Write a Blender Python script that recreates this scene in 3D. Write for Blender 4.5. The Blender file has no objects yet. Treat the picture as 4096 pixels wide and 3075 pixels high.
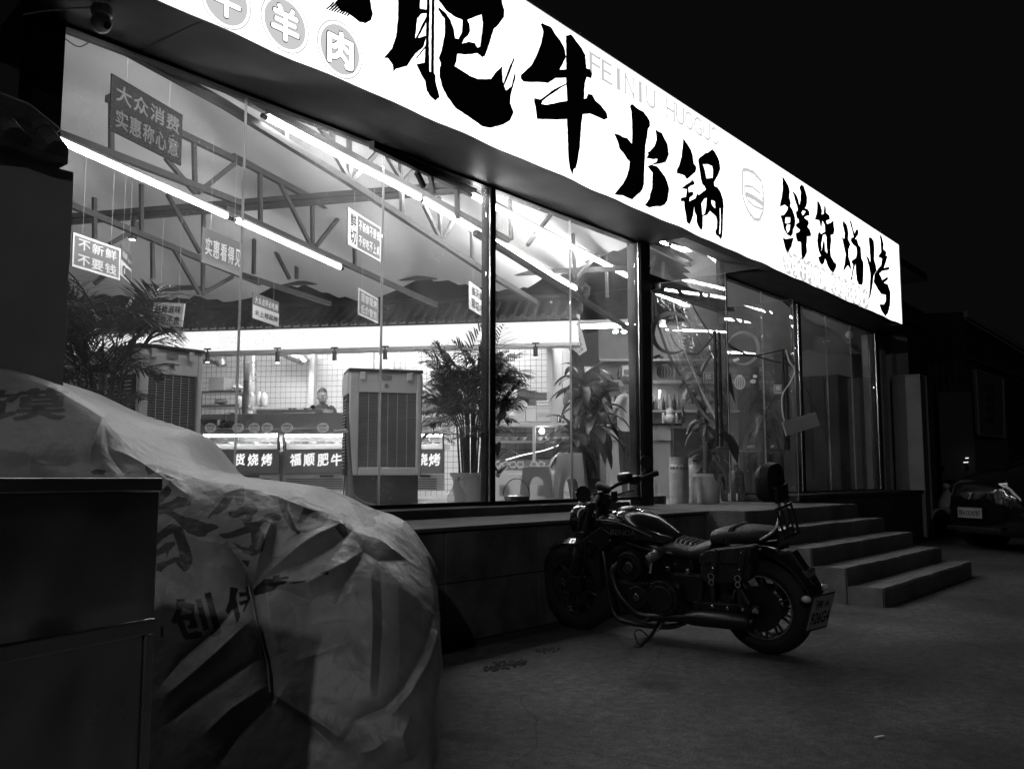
import bpy, bmesh, math, random
import numpy as np
from mathutils import Vector, Matrix, geometry, noise as mnoise
from mathutils.bvhtree import BVHTree
random.seed(7)
S = bpy.context.scene
COL = S.collection
# ------------------------------------------------------------------ camera
F = 3600.0
AZ = math.radians(39.3)
PT = math.atan((1907 - 1537.5) / F)
CAM = Vector((0, -5.39, 1.1))
FH = Vector((math.cos(AZ), math.sin(AZ), 0))
RT = Vector((math.sin(AZ), -math.cos(AZ), 0))
FW = FH * math.cos(PT) + Vector((0, 0, math.sin(PT)))
UP = RT.cross(FW)
cam = bpy.data.cameras.new('camera')
cam.sensor_width = 36.0
cam.lens = F / 4096 * 36
cam.clip_start = 0.05
cam.clip_end = 500
camo = bpy.data.objects.new('camera', cam)
COL.objects.link(camo)
camo.matrix_world = Matrix.Translation(CAM) @ Matrix((RT, UP, -FW)).transposed().to_4x4()
S.camera = camo
# ------------------------------------------------------------------ night sky, no sun
W = bpy.data.worlds.new('World')
S.world = W
W.use_nodes = True
nt = W.node_tree
bg = nt.nodes['Background']
bg.inputs[0].default_value = (1, 1, 1, 1)          # even glow of a city night
bg.inputs[1].default_value = 0.0028
S.view_settings.view_transform = 'Standard'
S.view_settings.look = 'None'
S.view_settings.exposure = 0.0
S.view_settings.gamma = 1.0
S.view_settings.use_curve_mapping = False
S.render.engine = 'CYCLES'
cy = S.cycles
cy.use_denoising = True
cy.max_bounces = 8
cy.diffuse_bounces = 3
cy.glossy_bounces = 4
cy.transmission_bounces = 6
cy.transparent_max_bounces = 24
cy.caustics_reflective = False
cy.caustics_refractive = False
cy.sample_clamp_indirect = 6.0
# ------------------------------------------------------------------ pixel helpers (photo is 4096 x 3075)
def ray(px, py):
    return RT * ((px - 2048) / F) + UP * ((1537.5 - py) / F) + FW
def hit(px, py, n, d):
    r = ray(px, py); n = Vector(n)
    return CAM + r * ((d - n.dot(CAM)) / n.dot(r))
def hx(px, py, v): return hit(px, py, (1, 0, 0), v)
def hy(px, py, v): return hit(px, py, (0, 1, 0), v)
def hz(px, py, v): return hit(px, py, (0, 0, 1), v)
def hd(px, py, D): return hit(px, py, FH, FH.dot(CAM) + D)
CT = math.radians(9.7)
NC = RT * math.sin(CT) + FH * math.cos(CT)      # depth normal of the hall inside
UC = RT * math.cos(CT) - FH * math.sin(CT)      # to the right along the counter
def hc(px, py, V): return hit(px, py, NC, NC.dot(CAM) + V)
def huv(u, v, z):                                # hall frame -> world
    p = CAM + UC * u + NC * v; p.z = z
    return p
def toh(p):
    q = p - CAM
    return q.dot(UC), q.dot(NC), p.z
ZV = Vector((0, 0, 1))
# ------------------------------------------------------------------ mesh builder
class MB:
    def __init__(s): s.v = []; s.f = []
    def add(s, vs, fs):
        n = len(s.v); s.v += [Vector(v) for v in vs]; s.f += [tuple(i + n for i in f) for f in fs]; return s
    def box(s, a, b, m=None):
        x0, y0, z0 = a; x1, y1, z1 = b
        vs = [Vector(v) for v in ((x0,y0,z0),(x1,y0,z0),(x1,y1,z0),(x0,y1,z0),(x0,y0,z1),(x1,y0,z1),(x1,y1,z1),(x0,y1,z1))]
        if m is not None: vs = [m @ v for v in vs]
        return s.add(vs, [(0,3,2,1),(4,5,6,7),(0,1,5,4),(1,2,6,5),(2,3,7,6),(3,0,4,7)])
    def bar(s, p, q, w, h, up=ZV):
        p = Vector(p); q = Vector(q); d = (q - p).normalized()
        x = d.cross(Vector(up))
        if x.length < 1e-4: x = d.cross(Vector((1, 0, 0)))
        x.normalize(); y = x.cross(d)
        vs = [e + x * (sx * w / 2) + y * (sy * h / 2) for e in (p, q) for sx, sy in ((-1,-1),(1,-1),(1,1),(-1,1))]
        return s.add(vs, [(0,1,2,3),(7,6,5,4),(0,4,5,1),(1,5,6,2),(2,6,7,3),(3,7,4,0)])
    def tube(s, pts, r, n=8, cap=True):
        pts = [Vector(p) for p in pts]
        rs = r if isinstance(r, (list, tuple)) else [r] * len(pts)
        base = len(s.v); ref = None
        for i, p in enumerate(pts):
            d = (pts[min(i + 1, len(pts) - 1)] - pts[max(i - 1, 0)])
            d = d.normalized() if d.length > 1e-9 else Vector((0, 0, 1))
            if ref is None: ref = Vector((0, 0, 1)) if abs(d.z) < .9 else Vector((1, 0, 0))
            x = d.cross(ref); x = x.normalized() if x.length > 1e-6 else d.orthogonal().normalized()
            y = d.cross(x); ref = -y if False else ref
            for k in range(n):
                a = 2 * math.pi * k / n
                s.v.append(p + (x * math.cos(a) + y * math.sin(a)) * rs[i])
        for i in range(len(pts) - 1):
            for k in range(n):
                a = base + i * n + k; b = base + i * n + (k + 1) % n
                s.f.append((a, a + n, b + n, b))
        if cap:
            s.f.append(tuple(base + k for k in range(n)))
            s.f.append(tuple(base + (len(pts) - 1) * n + k for k in reversed(range(n))))
        return s
    def lathe(s, prof, n=20, m=None, cap=True):      # prof: (radius, z)
        base = len(s.v)
        for r, z in prof:
            for k in range(n):
                a = 2 * math.pi * k / n
                v = Vector((r * math.cos(a), r * math.sin(a), z))
                s.v.append(m @ v if m is not None else v)
        for i in range(len(prof) - 1):
            for k in range(n):
                a = base + i * n + k; b = base + i * n + (k + 1) % n
                s.f.append((a, b, b + n, a + n))
        if cap:
            s.f.append(tuple(base + k for k in reversed(range(n))))
            s.f.append(tuple(base + (len(prof) - 1) * n + k for k in range(n)))
        return s
    def poly(s, loops, thick, to3, nrm):             # flat outline (list of loops) given thickness
        l3 = [[Vector((x, y, 0)) for x, y in l] for l in loops]
        tris = geometry.tessellate_polygon(l3)
        flat = [p for l in loops for p in l]
        P = [to3(x, y) for x, y in flat]; nrm = Vector(nrm)
        base = len(s.v); n = len(P)
        s.v += [Vector(p) + nrm * thick for p in P] + [Vector(p) for p in P]
        for t in tris:
            s.f.append(tuple(base + i for i in t)); s.f.append(tuple(base + n + i for i in reversed(t)))
        o = 0
        for l in loops:
            k = len(l)
            for i in range(k):
                a = o + i; b = o + (i + 1) % k
                s.f.append((base + a, base + b, base + n + b, base + n + a))
            o += k
        return s
    def grid(s, rows, wrap=False):
        base = len(s.v); h = len(rows); w = len(rows[0])
        for r in rows: s.v += [Vector(p) for p in r]
        for i in range(h - 1):
            for j in range(w if wrap else w - 1):
                a = base + i * w + j; b = base + i * w + (j + 1) % w
                s.f.append((a, b, b + w, a + w))
        return s
    def ell(s, c, r, m=None, nu=14, nv=9):
        prof = []
        rows = []
        for i in range(nv + 1):
            t = math.pi * i / nv
            row = []
            for k in range(nu):
                a = 2 * math.pi * k / nu
                v = Vector((r[0] * math.sin(t) * math.cos(a), r[1] * math.sin(t) * math.sin(a), -r[2] * math.cos(t)))
                if m is not None: v = m @ v
                row.append(v + Vector(c))
            rows.append(row)
        return s.grid(rows, True)
    def build(s, name, mat, parent=None, smooth=False, bevel=0.0, local=False, fix=True):
        me = bpy.data.meshes.new(name)
        me.from_pydata([tuple(v) for v in s.v], [], s.f)
        if fix:
            b = bmesh.new(); b.from_mesh(me)
            bmesh.ops.recalc_face_normals(b, faces=b.faces)
            b.to_mesh(me); b.free()
        me.update()
        if smooth:
            me.polygons.foreach_set('use_smooth', [True] * len(me.polygons))
            try: me.set_sharp_from_angle(angle=math.radians(38))
            except Exception: pass
        o = bpy.data.objects.new(name, me)
        COL.objects.link(o)
        if mat is not None: me.materials.append(mat)
        if bevel:
            md = o.modifiers.new('bevel', 'BEVEL'); md.width = bevel; md.segments = 2; md.limit_method = 'ANGLE'
        if parent is not None: adopt(o, parent, local)
        return o
def adopt(o, parent, local=False):
    o.parent = parent
    if not local:
        m = Matrix.Identity(4); p = parent
        while p is not None:
            m = p.matrix_parent_inverse.inverted_safe() if False else m
            p = p.parent
        o.matrix_parent_inverse = wm(parent).inverted_safe()
def wm(o):
    m = Matrix.LocRotScale(o.location, o.rotation_euler, o.scale)
    if o.parent is None: return m
    return wm(o.parent) @ o.matrix_parent_inverse @ m
def tag(o, label=None, cat=None, group=None, kind=None):
    if label: o['label'] = label
    if cat: o['category'] = cat
    if group: o['group'] = group
    if kind: o['kind'] = kind
    return o
def thing(name, label, cat, loc=(0, 0, 0), group=None, rot=(0, 0, 0)):
    o = bpy.data.objects.new(name, None)
    o.empty_display_size = .1
    COL.objects.link(o); o.location = loc; o.rotation_euler = rot
    return tag(o, label, cat, group)
def struct(o): o['kind'] = 'structure'; return o
def clone(o, parent=None):
    c = o.copy(); COL.objects.link(c)
    if parent is not None: c.parent = parent
    for ch in list(o.children): clone(ch, c)
    return c
# ------------------------------------------------------------------ materials (a black and white world)
MATS = {}
def mat(name, v, rough=.6, metal=0.0, var=.15, scale=6.0, bump=0.0, bscale=None, spec=.5, coat=0.0, stain=0.0, stscale=1.2, detail=6.0):
    if name in MATS: return MATS[name]
    m = bpy.data.materials.new(name); m.use_nodes = True
    n = m.node_tree; b = n.nodes['Principled BSDF']; L = n.links.new
    b.inputs['Roughness'].default_value = rough
    b.inputs['Metallic'].default_value = metal
    b.inputs['Specular IOR Level'].default_value = spec
    b.inputs['Coat Weight'].default_value = coat
    b.inputs['Coat Roughness'].default_value = .05
    tc = n.nodes.new('ShaderNodeTexCoord')
    tx = n.nodes.new('ShaderNodeTexNoise'); tx.inputs['Scale'].default_value = scale; tx.inputs['Detail'].default_value = detail
    L(tc.outputs['Object'], tx.inputs['Vector'])
    mr = n.nodes.new('ShaderNodeMapRange')
    mr.inputs[1].default_value = .25; mr.inputs[2].default_value = .75
    mr.inputs[3].default_value = v * (1 - var); mr.inputs[4].default_value = min(.95, v * (1 + var))
    L(tx.outputs[0], mr.inputs[0])
    out = mr.outputs[0]
    if stain:
        t2 = n.nodes.new('ShaderNodeTexNoise'); t2.inputs['Scale'].default_value = stscale; t2.inputs['Detail'].default_value = 8; t2.inputs['Roughness'].default_value = .65
        L(tc.outputs['Object'], t2.inputs['Vector'])
        r2 = n.nodes.new('ShaderNodeMapRange'); r2.inputs[1].default_value = .42; r2.inputs[2].default_value = .62
        r2.inputs[3].default_value = 1 - stain; r2.inputs[4].default_value = 1.0
        L(t2.outputs[0], r2.inputs[0])
        mu = n.nodes.new('ShaderNodeMath'); mu.operation = 'MULTIPLY'
        L(out, mu.inputs[0]); L(r2.outputs[0], mu.inputs[1]); out = mu.outputs[0]
    cb = n.nodes.new('ShaderNodeCombineColor')
    for i in range(3): L(out, cb.inputs[i])
    L(cb.outputs[0], b.inputs['Base Color'])
    if rough > .12:
        rr = n.nodes.new('ShaderNodeMapRange'); rr.inputs[1].default_value = .3; rr.inputs[2].default_value = .7
        rr.inputs[3].default_value = rough * .85; rr.inputs[4].default_value = min(1, rough * 1.15)
        L(tx.outputs[0], rr.inputs[0]); L(rr.outputs[0], b.inputs['Roughness'])
    if bump:
        t3 = n.nodes.new('ShaderNodeTexNoise'); t3.inputs['Scale'].default_value = bscale or scale * 4; t3.inputs['Detail'].default_value = 8
        L(tc.outputs['Object'], t3.inputs['Vector'])
        bp = n.nodes.new('ShaderNodeBump'); bp.inputs['Strength'].default_value = bump; bp.inputs['Distance'].default_value = .02
        L(t3.outputs[0], bp.inputs['Height']); L(bp.outputs[0], b.inputs['Normal'])
    MATS[name] = m
    return m
def emit(name, s, v=1.0):
    if name in MATS: return MATS[name]
    m = bpy.data.materials.new(name); m.use_nodes = True
    n = m.node_tree; n.nodes.clear()
    e = n.nodes.new('ShaderNodeEmission'); o = n.nodes.new('ShaderNodeOutputMaterial')
    e.inputs[0].default_value = (v, v, v, 1); e.inputs[1].default_value = s
    n.links.new(e.outputs[0], o.inputs[0]); MATS[name] = m
    return m
def glassmat(name, tint=.94, refl=1.0, dust=.05, rough=0.0, wob=0.0):
    if name in MATS: return MATS[name]
    m = bpy.data.materials.new(name); m.use_nodes = True
    n = m.node_tree; n.nodes.clear(); L = n.links.new
    o = n.nodes.new('ShaderNodeOutputMaterial')
    tr = n.nodes.new('ShaderNodeBsdfTransparent'); tr.inputs[0].default_value = (tint, tint, tint, 1)
    gl = n.nodes.new('ShaderNodeBsdfGlossy'); gl.inputs['Roughness'].default_value = rough
    gl.inputs[0].default_value = (refl, refl, refl, 1)
    lw = n.nodes.new('ShaderNodeLayerWeight'); lw.inputs[0].default_value = .5
    pw = n.nodes.new('ShaderNodeMath'); pw.operation = 'POWER'; pw.inputs[1].default_value = 5
    L(lw.outputs['Facing'], pw.inputs[0])
    ma = n.nodes.new('ShaderNodeMath'); ma.operation = 'MULTIPLY_ADD'; ma.inputs[1].default_value = .9; ma.inputs[2].default_value = .045
    L(pw.outputs[0], ma.inputs[0])
    mx = n.nodes.new('ShaderNodeMixShader')
    L(ma.outputs[0], mx.inputs[0]); L(tr.outputs[0], mx.inputs[1]); L(gl.outputs[0], mx.inputs[2])
    tc = n.nodes.new('ShaderNodeTexCoord')
    if wob:
        t3 = n.nodes.new('ShaderNodeTexNoise'); t3.inputs['Scale'].default_value = 9
        L(tc.outputs['Object'], t3.inputs['Vector'])
        bp = n.nodes.new('ShaderNodeBump'); bp.inputs['Strength'].default_value = wob; bp.inputs['Distance'].default_value = .05
        L(t3.outputs[0], bp.inputs['Height']); L(bp.outputs[0], gl.inputs['Normal']); L(bp.outputs[0], lw.inputs['Normal'])
    res = mx.outputs[0]
    if dust:
        di = n.nodes.new('ShaderNodeBsdfTranslucent'); di.inputs[0].default_value = (.8, .8, .8, 1)
        df = n.nodes.new('ShaderNodeBsdfDiffuse'); df.inputs[0].default_value = (.6, .6, .6, 1)
        ad = n.nodes.new('ShaderNodeMixShader'); ad.inputs[0].default_value = .3
        L(di.outputs[0], ad.inputs[1]); L(df.outputs[0], ad.inputs[2])
        vo = n.nodes.new('ShaderNodeTexVoronoi'); vo.inputs['Scale'].default_value = 34
        vo.inputs['Randomness'].default_value = 1
        L(tc.outputs['Object'], vo.inputs['Vector'])
        r1 = n.nodes.new('ShaderNodeMapRange'); r1.inputs[1].default_value = .05; r1.inputs[2].default_value = .13
        r1.inputs[3].default_value = .8; r1.inputs[4].default_value = 0
        L(vo.outputs['Distance'], r1.inputs[0])
        nz = n.nodes.new('ShaderNodeTexNoise'); nz.inputs['Scale'].default_value = 1.7; nz.inputs['Detail'].default_value = 7
        L(tc.outputs['Object'], nz.inputs['Vector'])
        r2 = n.nodes.new('ShaderNodeMapRange'); r2.inputs[1].default_value = .5; r2.inputs[2].default_value = .68
        r2.inputs[3].default_value = 0; r2.inputs[4].default_value = 1
        L(nz.outputs[0], r2.inputs[0])
        mu = n.nodes.new('ShaderNodeMath'); mu.operation = 'MULTIPLY'; L(r1.outputs[0], mu.inputs[0]); L(r2.outputs[0], mu.inputs[1])
        r3 = n.nodes.new('ShaderNodeMapRange'); r3.inputs[1].default_value = .35; r3.inputs[2].default_value = .8
        r3.inputs[3].default_value = dust * .25; r3.inputs[4].default_value = dust * 1.6
        L(nz.outputs[0], r3.inputs[0])
        sm = n.nodes.new('ShaderNodeMath'); sm.operation = 'ADD'; sm.use_clamp = True
        L(mu.outputs[0], sm.inputs[0]); L(r3.outputs[0], sm.inputs[1])
        m2 = n.nodes.new('ShaderNodeMixShader')
        L(sm.outputs[0], m2.inputs[0]); L(res, m2.inputs[1]); L(ad.outputs[0], m2.inputs[2]); res = m2.outputs[0]
    L(res, o.inputs[0]); MATS[name] = m
    return m
# ------------------------------------------------------------------ lettering
_TX = {}
def glyphs(txt, bold=0.0):
    k = (txt, bold)
    if k in _TX: return _TX[k]
    cu = bpy.data.curves.new('t', 'FONT'); cu.body = txt; cu.align_x = 'CENTER'; cu.resolution_u = 3
    cu.offset = bold
    ob = bpy.data.objects.new('t', cu); COL.objects.link(ob)
    dg = bpy.context.evaluated_depsgraph_get()
    me = bpy.data.meshes.new_from_object(ob.evaluated_get(dg))
    vs = [Vector(v.co) for v in me.vertices]; fs = [tuple(p.vertices) for p in me.polygons]
    bpy.data.objects.remove(ob); bpy.data.curves.remove(cu); bpy.data.meshes.remove(me)
    if vs:
        x0 = min(v.x for v in vs); x1 = max(v.x for v in vs); y0 = min(v.y for v in vs); y1 = max(v.y for v in vs)
    else: x0 = x1 = y0 = y1 = 0
    _TX[k] = (vs, fs, x0, x1, y0, y1)
    return _TX[k]
def write(mb, txt, c, xa, ya, w, h, bold=0.0, th=0.0):
    """fit txt in a w x h rectangle centred on c with axes xa, ya; a thin raised film if th > 0"""
    fat = bold; vs, fs, x0, x1, y0, y1 = glyphs(txt, min(bold, 0))
    if not vs: return mb
    c = Vector(c); xa = Vector(xa).normalized(); ya = Vector(ya).normalized(); nn = xa.cross(ya)
    sx = w / max(1e-6, x1 - x0); sy = h / max(1e-6, y1 - y0)
    offs = [(0, 0)] if fat < .006 else [(fat * math.cos(a), fat * math.sin(a)) for a in [2 * math.pi * k / 6 + .3 for k in range(6)]] + [(0, 0)]
    for i, (ox, oy) in enumerate(offs):
        mb.add([c + xa * ((v.x - (x0 + x1) / 2 + ox) * sx) + ya * ((v.y - (y0 + y1) / 2 + oy) * sy) + nn * (th + i * .0003) for v in vs], fs)
    return mb
def write_row(mb, txt, c, xa, ya, w, h, bold=.012, th=0.0, fill=.84):
    """one cell per character"""
    n = len(txt); xa = Vector(xa).normalized()
    for i, ch in enumerate(txt):
        if ch == ' ': continue
        cc = Vector(c) + xa * (w * ((i + .5) / n - .5))
        write(mb, ch, cc, xa, ya, w / n * fill, h, bold, th)
    return mb
# common materials
M_black = mat('black_paint', .012, .45, var=.2)
M_frame = mat('dark_frame', .012, .5, metal=.0, var=.2, spec=.3)
M_steel = mat('stainless', .55, .22, metal=1, var=.08, scale=3)
M_steel_dull = mat('galvanised', .32, .45, metal=.6, var=.15, scale=4)
M_chrome = mat('chrome', .75, .08, metal=1, var=.03)
M_white = mat('white_plastic', .72, .35, var=.05)
M_ink = mat('sign_ink', .004, .7, var=.1)
M_conc = mat('concrete', .2, .85, var=.22, scale=3, bump=.35, bscale=28, stain=.35, stscale=1.6)
M_concd = mat('concrete_dark', .1, .85, var=.3, scale=2.5, bump=.3, bscale=20, stain=.55, stscale=1.1)
M_plaster = mat('plaster', .3, .9, var=.12, scale=2, bump=.12, bscale=14, stain=.18)
M_glass = glassmat('window_glass', .95, 1, .05)
M_glass2 = glassmat('door_glass', .93, 1, .02)
M_glass3 = glassmat('case_glass', .96, 1, .012)
M_tube = emit('fluorescent', 78)
# ================================================================== ground
def ground_mat():
    m = mat('yard_concrete', .098, .85, var=.35, scale=14, bump=.5, bscale=85, stain=.55, stscale=.7, detail=12)
    n = m.node_tree; b = n.nodes['Principled BSDF']; L = n.links.new
    tc = n.nodes.new('ShaderNodeTexCoord')
    src = b.inputs['Base Color'].links[0].from_socket
    # hairline cracks, warped cell borders
    nz = n.nodes.new('ShaderNodeTexNoise'); nz.inputs['Scale'].default_value = 2.2; nz.inputs['Detail'].default_value = 6
    L(tc.outputs['Object'], nz.inputs['Vector'])
    mixv = n.nodes.new('ShaderNodeMix'); mixv.data_type = 'VECTOR'; mixv.inputs[0].default_value = .16
    L(tc.outputs['Object'], mixv.inputs[4]); L(nz.outputs['Color'], mixv.inputs[5])
    vo = n.nodes.new('ShaderNodeTexVoronoi'); vo.feature = 'DISTANCE_TO_EDGE'; vo.inputs['Scale'].default_value = .55
    L(mixv.outputs[1], vo.inputs['Vector'])
    r = n.nodes.new('ShaderNodeMapRange'); r.inputs[1].default_value = .0; r.inputs[2].default_value = .0035
    r.inputs[3].default_value = .45; r.inputs[4].default_value = 1
    L(vo.outputs[0], r.inputs[0])
    # fine aggregate
    ag = n.nodes.new('ShaderNodeTexNoise'); ag.inputs['Scale'].default_value = 75; ag.inputs['Detail'].default_value = 8; ag.inputs['Roughness'].default_value = .75
    L(tc.outputs['Object'], ag.inputs['Vector'])
    r2 = n.nodes.new('ShaderNodeMapRange'); r2.inputs[1].default_value = .3; r2.inputs[2].default_value = .7; r2.inputs[3].default_value = .35; r2.inputs[4].default_value = 1.6
    L(ag.outputs[0], r2.inputs[0])
    # oil drips
    oi = n.nodes.new('ShaderNodeTexNoise'); oi.inputs['Scale'].default_value = 1.3; oi.inputs['Detail'].default_value = 3
    L(tc.outputs['Object'], oi.inputs['Vector'])
    r3 = n.nodes.new('ShaderNodeMapRange'); r3.inputs[1].default_value = .66; r3.inputs[2].default_value = .74; r3.inputs[3].default_value = 1; r3.inputs[4].default_value = .35
    L(oi.outputs[0], r3.inputs[0])
    mo = n.nodes.new('ShaderNodeTexNoise'); mo.inputs['Scale'].default_value = 16; mo.inputs['Detail'].default_value = 12; mo.inputs['Roughness'].default_value = .7
    L(tc.outputs['Object'], mo.inputs['Vector'])
    r4 = n.nodes.new('ShaderNodeMapRange'); r4.inputs[1].default_value = .35; r4.inputs[2].default_value = .65; r4.inputs[3].default_value = .55; r4.inputs[4].default_value = 1.4
    L(mo.outputs[0], r4.inputs[0])
    cur = src
    for q in (r, r2, r3, r4):
        mx = n.nodes.new('ShaderNodeMix'); mx.data_type = 'RGBA'; mx.blend_type = 'MULTIPLY'; mx.inputs[0].default_value = 1
        L(cur, mx.inputs[6]); L(q.outputs[0], mx.inputs[7]); cur = mx.outputs[2]
    L(cur, b.inputs['Base Color'])
    return m
g = MB(); n = 40
rows = []
for i in range(n + 1):
    row = []
    for j in range(n + 1):
        x = -60 + 160 * (j / n); y = -80 + 150 * (i / n)
        row.append((x, y, 0))
    rows.append(row)
g.grid(rows)
struct(g.build('ground', ground_mat()))
# ================================================================== restaurant shell
bld = thing('restaurant_building', 'low glass-fronted restaurant building with dark frames under a glowing sign', 'building', (9, 0, 0))
ZS, ZT = .875, 3.80              # sill and head of the glass
Z_F = .78                        # floor inside
# base wall core and ledge
b = MB(); b.box((-3, -1.27, -.3), (7.985, -.02, .745)); b.build('base_wall', M_concd, bld)
b = MB(); b.box((-3, -1.315, .748), (7.98, -.40, .775)); b.build('ledge', mat('ledge_concrete', .1, .85, var=.2, scale=5, bump=.3, bscale=40, stain=.3), bld, bevel=.006)
b = MB(); b.box((-3, -.42, .60), (7.985, .1, .845)); b.build('kerb', M_concd, bld)
M_slab = mat('slab_stone', .16, .6, var=.35, scale=2.3, bump=.15, bscale=18, stain=.6, stscale=1.5)
x = -2.6; k = 0
while x < 7.9:
    for z0, z1 in ((.02, .405), (.412, .738)):
        xx = x
        w = min(.985, 7.97 - x)
        if w > .05:
            d = random.uniform(-.004, .004)
            b = MB(); b.box((xx, -1.288 + d, z0), (xx + w - .007, -1.262, z1)); b.build('stone_slab', M_slab, bld, bevel=.003)
    x += .99
# right hand base
b = MB(); b.box((11.13, -.62, -.2), (17.9, -.02, .80)); b.build('base_wall', M_concd, bld)
b = MB(); b.box((11.12, -.66, .802), (17.95, .1, .86)); b.build('ledge', M_concd, bld, bevel=.006)
# sill bars and frame
for x0, x1 in ((2.2, 8.83), (11.1, 17.32)):
    b = MB(); b.box((x0, -.06, .848), (x1, .06, ZS + .005)); b.build('sill_frame', M_frame, bld, bevel=.004)
    b = MB(); b.box((x0, -.05, ZT - .01), (x1, .05, ZT + .05)); b.build('head_frame', M_frame, bld)
posts = [(2.0, 2.285, -.08, .07, 4.0), (6.205, 6.29, -.05, .06, 3.85), (8.825, 9.035, -.09, .1, 4.05), (11.02, 11.12, -.05, .06, 4.05),
         (13.56, 13.68, -.06, .06, 3.85), (17.30, 17.46, -.08, .08, 3.9)]
for x0, x1, y0, y1, zt in posts:
    b = MB(); b.box((x0, y0, .78 if x0 > 8 and x0 < 11.2 else .85), (x1, y1, zt)); b.build('post', M_frame, bld, bevel=.006)
# bright metal beads on the posts
for xx in (6.20, 8.815, 13.55, 17.29):
    b = MB(); b.box((xx - .012, -.066, .88), (xx + .004, -.052, 3.79)); b.build('bead', M_steel, bld)
panes = [(2.287, 3.582), (3.592, 4.906), (4.916, 6.203), (6.292, 7.540), (7.550, 8.823), (11.122, 12.33), (12.34, 13.557), (13.682, 14.9), (14.91, 16.1), (16.11, 17.297)]
for x0, x1 in panes:
    b = MB(); b.box((x0, -.005, ZS + .006), (x1, .005, ZT - .012)); b.build('glass_pane', M_glass, bld)
M_seam = glassmat('silicone_seam', .9, 1, 1.2)
for xx in (3.587, 4.911, 7.545, 12.335, 14.905, 16.105):
    b = MB(); b.box((xx - .0048, -.009, ZS + .006), (xx + .0048, .009, ZT - .012)); b.build('glass_seam', M_seam, bld)
# door bay: transom bar, light above it, recessed soffit
b = MB(); b.box((9.037, -.07, 3.31), (11.018, .07, 3.47)); b.build('transom', M_frame, bld, bevel=.005)
b = MB(); b.box((9.037, -.005, 3.472), (11.018, .005, 3.975)); b.build('glass_pane', M_glass, bld)
M_soff = mat('soffit_metal', .009, .6, metal=.0, var=.15, scale=1.5, bump=.1, bscale=2.5)
seams = [-1.5, 0.6, 2.75, 4.85, 6.95, 8.83]
def soffit(x0, x1, za, zb):
    rows = []
    nx = max(3, int((x1 - x0) / .12))
    for iy in range(9):
        t = iy / 8; row = []
        for ix in range(nx + 1):
            xx = x0 + (x1 - x0) * ix / nx
            e = math.sin(math.pi * ix / nx)
            w = .006 * math.sin(xx * 5.1) * math.sin(xx * 1.7 + 1) * (1 - t) * e + .006 * mnoise.noise((xx * 2, t * 3, za)) * e
            row.append((xx, -.812 + .792 * t, za + (zb - za) * t + w))
        rows.append(row)
    b = MB(); b.grid(rows); b.build('soffit_panel', M_soff, bld, smooth=True)
for a, c in zip(seams[:-1], seams[1:]): soffit(a + .004, c - .004, 3.765, 3.812)
soffit(9.04, 11.02, 3.78, 3.99)
for a, c in ((11.03, 13.1), (13.1, 15.2), (15.2, 16.9), (16.9, 17.9)): soffit(a + .004, c - .004, 3.765, 3.812)
for xa, xb in ((8.835, 9.034), (11.022, 11.1)):
    b = MB(); b.box((xa, -.79, 3.82), (xb, -.02, 4.1)); b.build('soffit_cheek', M_frame, bld)
b = MB(); b.box((-5.4, -.795, 4.12), (17.9, -.02, 4.2)); b.build('soffit_back', M_black, bld)
for xa, xb in ((-5.4, 8.83), (11.11, 17.9)):
    b = MB(); b.box((xa, -.795, 3.84), (xb, -.03, 3.9)); b.build('soffit_back', M_black, bld)
# roof slab and inner walls
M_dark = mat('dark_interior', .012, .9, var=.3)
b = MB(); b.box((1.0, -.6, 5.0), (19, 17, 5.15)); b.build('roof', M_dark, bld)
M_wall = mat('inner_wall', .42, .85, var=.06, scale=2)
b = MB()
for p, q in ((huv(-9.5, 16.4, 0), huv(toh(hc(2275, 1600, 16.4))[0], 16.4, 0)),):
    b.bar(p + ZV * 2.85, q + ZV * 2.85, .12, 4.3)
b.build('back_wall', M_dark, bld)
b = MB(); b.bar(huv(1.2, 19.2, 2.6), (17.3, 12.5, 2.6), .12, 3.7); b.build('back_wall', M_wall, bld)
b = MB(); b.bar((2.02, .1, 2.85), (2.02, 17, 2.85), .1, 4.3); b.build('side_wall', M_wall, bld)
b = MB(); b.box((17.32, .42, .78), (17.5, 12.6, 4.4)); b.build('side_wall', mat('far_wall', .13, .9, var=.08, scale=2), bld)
# floor inside
f = MB(); f.box((2.0, -.02, .5), (17.4, 16.8, Z_F)); struct(f.build('floor', mat('floor_tile', .5, .35, var=.15, scale=2, stain=.2)))
# end pillar and wing to the right of the glass
M_pil = mat('pillar_plaster', .5, .9, var=.1, scale=3, bump=.15, bscale=18, stain=.22, stscale=1.3)
b = MB(); b.box((17.48, -.10, .862), (17.78, .25, 3.8)); b.build('end_pillar', M_pil, bld, bevel=.01)
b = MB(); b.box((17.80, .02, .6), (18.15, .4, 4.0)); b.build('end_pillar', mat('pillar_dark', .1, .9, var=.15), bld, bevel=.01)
b = MB(); b.box((18.2, -.08, -.1), (18.75, .5, 3.9)); b.build('end_wall', M_pil, bld, bevel=.012)
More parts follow.
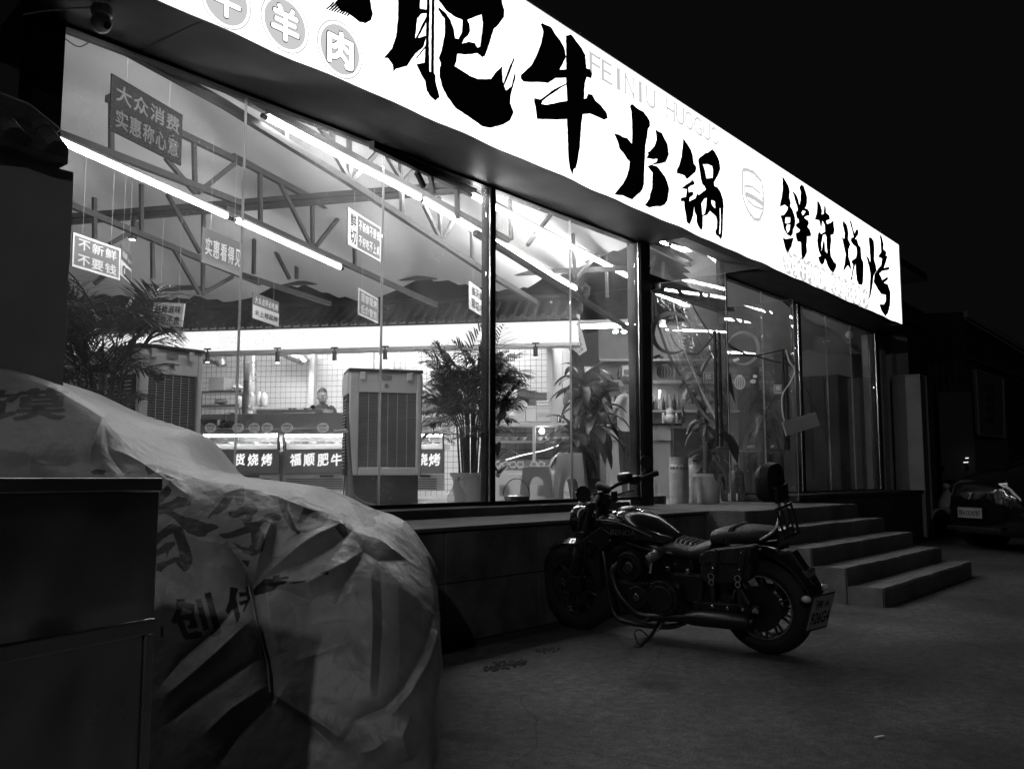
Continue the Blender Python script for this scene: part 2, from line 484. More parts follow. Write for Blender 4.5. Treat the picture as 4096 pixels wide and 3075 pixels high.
# ================================================================== entrance steps
st = thing('entrance_steps', 'concrete entrance steps with five risers leading up to the glass doors', 'steps', (9.5, -2, 0))
M_step = mat('step_concrete', .165, .85, var=.25, scale=4, bump=.35, bscale=35, stain=.35, stscale=1.4)
X0, X1 = 8.0, 11.1
def rough_box(name, a, c, m, parent, seed):
    bm = bmesh.new()
    bmesh.ops.create_cube(bm, size=1)
    for v in bm.verts:
        v.co = Vector((a[i] + (v.co[i] + .5) * (c[i] - a[i]) for i in range(3)))
    bmesh.ops.bevel(bm, geom=bm.edges[:], offset=.012, segments=2, affect='EDGES')
    long = [e for e in bm.edges if e.calc_length() > .25]
    bmesh.ops.subdivide_edges(bm, edges=long, cuts=24, use_grid_fill=True)
    for v in bm.verts:
        v.co += Vector((mnoise.noise(v.co * 5 + Vector((seed, 0, 0))), mnoise.noise(v.co * 5 + Vector((0, seed, 0))), mnoise.noise(v.co * 6 + Vector((0, 0, seed))))) * .008
    me = bpy.data.meshes.new(name); bm.to_mesh(me); bm.free(); me.materials.append(m)
    o = bpy.data.objects.new(name, me); COL.objects.link(o); adopt(o, parent)
    return o
rough_box('landing', (X0, -1.685, -.1), (X1, -.02, .777), M_step, st, 1)
for i, (yf, z) in enumerate(((-1.99, .62), (-2.30, .463), (-2.60, .308), (-2.906, .158))):
    rough_box('step', (X0 + .004 * i, yf, -.1), (X1 + .003 * i, yf + .315, z), M_step, st, 3 + i)
# ================================================================== shop sign
YS = -.82
SB0, ST0 = 3.755, 5.05
pb = hy(3607, 1294, YS); ptp = hy(3581, 972, YS)
pl = hy(1308, 300, YS)
ZB = (pb.z + pl.z) / 2
XR = pb.x
ZTOP = ptp.z
sgn = thing('shop_sign', 'huge glowing white light box shop sign with black brush lettering above the glass', 'sign', (8, YS, ZB))
XL = -5.5
rows = []
N = 150
for t in range(5):
    row = []
    for i in range(N + 1):
        xx = XL + (XR - XL) * i / N
        z = ZB + (ZTOP - ZB) * t / 4
        if t == 0: z += .008 * math.sin(xx * 4.3) * math.sin(xx * 1.3) + .004 * math.sin(xx * 9.1)
        row.append((xx, YS, z))
    rows.append(row)
b = MB(); b.grid(rows); b.build('light_face', emit('sign_light', 2.3), sgn)
b = MB(); b.grid([[(x_, y_ + .006, z_ - (.004 if r_ is rows[0] else 0)) for x_, y_, z_ in r_] for r_ in rows]); b.build('face_backing', M_black, sgn)
b = MB(); b.box((XL, YS + .004, ZB + .03), (XR, YS + .22, ZTOP - .004)); b.build('sign_case', mat('sign_case', .1, .6), sgn)
b = MB(); b.box((XL, YS - .012, ZTOP - .002), (XR + .012, YS + .2, ZTOP + .03)); b.box((XR + .001, YS - .012, ZB), (XR + .02, YS + .2, ZTOP)); b.build('sign_trim', M_steel_dull, sgn)
def crop(ox, oy, s): return lambda x, y: (ox + x * s, oy + y * s)
def sp(th): return lambda x, y: hy(x, y, YS - th)
def brush(loops, cr, name='brush_character', m=None, th=.004):
    b = MB(); jl = []
    for l in loops:
        o = []
        for i in range(len(l)):
            p = l[i]; q = l[(i + 1) % len(l)]
            o.append(cr(*p))
            d = math.hypot(q[0] - p[0], q[1] - p[1])
            k = int(d / 22)
            for j in range(1, k + 1):
                t = j / (k + 1)
                r = 1.6
                o.append(cr(p[0] + (q[0] - p[0]) * t + random.uniform(-r, r), p[1] + (q[1] - p[1]) * t + random.uniform(-r, r)))
        jl.append(o)
    b.poly(jl, .004, sp(th), (0, -1, 0))
    return b.build(name, m or M_ink, sgn)
A = crop(1280, 0, 1200 / 2212.); B = crop(2420, 380, 600 / 1661.); C = crop(3080, 680, 540 / 1447.)
brush([[(575,-160),(740,-160),(735,65),(790,75),(785,100),(745,105),(715,140),(700,290),(780,265),(775,300),(760,350),(700,400),(640,490),(560,510),(540,530),(535,480),(500,430),(470,430),(530,360),(560,270),(575,130)]], A)
brush([[(790,-160),(808,-160),(806,100),(800,300),(805,530),(818,535),(824,-160),(845,-160),(840,300),(838,540),(850,560),(850,600),(880,720),(850,745),(815,715),(785,670),(775,600),(745,550),(710,475),(770,465),(780,290),(785,100)]], A)
brush([[(700,290),(780,130),(790,150),(720,285)]], A); brush([[(705,430),(775,340),(778,355),(715,432)]], A)
brush([[(870,-160),(1320,-160),(1340,20),(1358,80),(1355,130),(1340,150),(1310,190),(1280,215),(1265,260),(1245,330),(1215,415),(1195,425),(1160,395),(1130,400),(1080,405),(1010,400),(1005,450),(990,490),(1040,520),(1100,560),(1160,585),(1260,585),(1290,540),(1340,490),(1345,600),(1370,670),(1410,640),(1440,520),(1438,580),(1405,700),(1400,760),(1425,830),(1400,890),(1350,920),(1260,945),(1200,935),(1100,865),(1000,800),(940,720),(900,640),(880,560),(880,520),(890,470),(875,430),(890,390),(905,330),(920,240),(918,140),(900,120),(870,70),(875,58),(920,95),(960,150),(985,220),(995,285),(1020,290),(1045,240),(1050,150),(1000,130),(930,80),(870,0)],
       [(1085,150),(1190,110),(1200,170),(1195,230),(1180,345),(1160,355),(1140,320),(1090,310),(1045,325),(1060,290),(1090,265),(1105,230),(1100,180)]], A)
brush([[(175,-160),(345,-160),(375,50),(388,110),(375,150),(335,175),(290,165),(240,125),(200,95),(150,80),(110,20),(130,0)]], A)
for i in range(9):
    x = 40 + i * 19; y = 70 + i * 6
    brush([[(x, y), (x + 55, y - 55), (x + 66, y - 45), (x + 12, y + 4)]], A)
for i in range(7):
    brush([[(1345 + i * 6, 640 - i * 18), (1372 + i * 9, 560 - i * 22), (1378 + i * 9, 562 - i * 20), (1352 + i * 7, 645 - i * 16)]], A)
brush([[(1625,180),(1640,172),(1660,185),(1700,200),(1730,250),(1770,300),(1800,360),(1812,420),(1790,470),(1765,515),(1815,512),(1812,265),(1850,255),(1870,280),(1890,310),(1930,360),(1955,410),(1962,505),(1990,515),(2005,550),(2000,580),(1965,570),(1950,620),(1945,730),(1965,725),(1975,695),(2005,700),(2030,745),(2070,780),(2110,830),(2120,875),(2095,885),(2050,865),(1990,840),(1935,845),(1925,920),(1915,1080),(1895,1200),(1885,1240),(1868,1250),(1862,1290),(1840,1235),(1830,1150),(1825,1000),(1820,880),(1750,885),(1600,880),(1592,820),(1578,740),(1580,725),(1620,735),(1640,725),(1725,660),(1815,615),(1813,575),(1735,578),(1680,615),(1640,610),(1500,605),(1480,580),(1480,555),(1560,480),(1600,400),(1630,320),(1645,240),(1640,215)],
       [(1630,768),(1640,745),(1700,700),(1815,625),(1822,745),(1740,760),(1660,775)]], A)
brush([[(275,135),(285,108),(305,105),(360,155),(425,190),(470,250),(495,300),(497,345),(475,375),(465,460),(445,560),(440,700),(430,900),(430,980),(415,1040),(390,1080),(350,1110),(300,1160),(250,1140),(200,1115),(100,1105),(140,1050),(200,980),(240,900),(265,820),(272,740),(240,705),(200,640),(160,600),(140,520),(100,425),(150,440),(190,465),(245,480),(295,545),(300,480),(298,310),(290,180)]], B)
brush([[(555,385),(580,400),(625,420),(650,470),(690,550),(705,660),(690,700),(670,745),(600,765),(530,775),(500,780),(570,740),(580,710),(530,715),(455,700),(480,660),(470,640),(500,620),(545,570),(570,500),(565,430)]], B)
brush([[(470,795),(500,775),(560,785),(590,810),(625,855),(665,910),(690,970),(707,1040),(700,1110),(690,1170),(660,1215),(620,1235),(560,1235),(490,1250),(440,1220),(490,1150),(500,1090),(520,1040),(525,860)]], B)
brush([[(865,485),(885,510),(950,610),(970,680),(980,760),(1005,790),(1010,820),(1000,855),(960,890),(905,935),(880,895),(840,880),(795,870),(795,830),(820,780),(845,690),(855,600),(862,540)]], B)
brush([[(850,1030),(900,990),(950,960),(960,940),(990,970),(985,995),(950,1005),(920,1030),(925,1080),(960,1070),(980,1085),(970,1115),(935,1140),(930,1180),(1000,1145),(1020,1090),(1035,1110),(1060,1090),(1115,1050),(1100,1010),(1075,985),(1060,930),(1050,850),(1035,760),(1030,720),(1045,695),(1080,670),(1110,645),(1145,635),(1185,600),(1220,640),(1245,690),(1265,740),(1275,820),(1255,880),(1220,940),(1205,970),(1210,1010),(1245,1025),(1280,1080),(1305,1160),(1312,1240),(1305,1350),(1300,1500),(1295,1570),(1278,1600),(1260,1570),(1230,1550),(1220,1510),(1235,1480),(1240,1400),(1230,1350),(1200,1320),(1160,1285),(1130,1330),(1080,1345),(1080,1450),(1075,1495),(1050,1485),(1030,1450),(1015,1410),(1010,1330),(990,1290),(988,1220),(975,1330),(960,1380),(935,1435),(905,1410),(895,1330),(880,1260),(875,1180),(840,1180),(840,1140),(895,1130),(905,1045),(855,1040)],
       [(1080,770),(1140,770),(1185,790),(1195,830),(1190,920),(1120,925),(1105,840)], [(1065,1200),(1100,1150),(1125,1140),(1120,1230),(1105,1310),(1078,1335),(1070,1260)], [(1175,1165),(1215,1180),(1222,1260),(1190,1230),(1175,1195)], [(1268,1255),(1278,1255),(1282,1400),(1275,1540),(1262,1540),(1270,1400)]], B)
brush([[(130,65),(160,110),(195,170),(210,230),(205,300),(220,350),(215,390),(240,430),(260,490),(270,550),(265,600),(245,640),(240,690),(220,715),(180,690),(150,640),(140,590),(125,530),(110,490),(150,480),(180,440),(190,400),(160,375),(105,395),(110,350),(125,290),(135,200)], [(160,570),(165,510),(195,510),(215,510),(215,560),(190,575)], [(170,620),(180,590),(215,585),(210,640),(185,680)]], C)
brush([[(135,725),(170,740),(255,725),(235,790),(230,820),(190,885),(165,850),(150,790)]], C)
brush([[(235,232),(255,240),(280,270),(300,320),(315,380),(325,330),(330,240),(315,190),(330,155),(360,175),(375,220),(395,290),(395,350),(385,390),(370,410),(400,420),(420,450),(420,490),(390,495),(365,510),(385,530),(410,545),(415,575),(400,610),(425,640),(440,690),(435,712),(395,715),(390,800),(395,880),(375,930),(345,960),(335,900),(330,775),(295,770),(280,730),(275,675),(310,665),(320,640),(280,610),(275,585),(310,560),(305,530),(285,510),(275,450),(295,435),(290,390),(265,320),(255,270)], [(335,460),(350,435),(380,445),(370,465),(350,490)]], C)
brush([[(505,335),(525,345),(545,395),(555,440),(550,480),(575,470),(580,400),(575,375),(595,400),(600,460),(635,490),(640,530),(600,545),(610,580),(650,565),(680,540),(682,600),(690,650),(680,690),(650,700),(655,760),(645,850),(650,920),(680,980),(712,1010),(705,1050),(675,1105),(650,1080),(620,1030),(590,945),(575,1000),(555,1020),(530,990),(515,935),(545,920),(520,860),(505,760),(515,680),(535,660),(545,690),(590,660),(585,590),(560,540),(550,620),(540,600),(525,540),(480,530),(500,460),(505,400)], [(550,880),(550,780),(565,700),(590,690),(605,720),(605,800),(615,900),(590,870),(580,750),(570,770)]], C)
brush([[(780,550),(800,560),(825,600),(840,680),(835,740),(860,800),(840,850),(840,930),(860,1000),(870,1080),(845,1040),(835,1020),(805,1060),(780,1090),(800,1000),(810,900),(795,840),(780,760),(765,715),(795,740),(800,680),(780,600)]], C)
brush([[(855,540),(870,550),(885,620),(905,680),(920,640),(945,640),(945,690),(910,740),(930,745),(945,800),(970,830),(975,900),(980,950),(1000,990),(1000,1100),(995,1200),(985,1235),(950,1230),(930,1180),(920,1080),(915,1000),(890,1090),(880,1180),(862,1180),(880,1090),(890,1020),(870,980),(920,940),(930,890),(925,830),(890,800),(865,760),(870,730),(895,720),(880,640),(860,580)]], C)
brush([[(1055,725),(1085,725),(1110,760),(1118,850),(1115,960),(1135,1030),(1140,1080),(1110,1130),(1095,1250),(1075,1350),(1055,1390),(1070,1250),(1075,1120),(1060,1030),(1025,910),(1060,950),(1075,1000),(1068,850)]], C)
brush([[(1175,690),(1195,715),(1215,790),(1215,850),(1245,880),(1240,920),(1260,920),(1240,990),(1220,1050),(1280,1035),(1275,1070),(1200,1085),(1170,1110),(1190,1150),(1200,1180),(1260,1145),(1265,1170),(1220,1210),(1260,1225),(1290,1310),(1285,1450),(1265,1530),(1235,1570),(1190,1500),(1170,1440),(1220,1440),(1240,1400),(1240,1340),(1190,1330),(1150,1270),(1110,1200),(1120,1120),(1150,1070),(1190,1020),(1200,950),(1155,930),(1190,880),(1185,780)]], C)
# printed film on the light face: grey discs with white characters, pale latin line, brazier drawing
E_grey = emit('sign_film_grey', .62); E_pale = emit('sign_film_pale', .60); E_line = emit('sign_film_line', .1); E_wht = emit('sign_film_white', 2.3)
def disc(mb, c, r, y, n=40, ri=0):
    c = Vector(c)
    out = [(c.x + r * math.cos(2 * math.pi * k / n), y, c.z + r * math.sin(2 * math.pi * k / n)) for k in range(n)]
    if not ri: mb.add(out, [tuple(range(n))]); return
    inn = [(c.x + ri * math.cos(2 * math.pi * k / n), y, c.z + ri * math.sin(2 * math.pi * k / n)) for k in range(n)]
    mb.add(out + inn, [(k, (k + 1) % n, n + (k + 1) % n, n + k) for k in range(n)])
for ch, cx_, cy_ in (('牛', 903, 3), ('羊', 1140, 98), ('肉', 1360, 200)):
    c = hy(cx_, cy_, YS); r = (hy(cx_, cy_ - 104, YS).z - hy(cx_, cy_ + 104, YS).z) / 2
    b = MB(); disc(b, c, r * .93, YS - .003); fd = b.build('film_disc', E_grey, sgn)
    b = MB(); disc(b, c, r * 1.09, YS - .003, ri=r * 1.03); b.build('film_ring', E_pale, sgn)
    b = MB(); write(b, ch, (c.x, YS - .005, c.z), (1, 0, 0), ZV, r * 1.22, r * 1.32, .05); b.build('film_outline', E_line, fd)
    b = MB(); write(b, ch, (c.x, YS - .007, c.z), (1, 0, 0), ZV, r * 1.16, r * 1.26, .035); b.build('film_character', E_wht, fd)
txt = '牧场牛肉直供吃的好花的少'
for ch, p in zip(txt, ((190,990),(268,1030),(350,1065),(425,1100),(503,1138),(573,1172),(680,1220),(745,1255),(810,1285),(895,1320),(958,1355),(1022,1382))):
    q = C(*p); c = hy(q[0], q[1], YS); r = .165
    b = MB(); disc(b, c, r, YS - .003, 24); fd = b.build('film_disc', E_grey, sgn)
    b = MB(); write(b, ch, (c.x, YS - .005, c.z), (1, 0, 0), ZV, r * 1.5, r * 1.5, .03); b.build('film_character', E_wht, fd)
pa = hy(2378, 262, YS); pz = hy(2858, 545, YS)
s1 = 'FEINIU HUOGUO'
for i, ch in enumerate(s1):
    if ch == ' ': continue
    b = MB()
    t = i / (len(s1) - 1); c = pa.lerp(pz, 0) + (pz - pa) * t
    write(b, ch, (c.x, YS - .004, c.z), (1, 0, 0), ZV, .06 if ch == 'I' else .19, .215, 0)
    if ch in 'FEINHU':
        for sx in ((-.1, .1) if ch in 'NHU' else (-.1,) if ch in 'FE' else (0,)):
            for sz in (-.105, .105):
                if ch == 'U' and sz < 0: continue
                b.box((c.x + sx - .04, YS - .0045, c.z + sz - .006), (c.x + sx + .04, YS - .004, c.z + sz + .006))
    b.build('film_letter', E_pale, sgn)
D_ = crop(2000, 0, 1700 / 2172.)
b = MB()
def sline(pts, w=.012):
    w *= 2.2
    P = [hy(*D_(*p), YS - .004) for p in pts]
    for p, q in zip(P[:-1], P[1:]):
        d = (q - p).normalized(); s_ = Vector((-d.z, 0, d.x)) * w / 2
        b.add([p + s_, q + s_, q - s_, p - s_], [(0, 1, 2, 3)])
sline([(1240,870),(1240,1000),(1255,1050),(1275,1090),(1300,1120),(1325,1125),(1345,1080),(1348,1000),(1338,930),(1300,885),(1260,866),(1240,870)], .02)
sline([(1250,950),(1290,955),(1330,990),(1350,1040),(1340,1070),(1300,1055),(1265,1025),(1250,985),(1250,950)], .014)
sline([(1255,990),(1275,1000),(1300,1012),(1325,1030),(1345,1045)], .03)
for l in ([(1278,1095),(1268,1275)], [(1300,1115),(1288,1285)], [(1330,1120),(1352,1220),(1370,1310)], [(1262,780),(1268,820),(1262,880)], [(1290,790),(1296,840),(1288,890)], [(1310,900),(1300,940)]): sline(l, .012)
b.build('film_brazier_drawing', E_pale, sgn)
# ================================================================== fabric ceiling
def fz(p):
    u, v, _ = toh(p)
    t = max(0, min(1, (u + 2.2) / 2.4)); t = t * t * (3 - 2 * t)
    z = 4.78 - max(0, v - 5) * .07
    q_ = max(0, min(1, (v - 7.5) / 4.1))
    z -= (.62 * (1 - t) + .12 * t) * q_ * q_ * (3 - 2 * q_) + max(0, v - 11.6) * .05
    s = (u * .9 + v * .12)
    z -= .10 * abs(math.sin(s * 2.1)) + .05 * mnoise.noise((u * .8, v * .35, 0)) + .014 * mnoise.noise((u * 4.5, v * .9, 3))
    return z
b = MB(); NX, NY = 150, 110
vs = []; idx = {}
for j in range(NY + 1):
    for i in range(NX + 1):
        p = Vector((2.1 + 15.1 * i / NX, .09 + 14.5 * (j / NY), 0))
        p.z = fz(p); vs.append(p)
fs = []
for j in range(NY):
    for i in range(NX):
        a = j * (NX + 1) + i
        c = (vs[a] + vs[a + NX + 2]) / 2
        u, v, _ = toh(c)
        lim = 11.6 + .25 * math.sin(u * 2.7) if u < .35 else 17.5
        if v < lim: fs.append((a, a + 1, a + NX + 2, a + NX + 1))
b.add(vs, fs)
M_fab = mat('ceiling_fabric', .74, .85, var=.08, scale=1.2, stain=.06, stscale=.8)
b.build('fabric_ceiling', M_fab, bld, smooth=True)
# ================================================================== roof trusses, pixel traced on their own vertical planes
c2 = crop(900, 300, .4973); c3 = crop(0, 700, .4521); c1 = crop(0, 0, .4973); c4 = crop(800, 1100, .4521); cd = crop(2520, 900, .4973)
KD = (RT * .5 + FH).normalized()
KN = KD.cross(ZV).normalized()
M_truss = mat('truss_steel', .035, .6, metal=.1, var=.2, scale=8)
def tplane(lat, D):
    return KN.dot(CAM + RT * lat + FH * D)
def member(mb, cr, p, q, pl, w, h=None, n=None):
    P = hit(*cr(*p), n or KN, pl); Q = hit(*cr(*q), n or KN, pl)
    mb.bar(P, Q, w, h or w)
full = lambda x, y: (x, y)
def truss(label, pl, chords, webs, off=0):
    P = hit(*chords[0][0](*chords[0][1]), KN, pl)
    t = thing('roof_truss', label, 'truss', P, 'roof trusses inside')
    for cr, p, q in chords:
        mb = MB(); member(mb, cr, p, q, pl, .05, .06); mb.build('chord', M_truss, t)
    for cr, p, q in webs:
        mb = MB(); member(mb, cr, p, q, pl, .034, .04); mb.build('web', M_truss, t)
    return t
PA = tplane(-2.04, 6.4); PB = tplane(-3.5, 7.07); PC = tplane(-4.2, 8.6); PD = tplane(-.37, 8.36); PE = tplane(1.52, 10.4)
truss('grey steel roof truss over the long tube between the second and third panes', PA,
      [(c2, (-60, 70), (2280, 1330)), (full, (470, 182), (892, 415)), (c2, (-20, 228), (1000, 860)), (c2, (1000, 862), (2090, 1580)), (c2, (2090, 1580), (2500, 1830))],
      [(c2, (485, 300), (485, 530)), (c2, (890, 640), (1000, 845)), (c2, (1000, 480), (1000, 850)), (c2, (1015, 850), (1250, 600)), (c2, (1600, 1050), (1735, 1330)), (c2, (1722, 980), (1735, 1330)), (c2, (1745, 1330), (1840, 1160)),
       (c2, (1290, 630), (1420, 845)), (c2, (1412, 680), (1425, 1110)), (c2, (1440, 850), (1550, 740)), (c2, (860, 430), (865, 560)), (c2, (740, 390), (860, 560)), (c2, (1985, 1250), (1990, 1530))])
truss('grey steel roof truss carrying the tube that starts beside the plastered wall', PB,
      [(c1, (380, 1040), (1950, 1640)), (c2, (0, 1075), (1300, 1670)), (c2, (1300, 1670), (1700, 1850)), (c1, (860, 790), (1960, 1318)), (c2, (60, 655), (950, 1130))],
      [(c1, (1330, 1270), (1570, 1555)), (c1, (1560, 1130), (1570, 1560)), (c1, (1595, 1550), (1910, 1300)), (c1, (895, 760), (895, 1250)), (c1, (2095, 1360), (2095, 1640)),
       (c2, (430, 850), (690, 1370)), (c2, (700, 980), (705, 1390)), (c2, (730, 1380), (930, 1130)), (c2, (280, 750), (285, 1190)), (c2, (1040, 1200), (1045, 1560))])
truss('grey steel roof truss behind the hanging 01 board', PC,
      [(c3, (480, 205), (1770, 742)), (c3, (1770, 742), (2300, 955)), (c4, (370, 0), (1150, 255))],
      [(c3, (1250, 80), (1252, 495)), (c3, (835, 200), (838, 560)), (c3, (1350, 600), (1352, 920)), (c3, (1800, 330), (1795, 1050)), (c3, (1480, 170), (1770, 690)), (c3, (1540, 660), (1765, 1050)), (c3, (1795, 1050), (2060, 900)),
       (c3, (970, 612), (1130, 520)), (c2, (235, 1270), (230, 1600)), (c2, (575, 1440), (575, 1640)), (c2, (360, 1330), (520, 1640)), (c3, (1120, 720), (838, 960))])
truss('grey steel roof truss above the potted plants beside the thick door post', PD,
      [(c2, (1180, 560), (2300, 1110)), (c2, (1290, 610), (2010, 945)), (full, (1900, 930), (2540, 1330))],
      [(c2, (1640, 760), (1680, 960)), (c2, (1865, 920), (1870, 1160)), (full, (2040, 800), (2045, 960)), (full, (2210, 850), (2110, 980)), (full, (2290, 900), (2300, 1110)), (full, (2420, 960), (2430, 1190)), (full, (2300, 1120), (2410, 990)), (c2, (1540, 780), (1600, 900))])
truss('grey steel roof truss running above the glass doors', PE,
      [(cd, (60, 115), (740, 440)), (cd, (740, 440), (1480, 810)), (cd, (300, 120), (1240, 480))],
      [(cd, (320, 150), (320, 250)), (cd, (560, 280), (600, 350)), (cd, (600, 270), (602, 350)), (cd, (610, 350), (670, 285)), (cd, (845, 430), (845, 500)), (cd, (265, 300), (270, 440)), (cd, (130, 400), (200, 260))])
def purlin(label, segs, V):
    P = hc(*segs[0][0], V)
    t = thing('cross_beam', label, 'beam', P, 'cross beams inside')
    for p, q, w, h in segs:
        mb = MB(); mb.bar(hc(*p, V), hc(*q, V), w, h); mb.build('rail', M_truss, t)
purlin('wide steel cross beam carrying the spotlight near the 01 board', [((240, 871), (1860, 738), .09, .055), ((240, 893), (1860, 762), .07, .045)], 9.0)
purlin('thin steel cross beam above the fresh cut board', [((300, 925), (2090, 842), .05, .05)], 10.4)
purlin('bright lower steel cross beam in front of the dark kitchen gap', [((560, 1160), (2540, 1072), .06, .06)], 11.3)
# ================================================================== fluorescent tubes
def tube(label, p, q, pl, n=None, drop=0):
    P = hit(*p, n or KN, pl); Q = hit(*q, n or KN, pl)
    P = P.lerp(CAM, .012); Q = Q.lerp(CAM, .012)
    t = thing('tube_light', label, 'lamp', P, 'tube lights inside')
    d = (Q - P).normalized()
    b = MB(); b.tube([P, Q], .019, 10); b.build('tube', M_tube, t, smooth=True)
    b = MB(); b.tube([P - d * .05, P - d * .001], .021, 10); b.tube([Q + d * .001, Q + d * .05], .021, 10); b.build('end_cap', M_black, t)
    b = MB(); b.bar(P + ZV * .034, Q + ZV * .034, .055, .02); b.build('batten', mat('batten', .3, .5), t)
def seg(cr, a, b): return cr(*a), cr(*b)
tube('long lit tube light across the second and third panes', c2(335, 345), c2(1565, 993), PA)
tube('lit tube light continuing past the first black post', c2(1592, 1012), (2302, 1155), PA)
tube('lit tube light starting at the plastered wall', (225, 560), c3(2005, 368), PB)
tube('lit tube light crossing the first glass seam', c3(2085, 402), c2(925, 1548), PB)
tube('lit tube light in front of the thick door post', c2(1985, 970), (2533, 1118), PD)
tube('lit tube light seen through the doorway', (2620, 1168), (2905, 1296), tplane(1.25, 11.5))
for i, (xa_, xb_) in enumerate(((3.0, 5.0), (5.4, 7.4), (7.8, 9.8), (10.2, 12.2))):  # extra tubes out of view, added to brighten the things behind the glass
    t = thing('tube_light', ('added tube light, unseen behind the head of the first panes', 'added tube light, unseen behind the head of the third pane', 'added tube light, unseen behind the head beside the door post', 'added tube light, unseen above the doors')[i], 'lamp', (xa_, .42, 4.2), 'tube lights inside')
    MB().tube([(xa_, .42, 4.17), (xb_, .42, 4.17)], .019, 10).build('tube', emit('fluorescent_added', 85), t, smooth=True)
    MB().bar((xa_, .42, 4.205), (xb_, .42, 4.205), .14, .02).build('batten', MATS['batten'], t)

# ================================================================== kitchen stall at the back of the hall
HM = Matrix(((UC.x, NC.x, 0, CAM.x), (UC.y, NC.y, 0, CAM.y), (0, 0, 1, 0), (0, 0, 0, 1)))
def pu(px, py, V): return toh(hc(px, py, V))[0]
def pz(px, py, V): return hc(px, py, V).z
def kb(px0, px1, py0, py1, V, dv, mb=None, pm=None):
    """box in the hall frame whose front face covers the pixel rectangle at depth V"""
    mb = mb or MB(); xm = pm or (px0 + px1) / 2; ym = (py0 + py1) / 2
    mb.box((pu(px0, ym, V), V, pz(xm, py1, V)), (pu(px1, ym, V), V + dv, pz(xm, py0, V)), HM)
    return mb
KLIT = emit('kitchen_lamp', 170)
VF = 12.4
fa = thing('fascia_light_box', 'long glowing light box with pale characters over the grill counter', 'sign', huv(-3, VF, 2.9))
uL, uR = pu(250, 1350, VF), pu(2312, 1330, VF)
zt, zb = pz(1400, 1309, VF), pz(1400, 1391, VF)
b = MB(); b.box((uL, VF, zb), (uR, VF + .14, zt), HM); b.build('light_face', emit('fascia_face', 1.3), fa)
b = MB(); b.box((uL - .02, VF - .015, zb - .05), (uR + .02, VF + .2, zb - .002), HM); b.build('bottom_rail', mat('fascia_rail', .6, .4), fa)
b = MB(); b.box((uL - .02, VF - .03, zt + .002), (uR + .02, VF + .2, zt + .028), HM); b.build('top_rail', mat('fascia_dark', .07, .5), fa)
E_fch = emit('fascia_letter', 3.5)
for ch, px in (('盘', 585), ('/', 700), ('烧', 843), ('烤', 992), ('性', 1150), ('价', 1302), ('比', 1462), ('的', 1620), ('新', 1782), ('标', 1944), ('杆', 2110)):
    c = hc(px, 1351 - (px - 1400) * .012, VF - .008)
    b = MB(); write(b, ch, c, UC, ZV, .05 if ch == '/' else .22, .22, .007); b.build('letter', E_fch, fa)
# tiled canopy roof
cano = thing('tiled_canopy', 'dark curved tile canopy roof with scalloped eave above the glowing fascia', 'canopy', huv(-3, 12.5, 3.2))
M_tile = mat('roof_tile', .025, .6, var=.3, scale=6)
pitch = .1435; ze = pz(1400, 1292, 12.15); zr = ze + .37
ncol = int((uR + .05 - uL) / pitch)
tm = None; pm_ = None; dm = None
def tile_mesh():
    b = MB(); rows = []
    for t in (0, 1):
        row = []
        for k in range(7):
            a = math.pi * k / 6; r = .040 - .004 * t
            row.append((r * math.cos(a), t * .2, r * math.sin(a)))
        rows.append(row)
    for t in (1, 0):
        rows.append([(x * .8, y, z * .8) for x, y, z in [( (.040 - .004 * t) * math.cos(math.pi * k / 6), t * .2, (.040 - .004 * t) * math.sin(math.pi * k / 6)) for k in range(7)]])
    rows.append(rows[0])
    b.grid(rows); return b
def disc_end():
    b = MB(); b.lathe([(.041, 0), (.041, .012), (.03, .016), (.03, .01)], 12, Matrix.Rotation(math.pi / 2, 4, 'X')); return b
def drip():
    b = MB(); pts = [(-.035, 0), (-.034, -.025), (-.016, -.05), (0, -.062), (.016, -.05), (.034, -.025), (.035, 0)]
    b.poly([pts], .008, lambda x, y: Vector((x, 0, y)), (0, -1, 0)); return b
slope = math.atan2(zr - ze, .62)
protoA = tile_mesh().build('roof_tile', M_tile, cano, smooth=True); protoB = disc_end().build('tile_disc', M_tile, cano); protoC = drip().build('drip_tile', M_tile, cano)
used = [False] * 3
def place(pro, k, M):
    o = pro if not used[k] else pro.copy()
    if used[k]: COL.objects.link(o)
    used[k] = True
    o.matrix_parent_inverse = wm(cano).inverted(); o.matrix_basis = M
for i in range(ncol):
    u = uL + (i + .5) * pitch
    for r in range(3):
        t = r * .2 * 1.0
        M = HM @ Matrix.Translation((u, 12.12 + t * math.cos(slope), ze + .012 + t * math.sin(slope) - r * .004)) @ Matrix.Rotation(slope, 4, 'X')
        place(protoA, 0, M)
    place(protoB, 1, HM @ Matrix.Translation((u, 12.118, ze + .012)))
    place(protoC, 2, HM @ Matrix.Translation((u + pitch / 2, 12.125, ze + .012)))
b = MB(); b.add([HM @ Vector(v) for v in ((uL, 12.13, ze), (uR, 12.13, ze), (uR, 12.75, zr), (uL, 12.75, zr), (uL, 12.75, ze), (uR, 12.75, ze))], [(0, 1, 2, 3), (0, 4, 5, 1), (2, 5, 4, 3), (0, 3, 4), (1, 5, 2)]); b.build('roof_bed', M_tile, cano)
b = MB(); b.tube([HM @ Vector((uL, 12.76, zr + .03)), HM @ Vector((uR - .1, 12.76, zr + .03))], .05, 10); b.build('ridge', M_tile, cano, smooth=True)
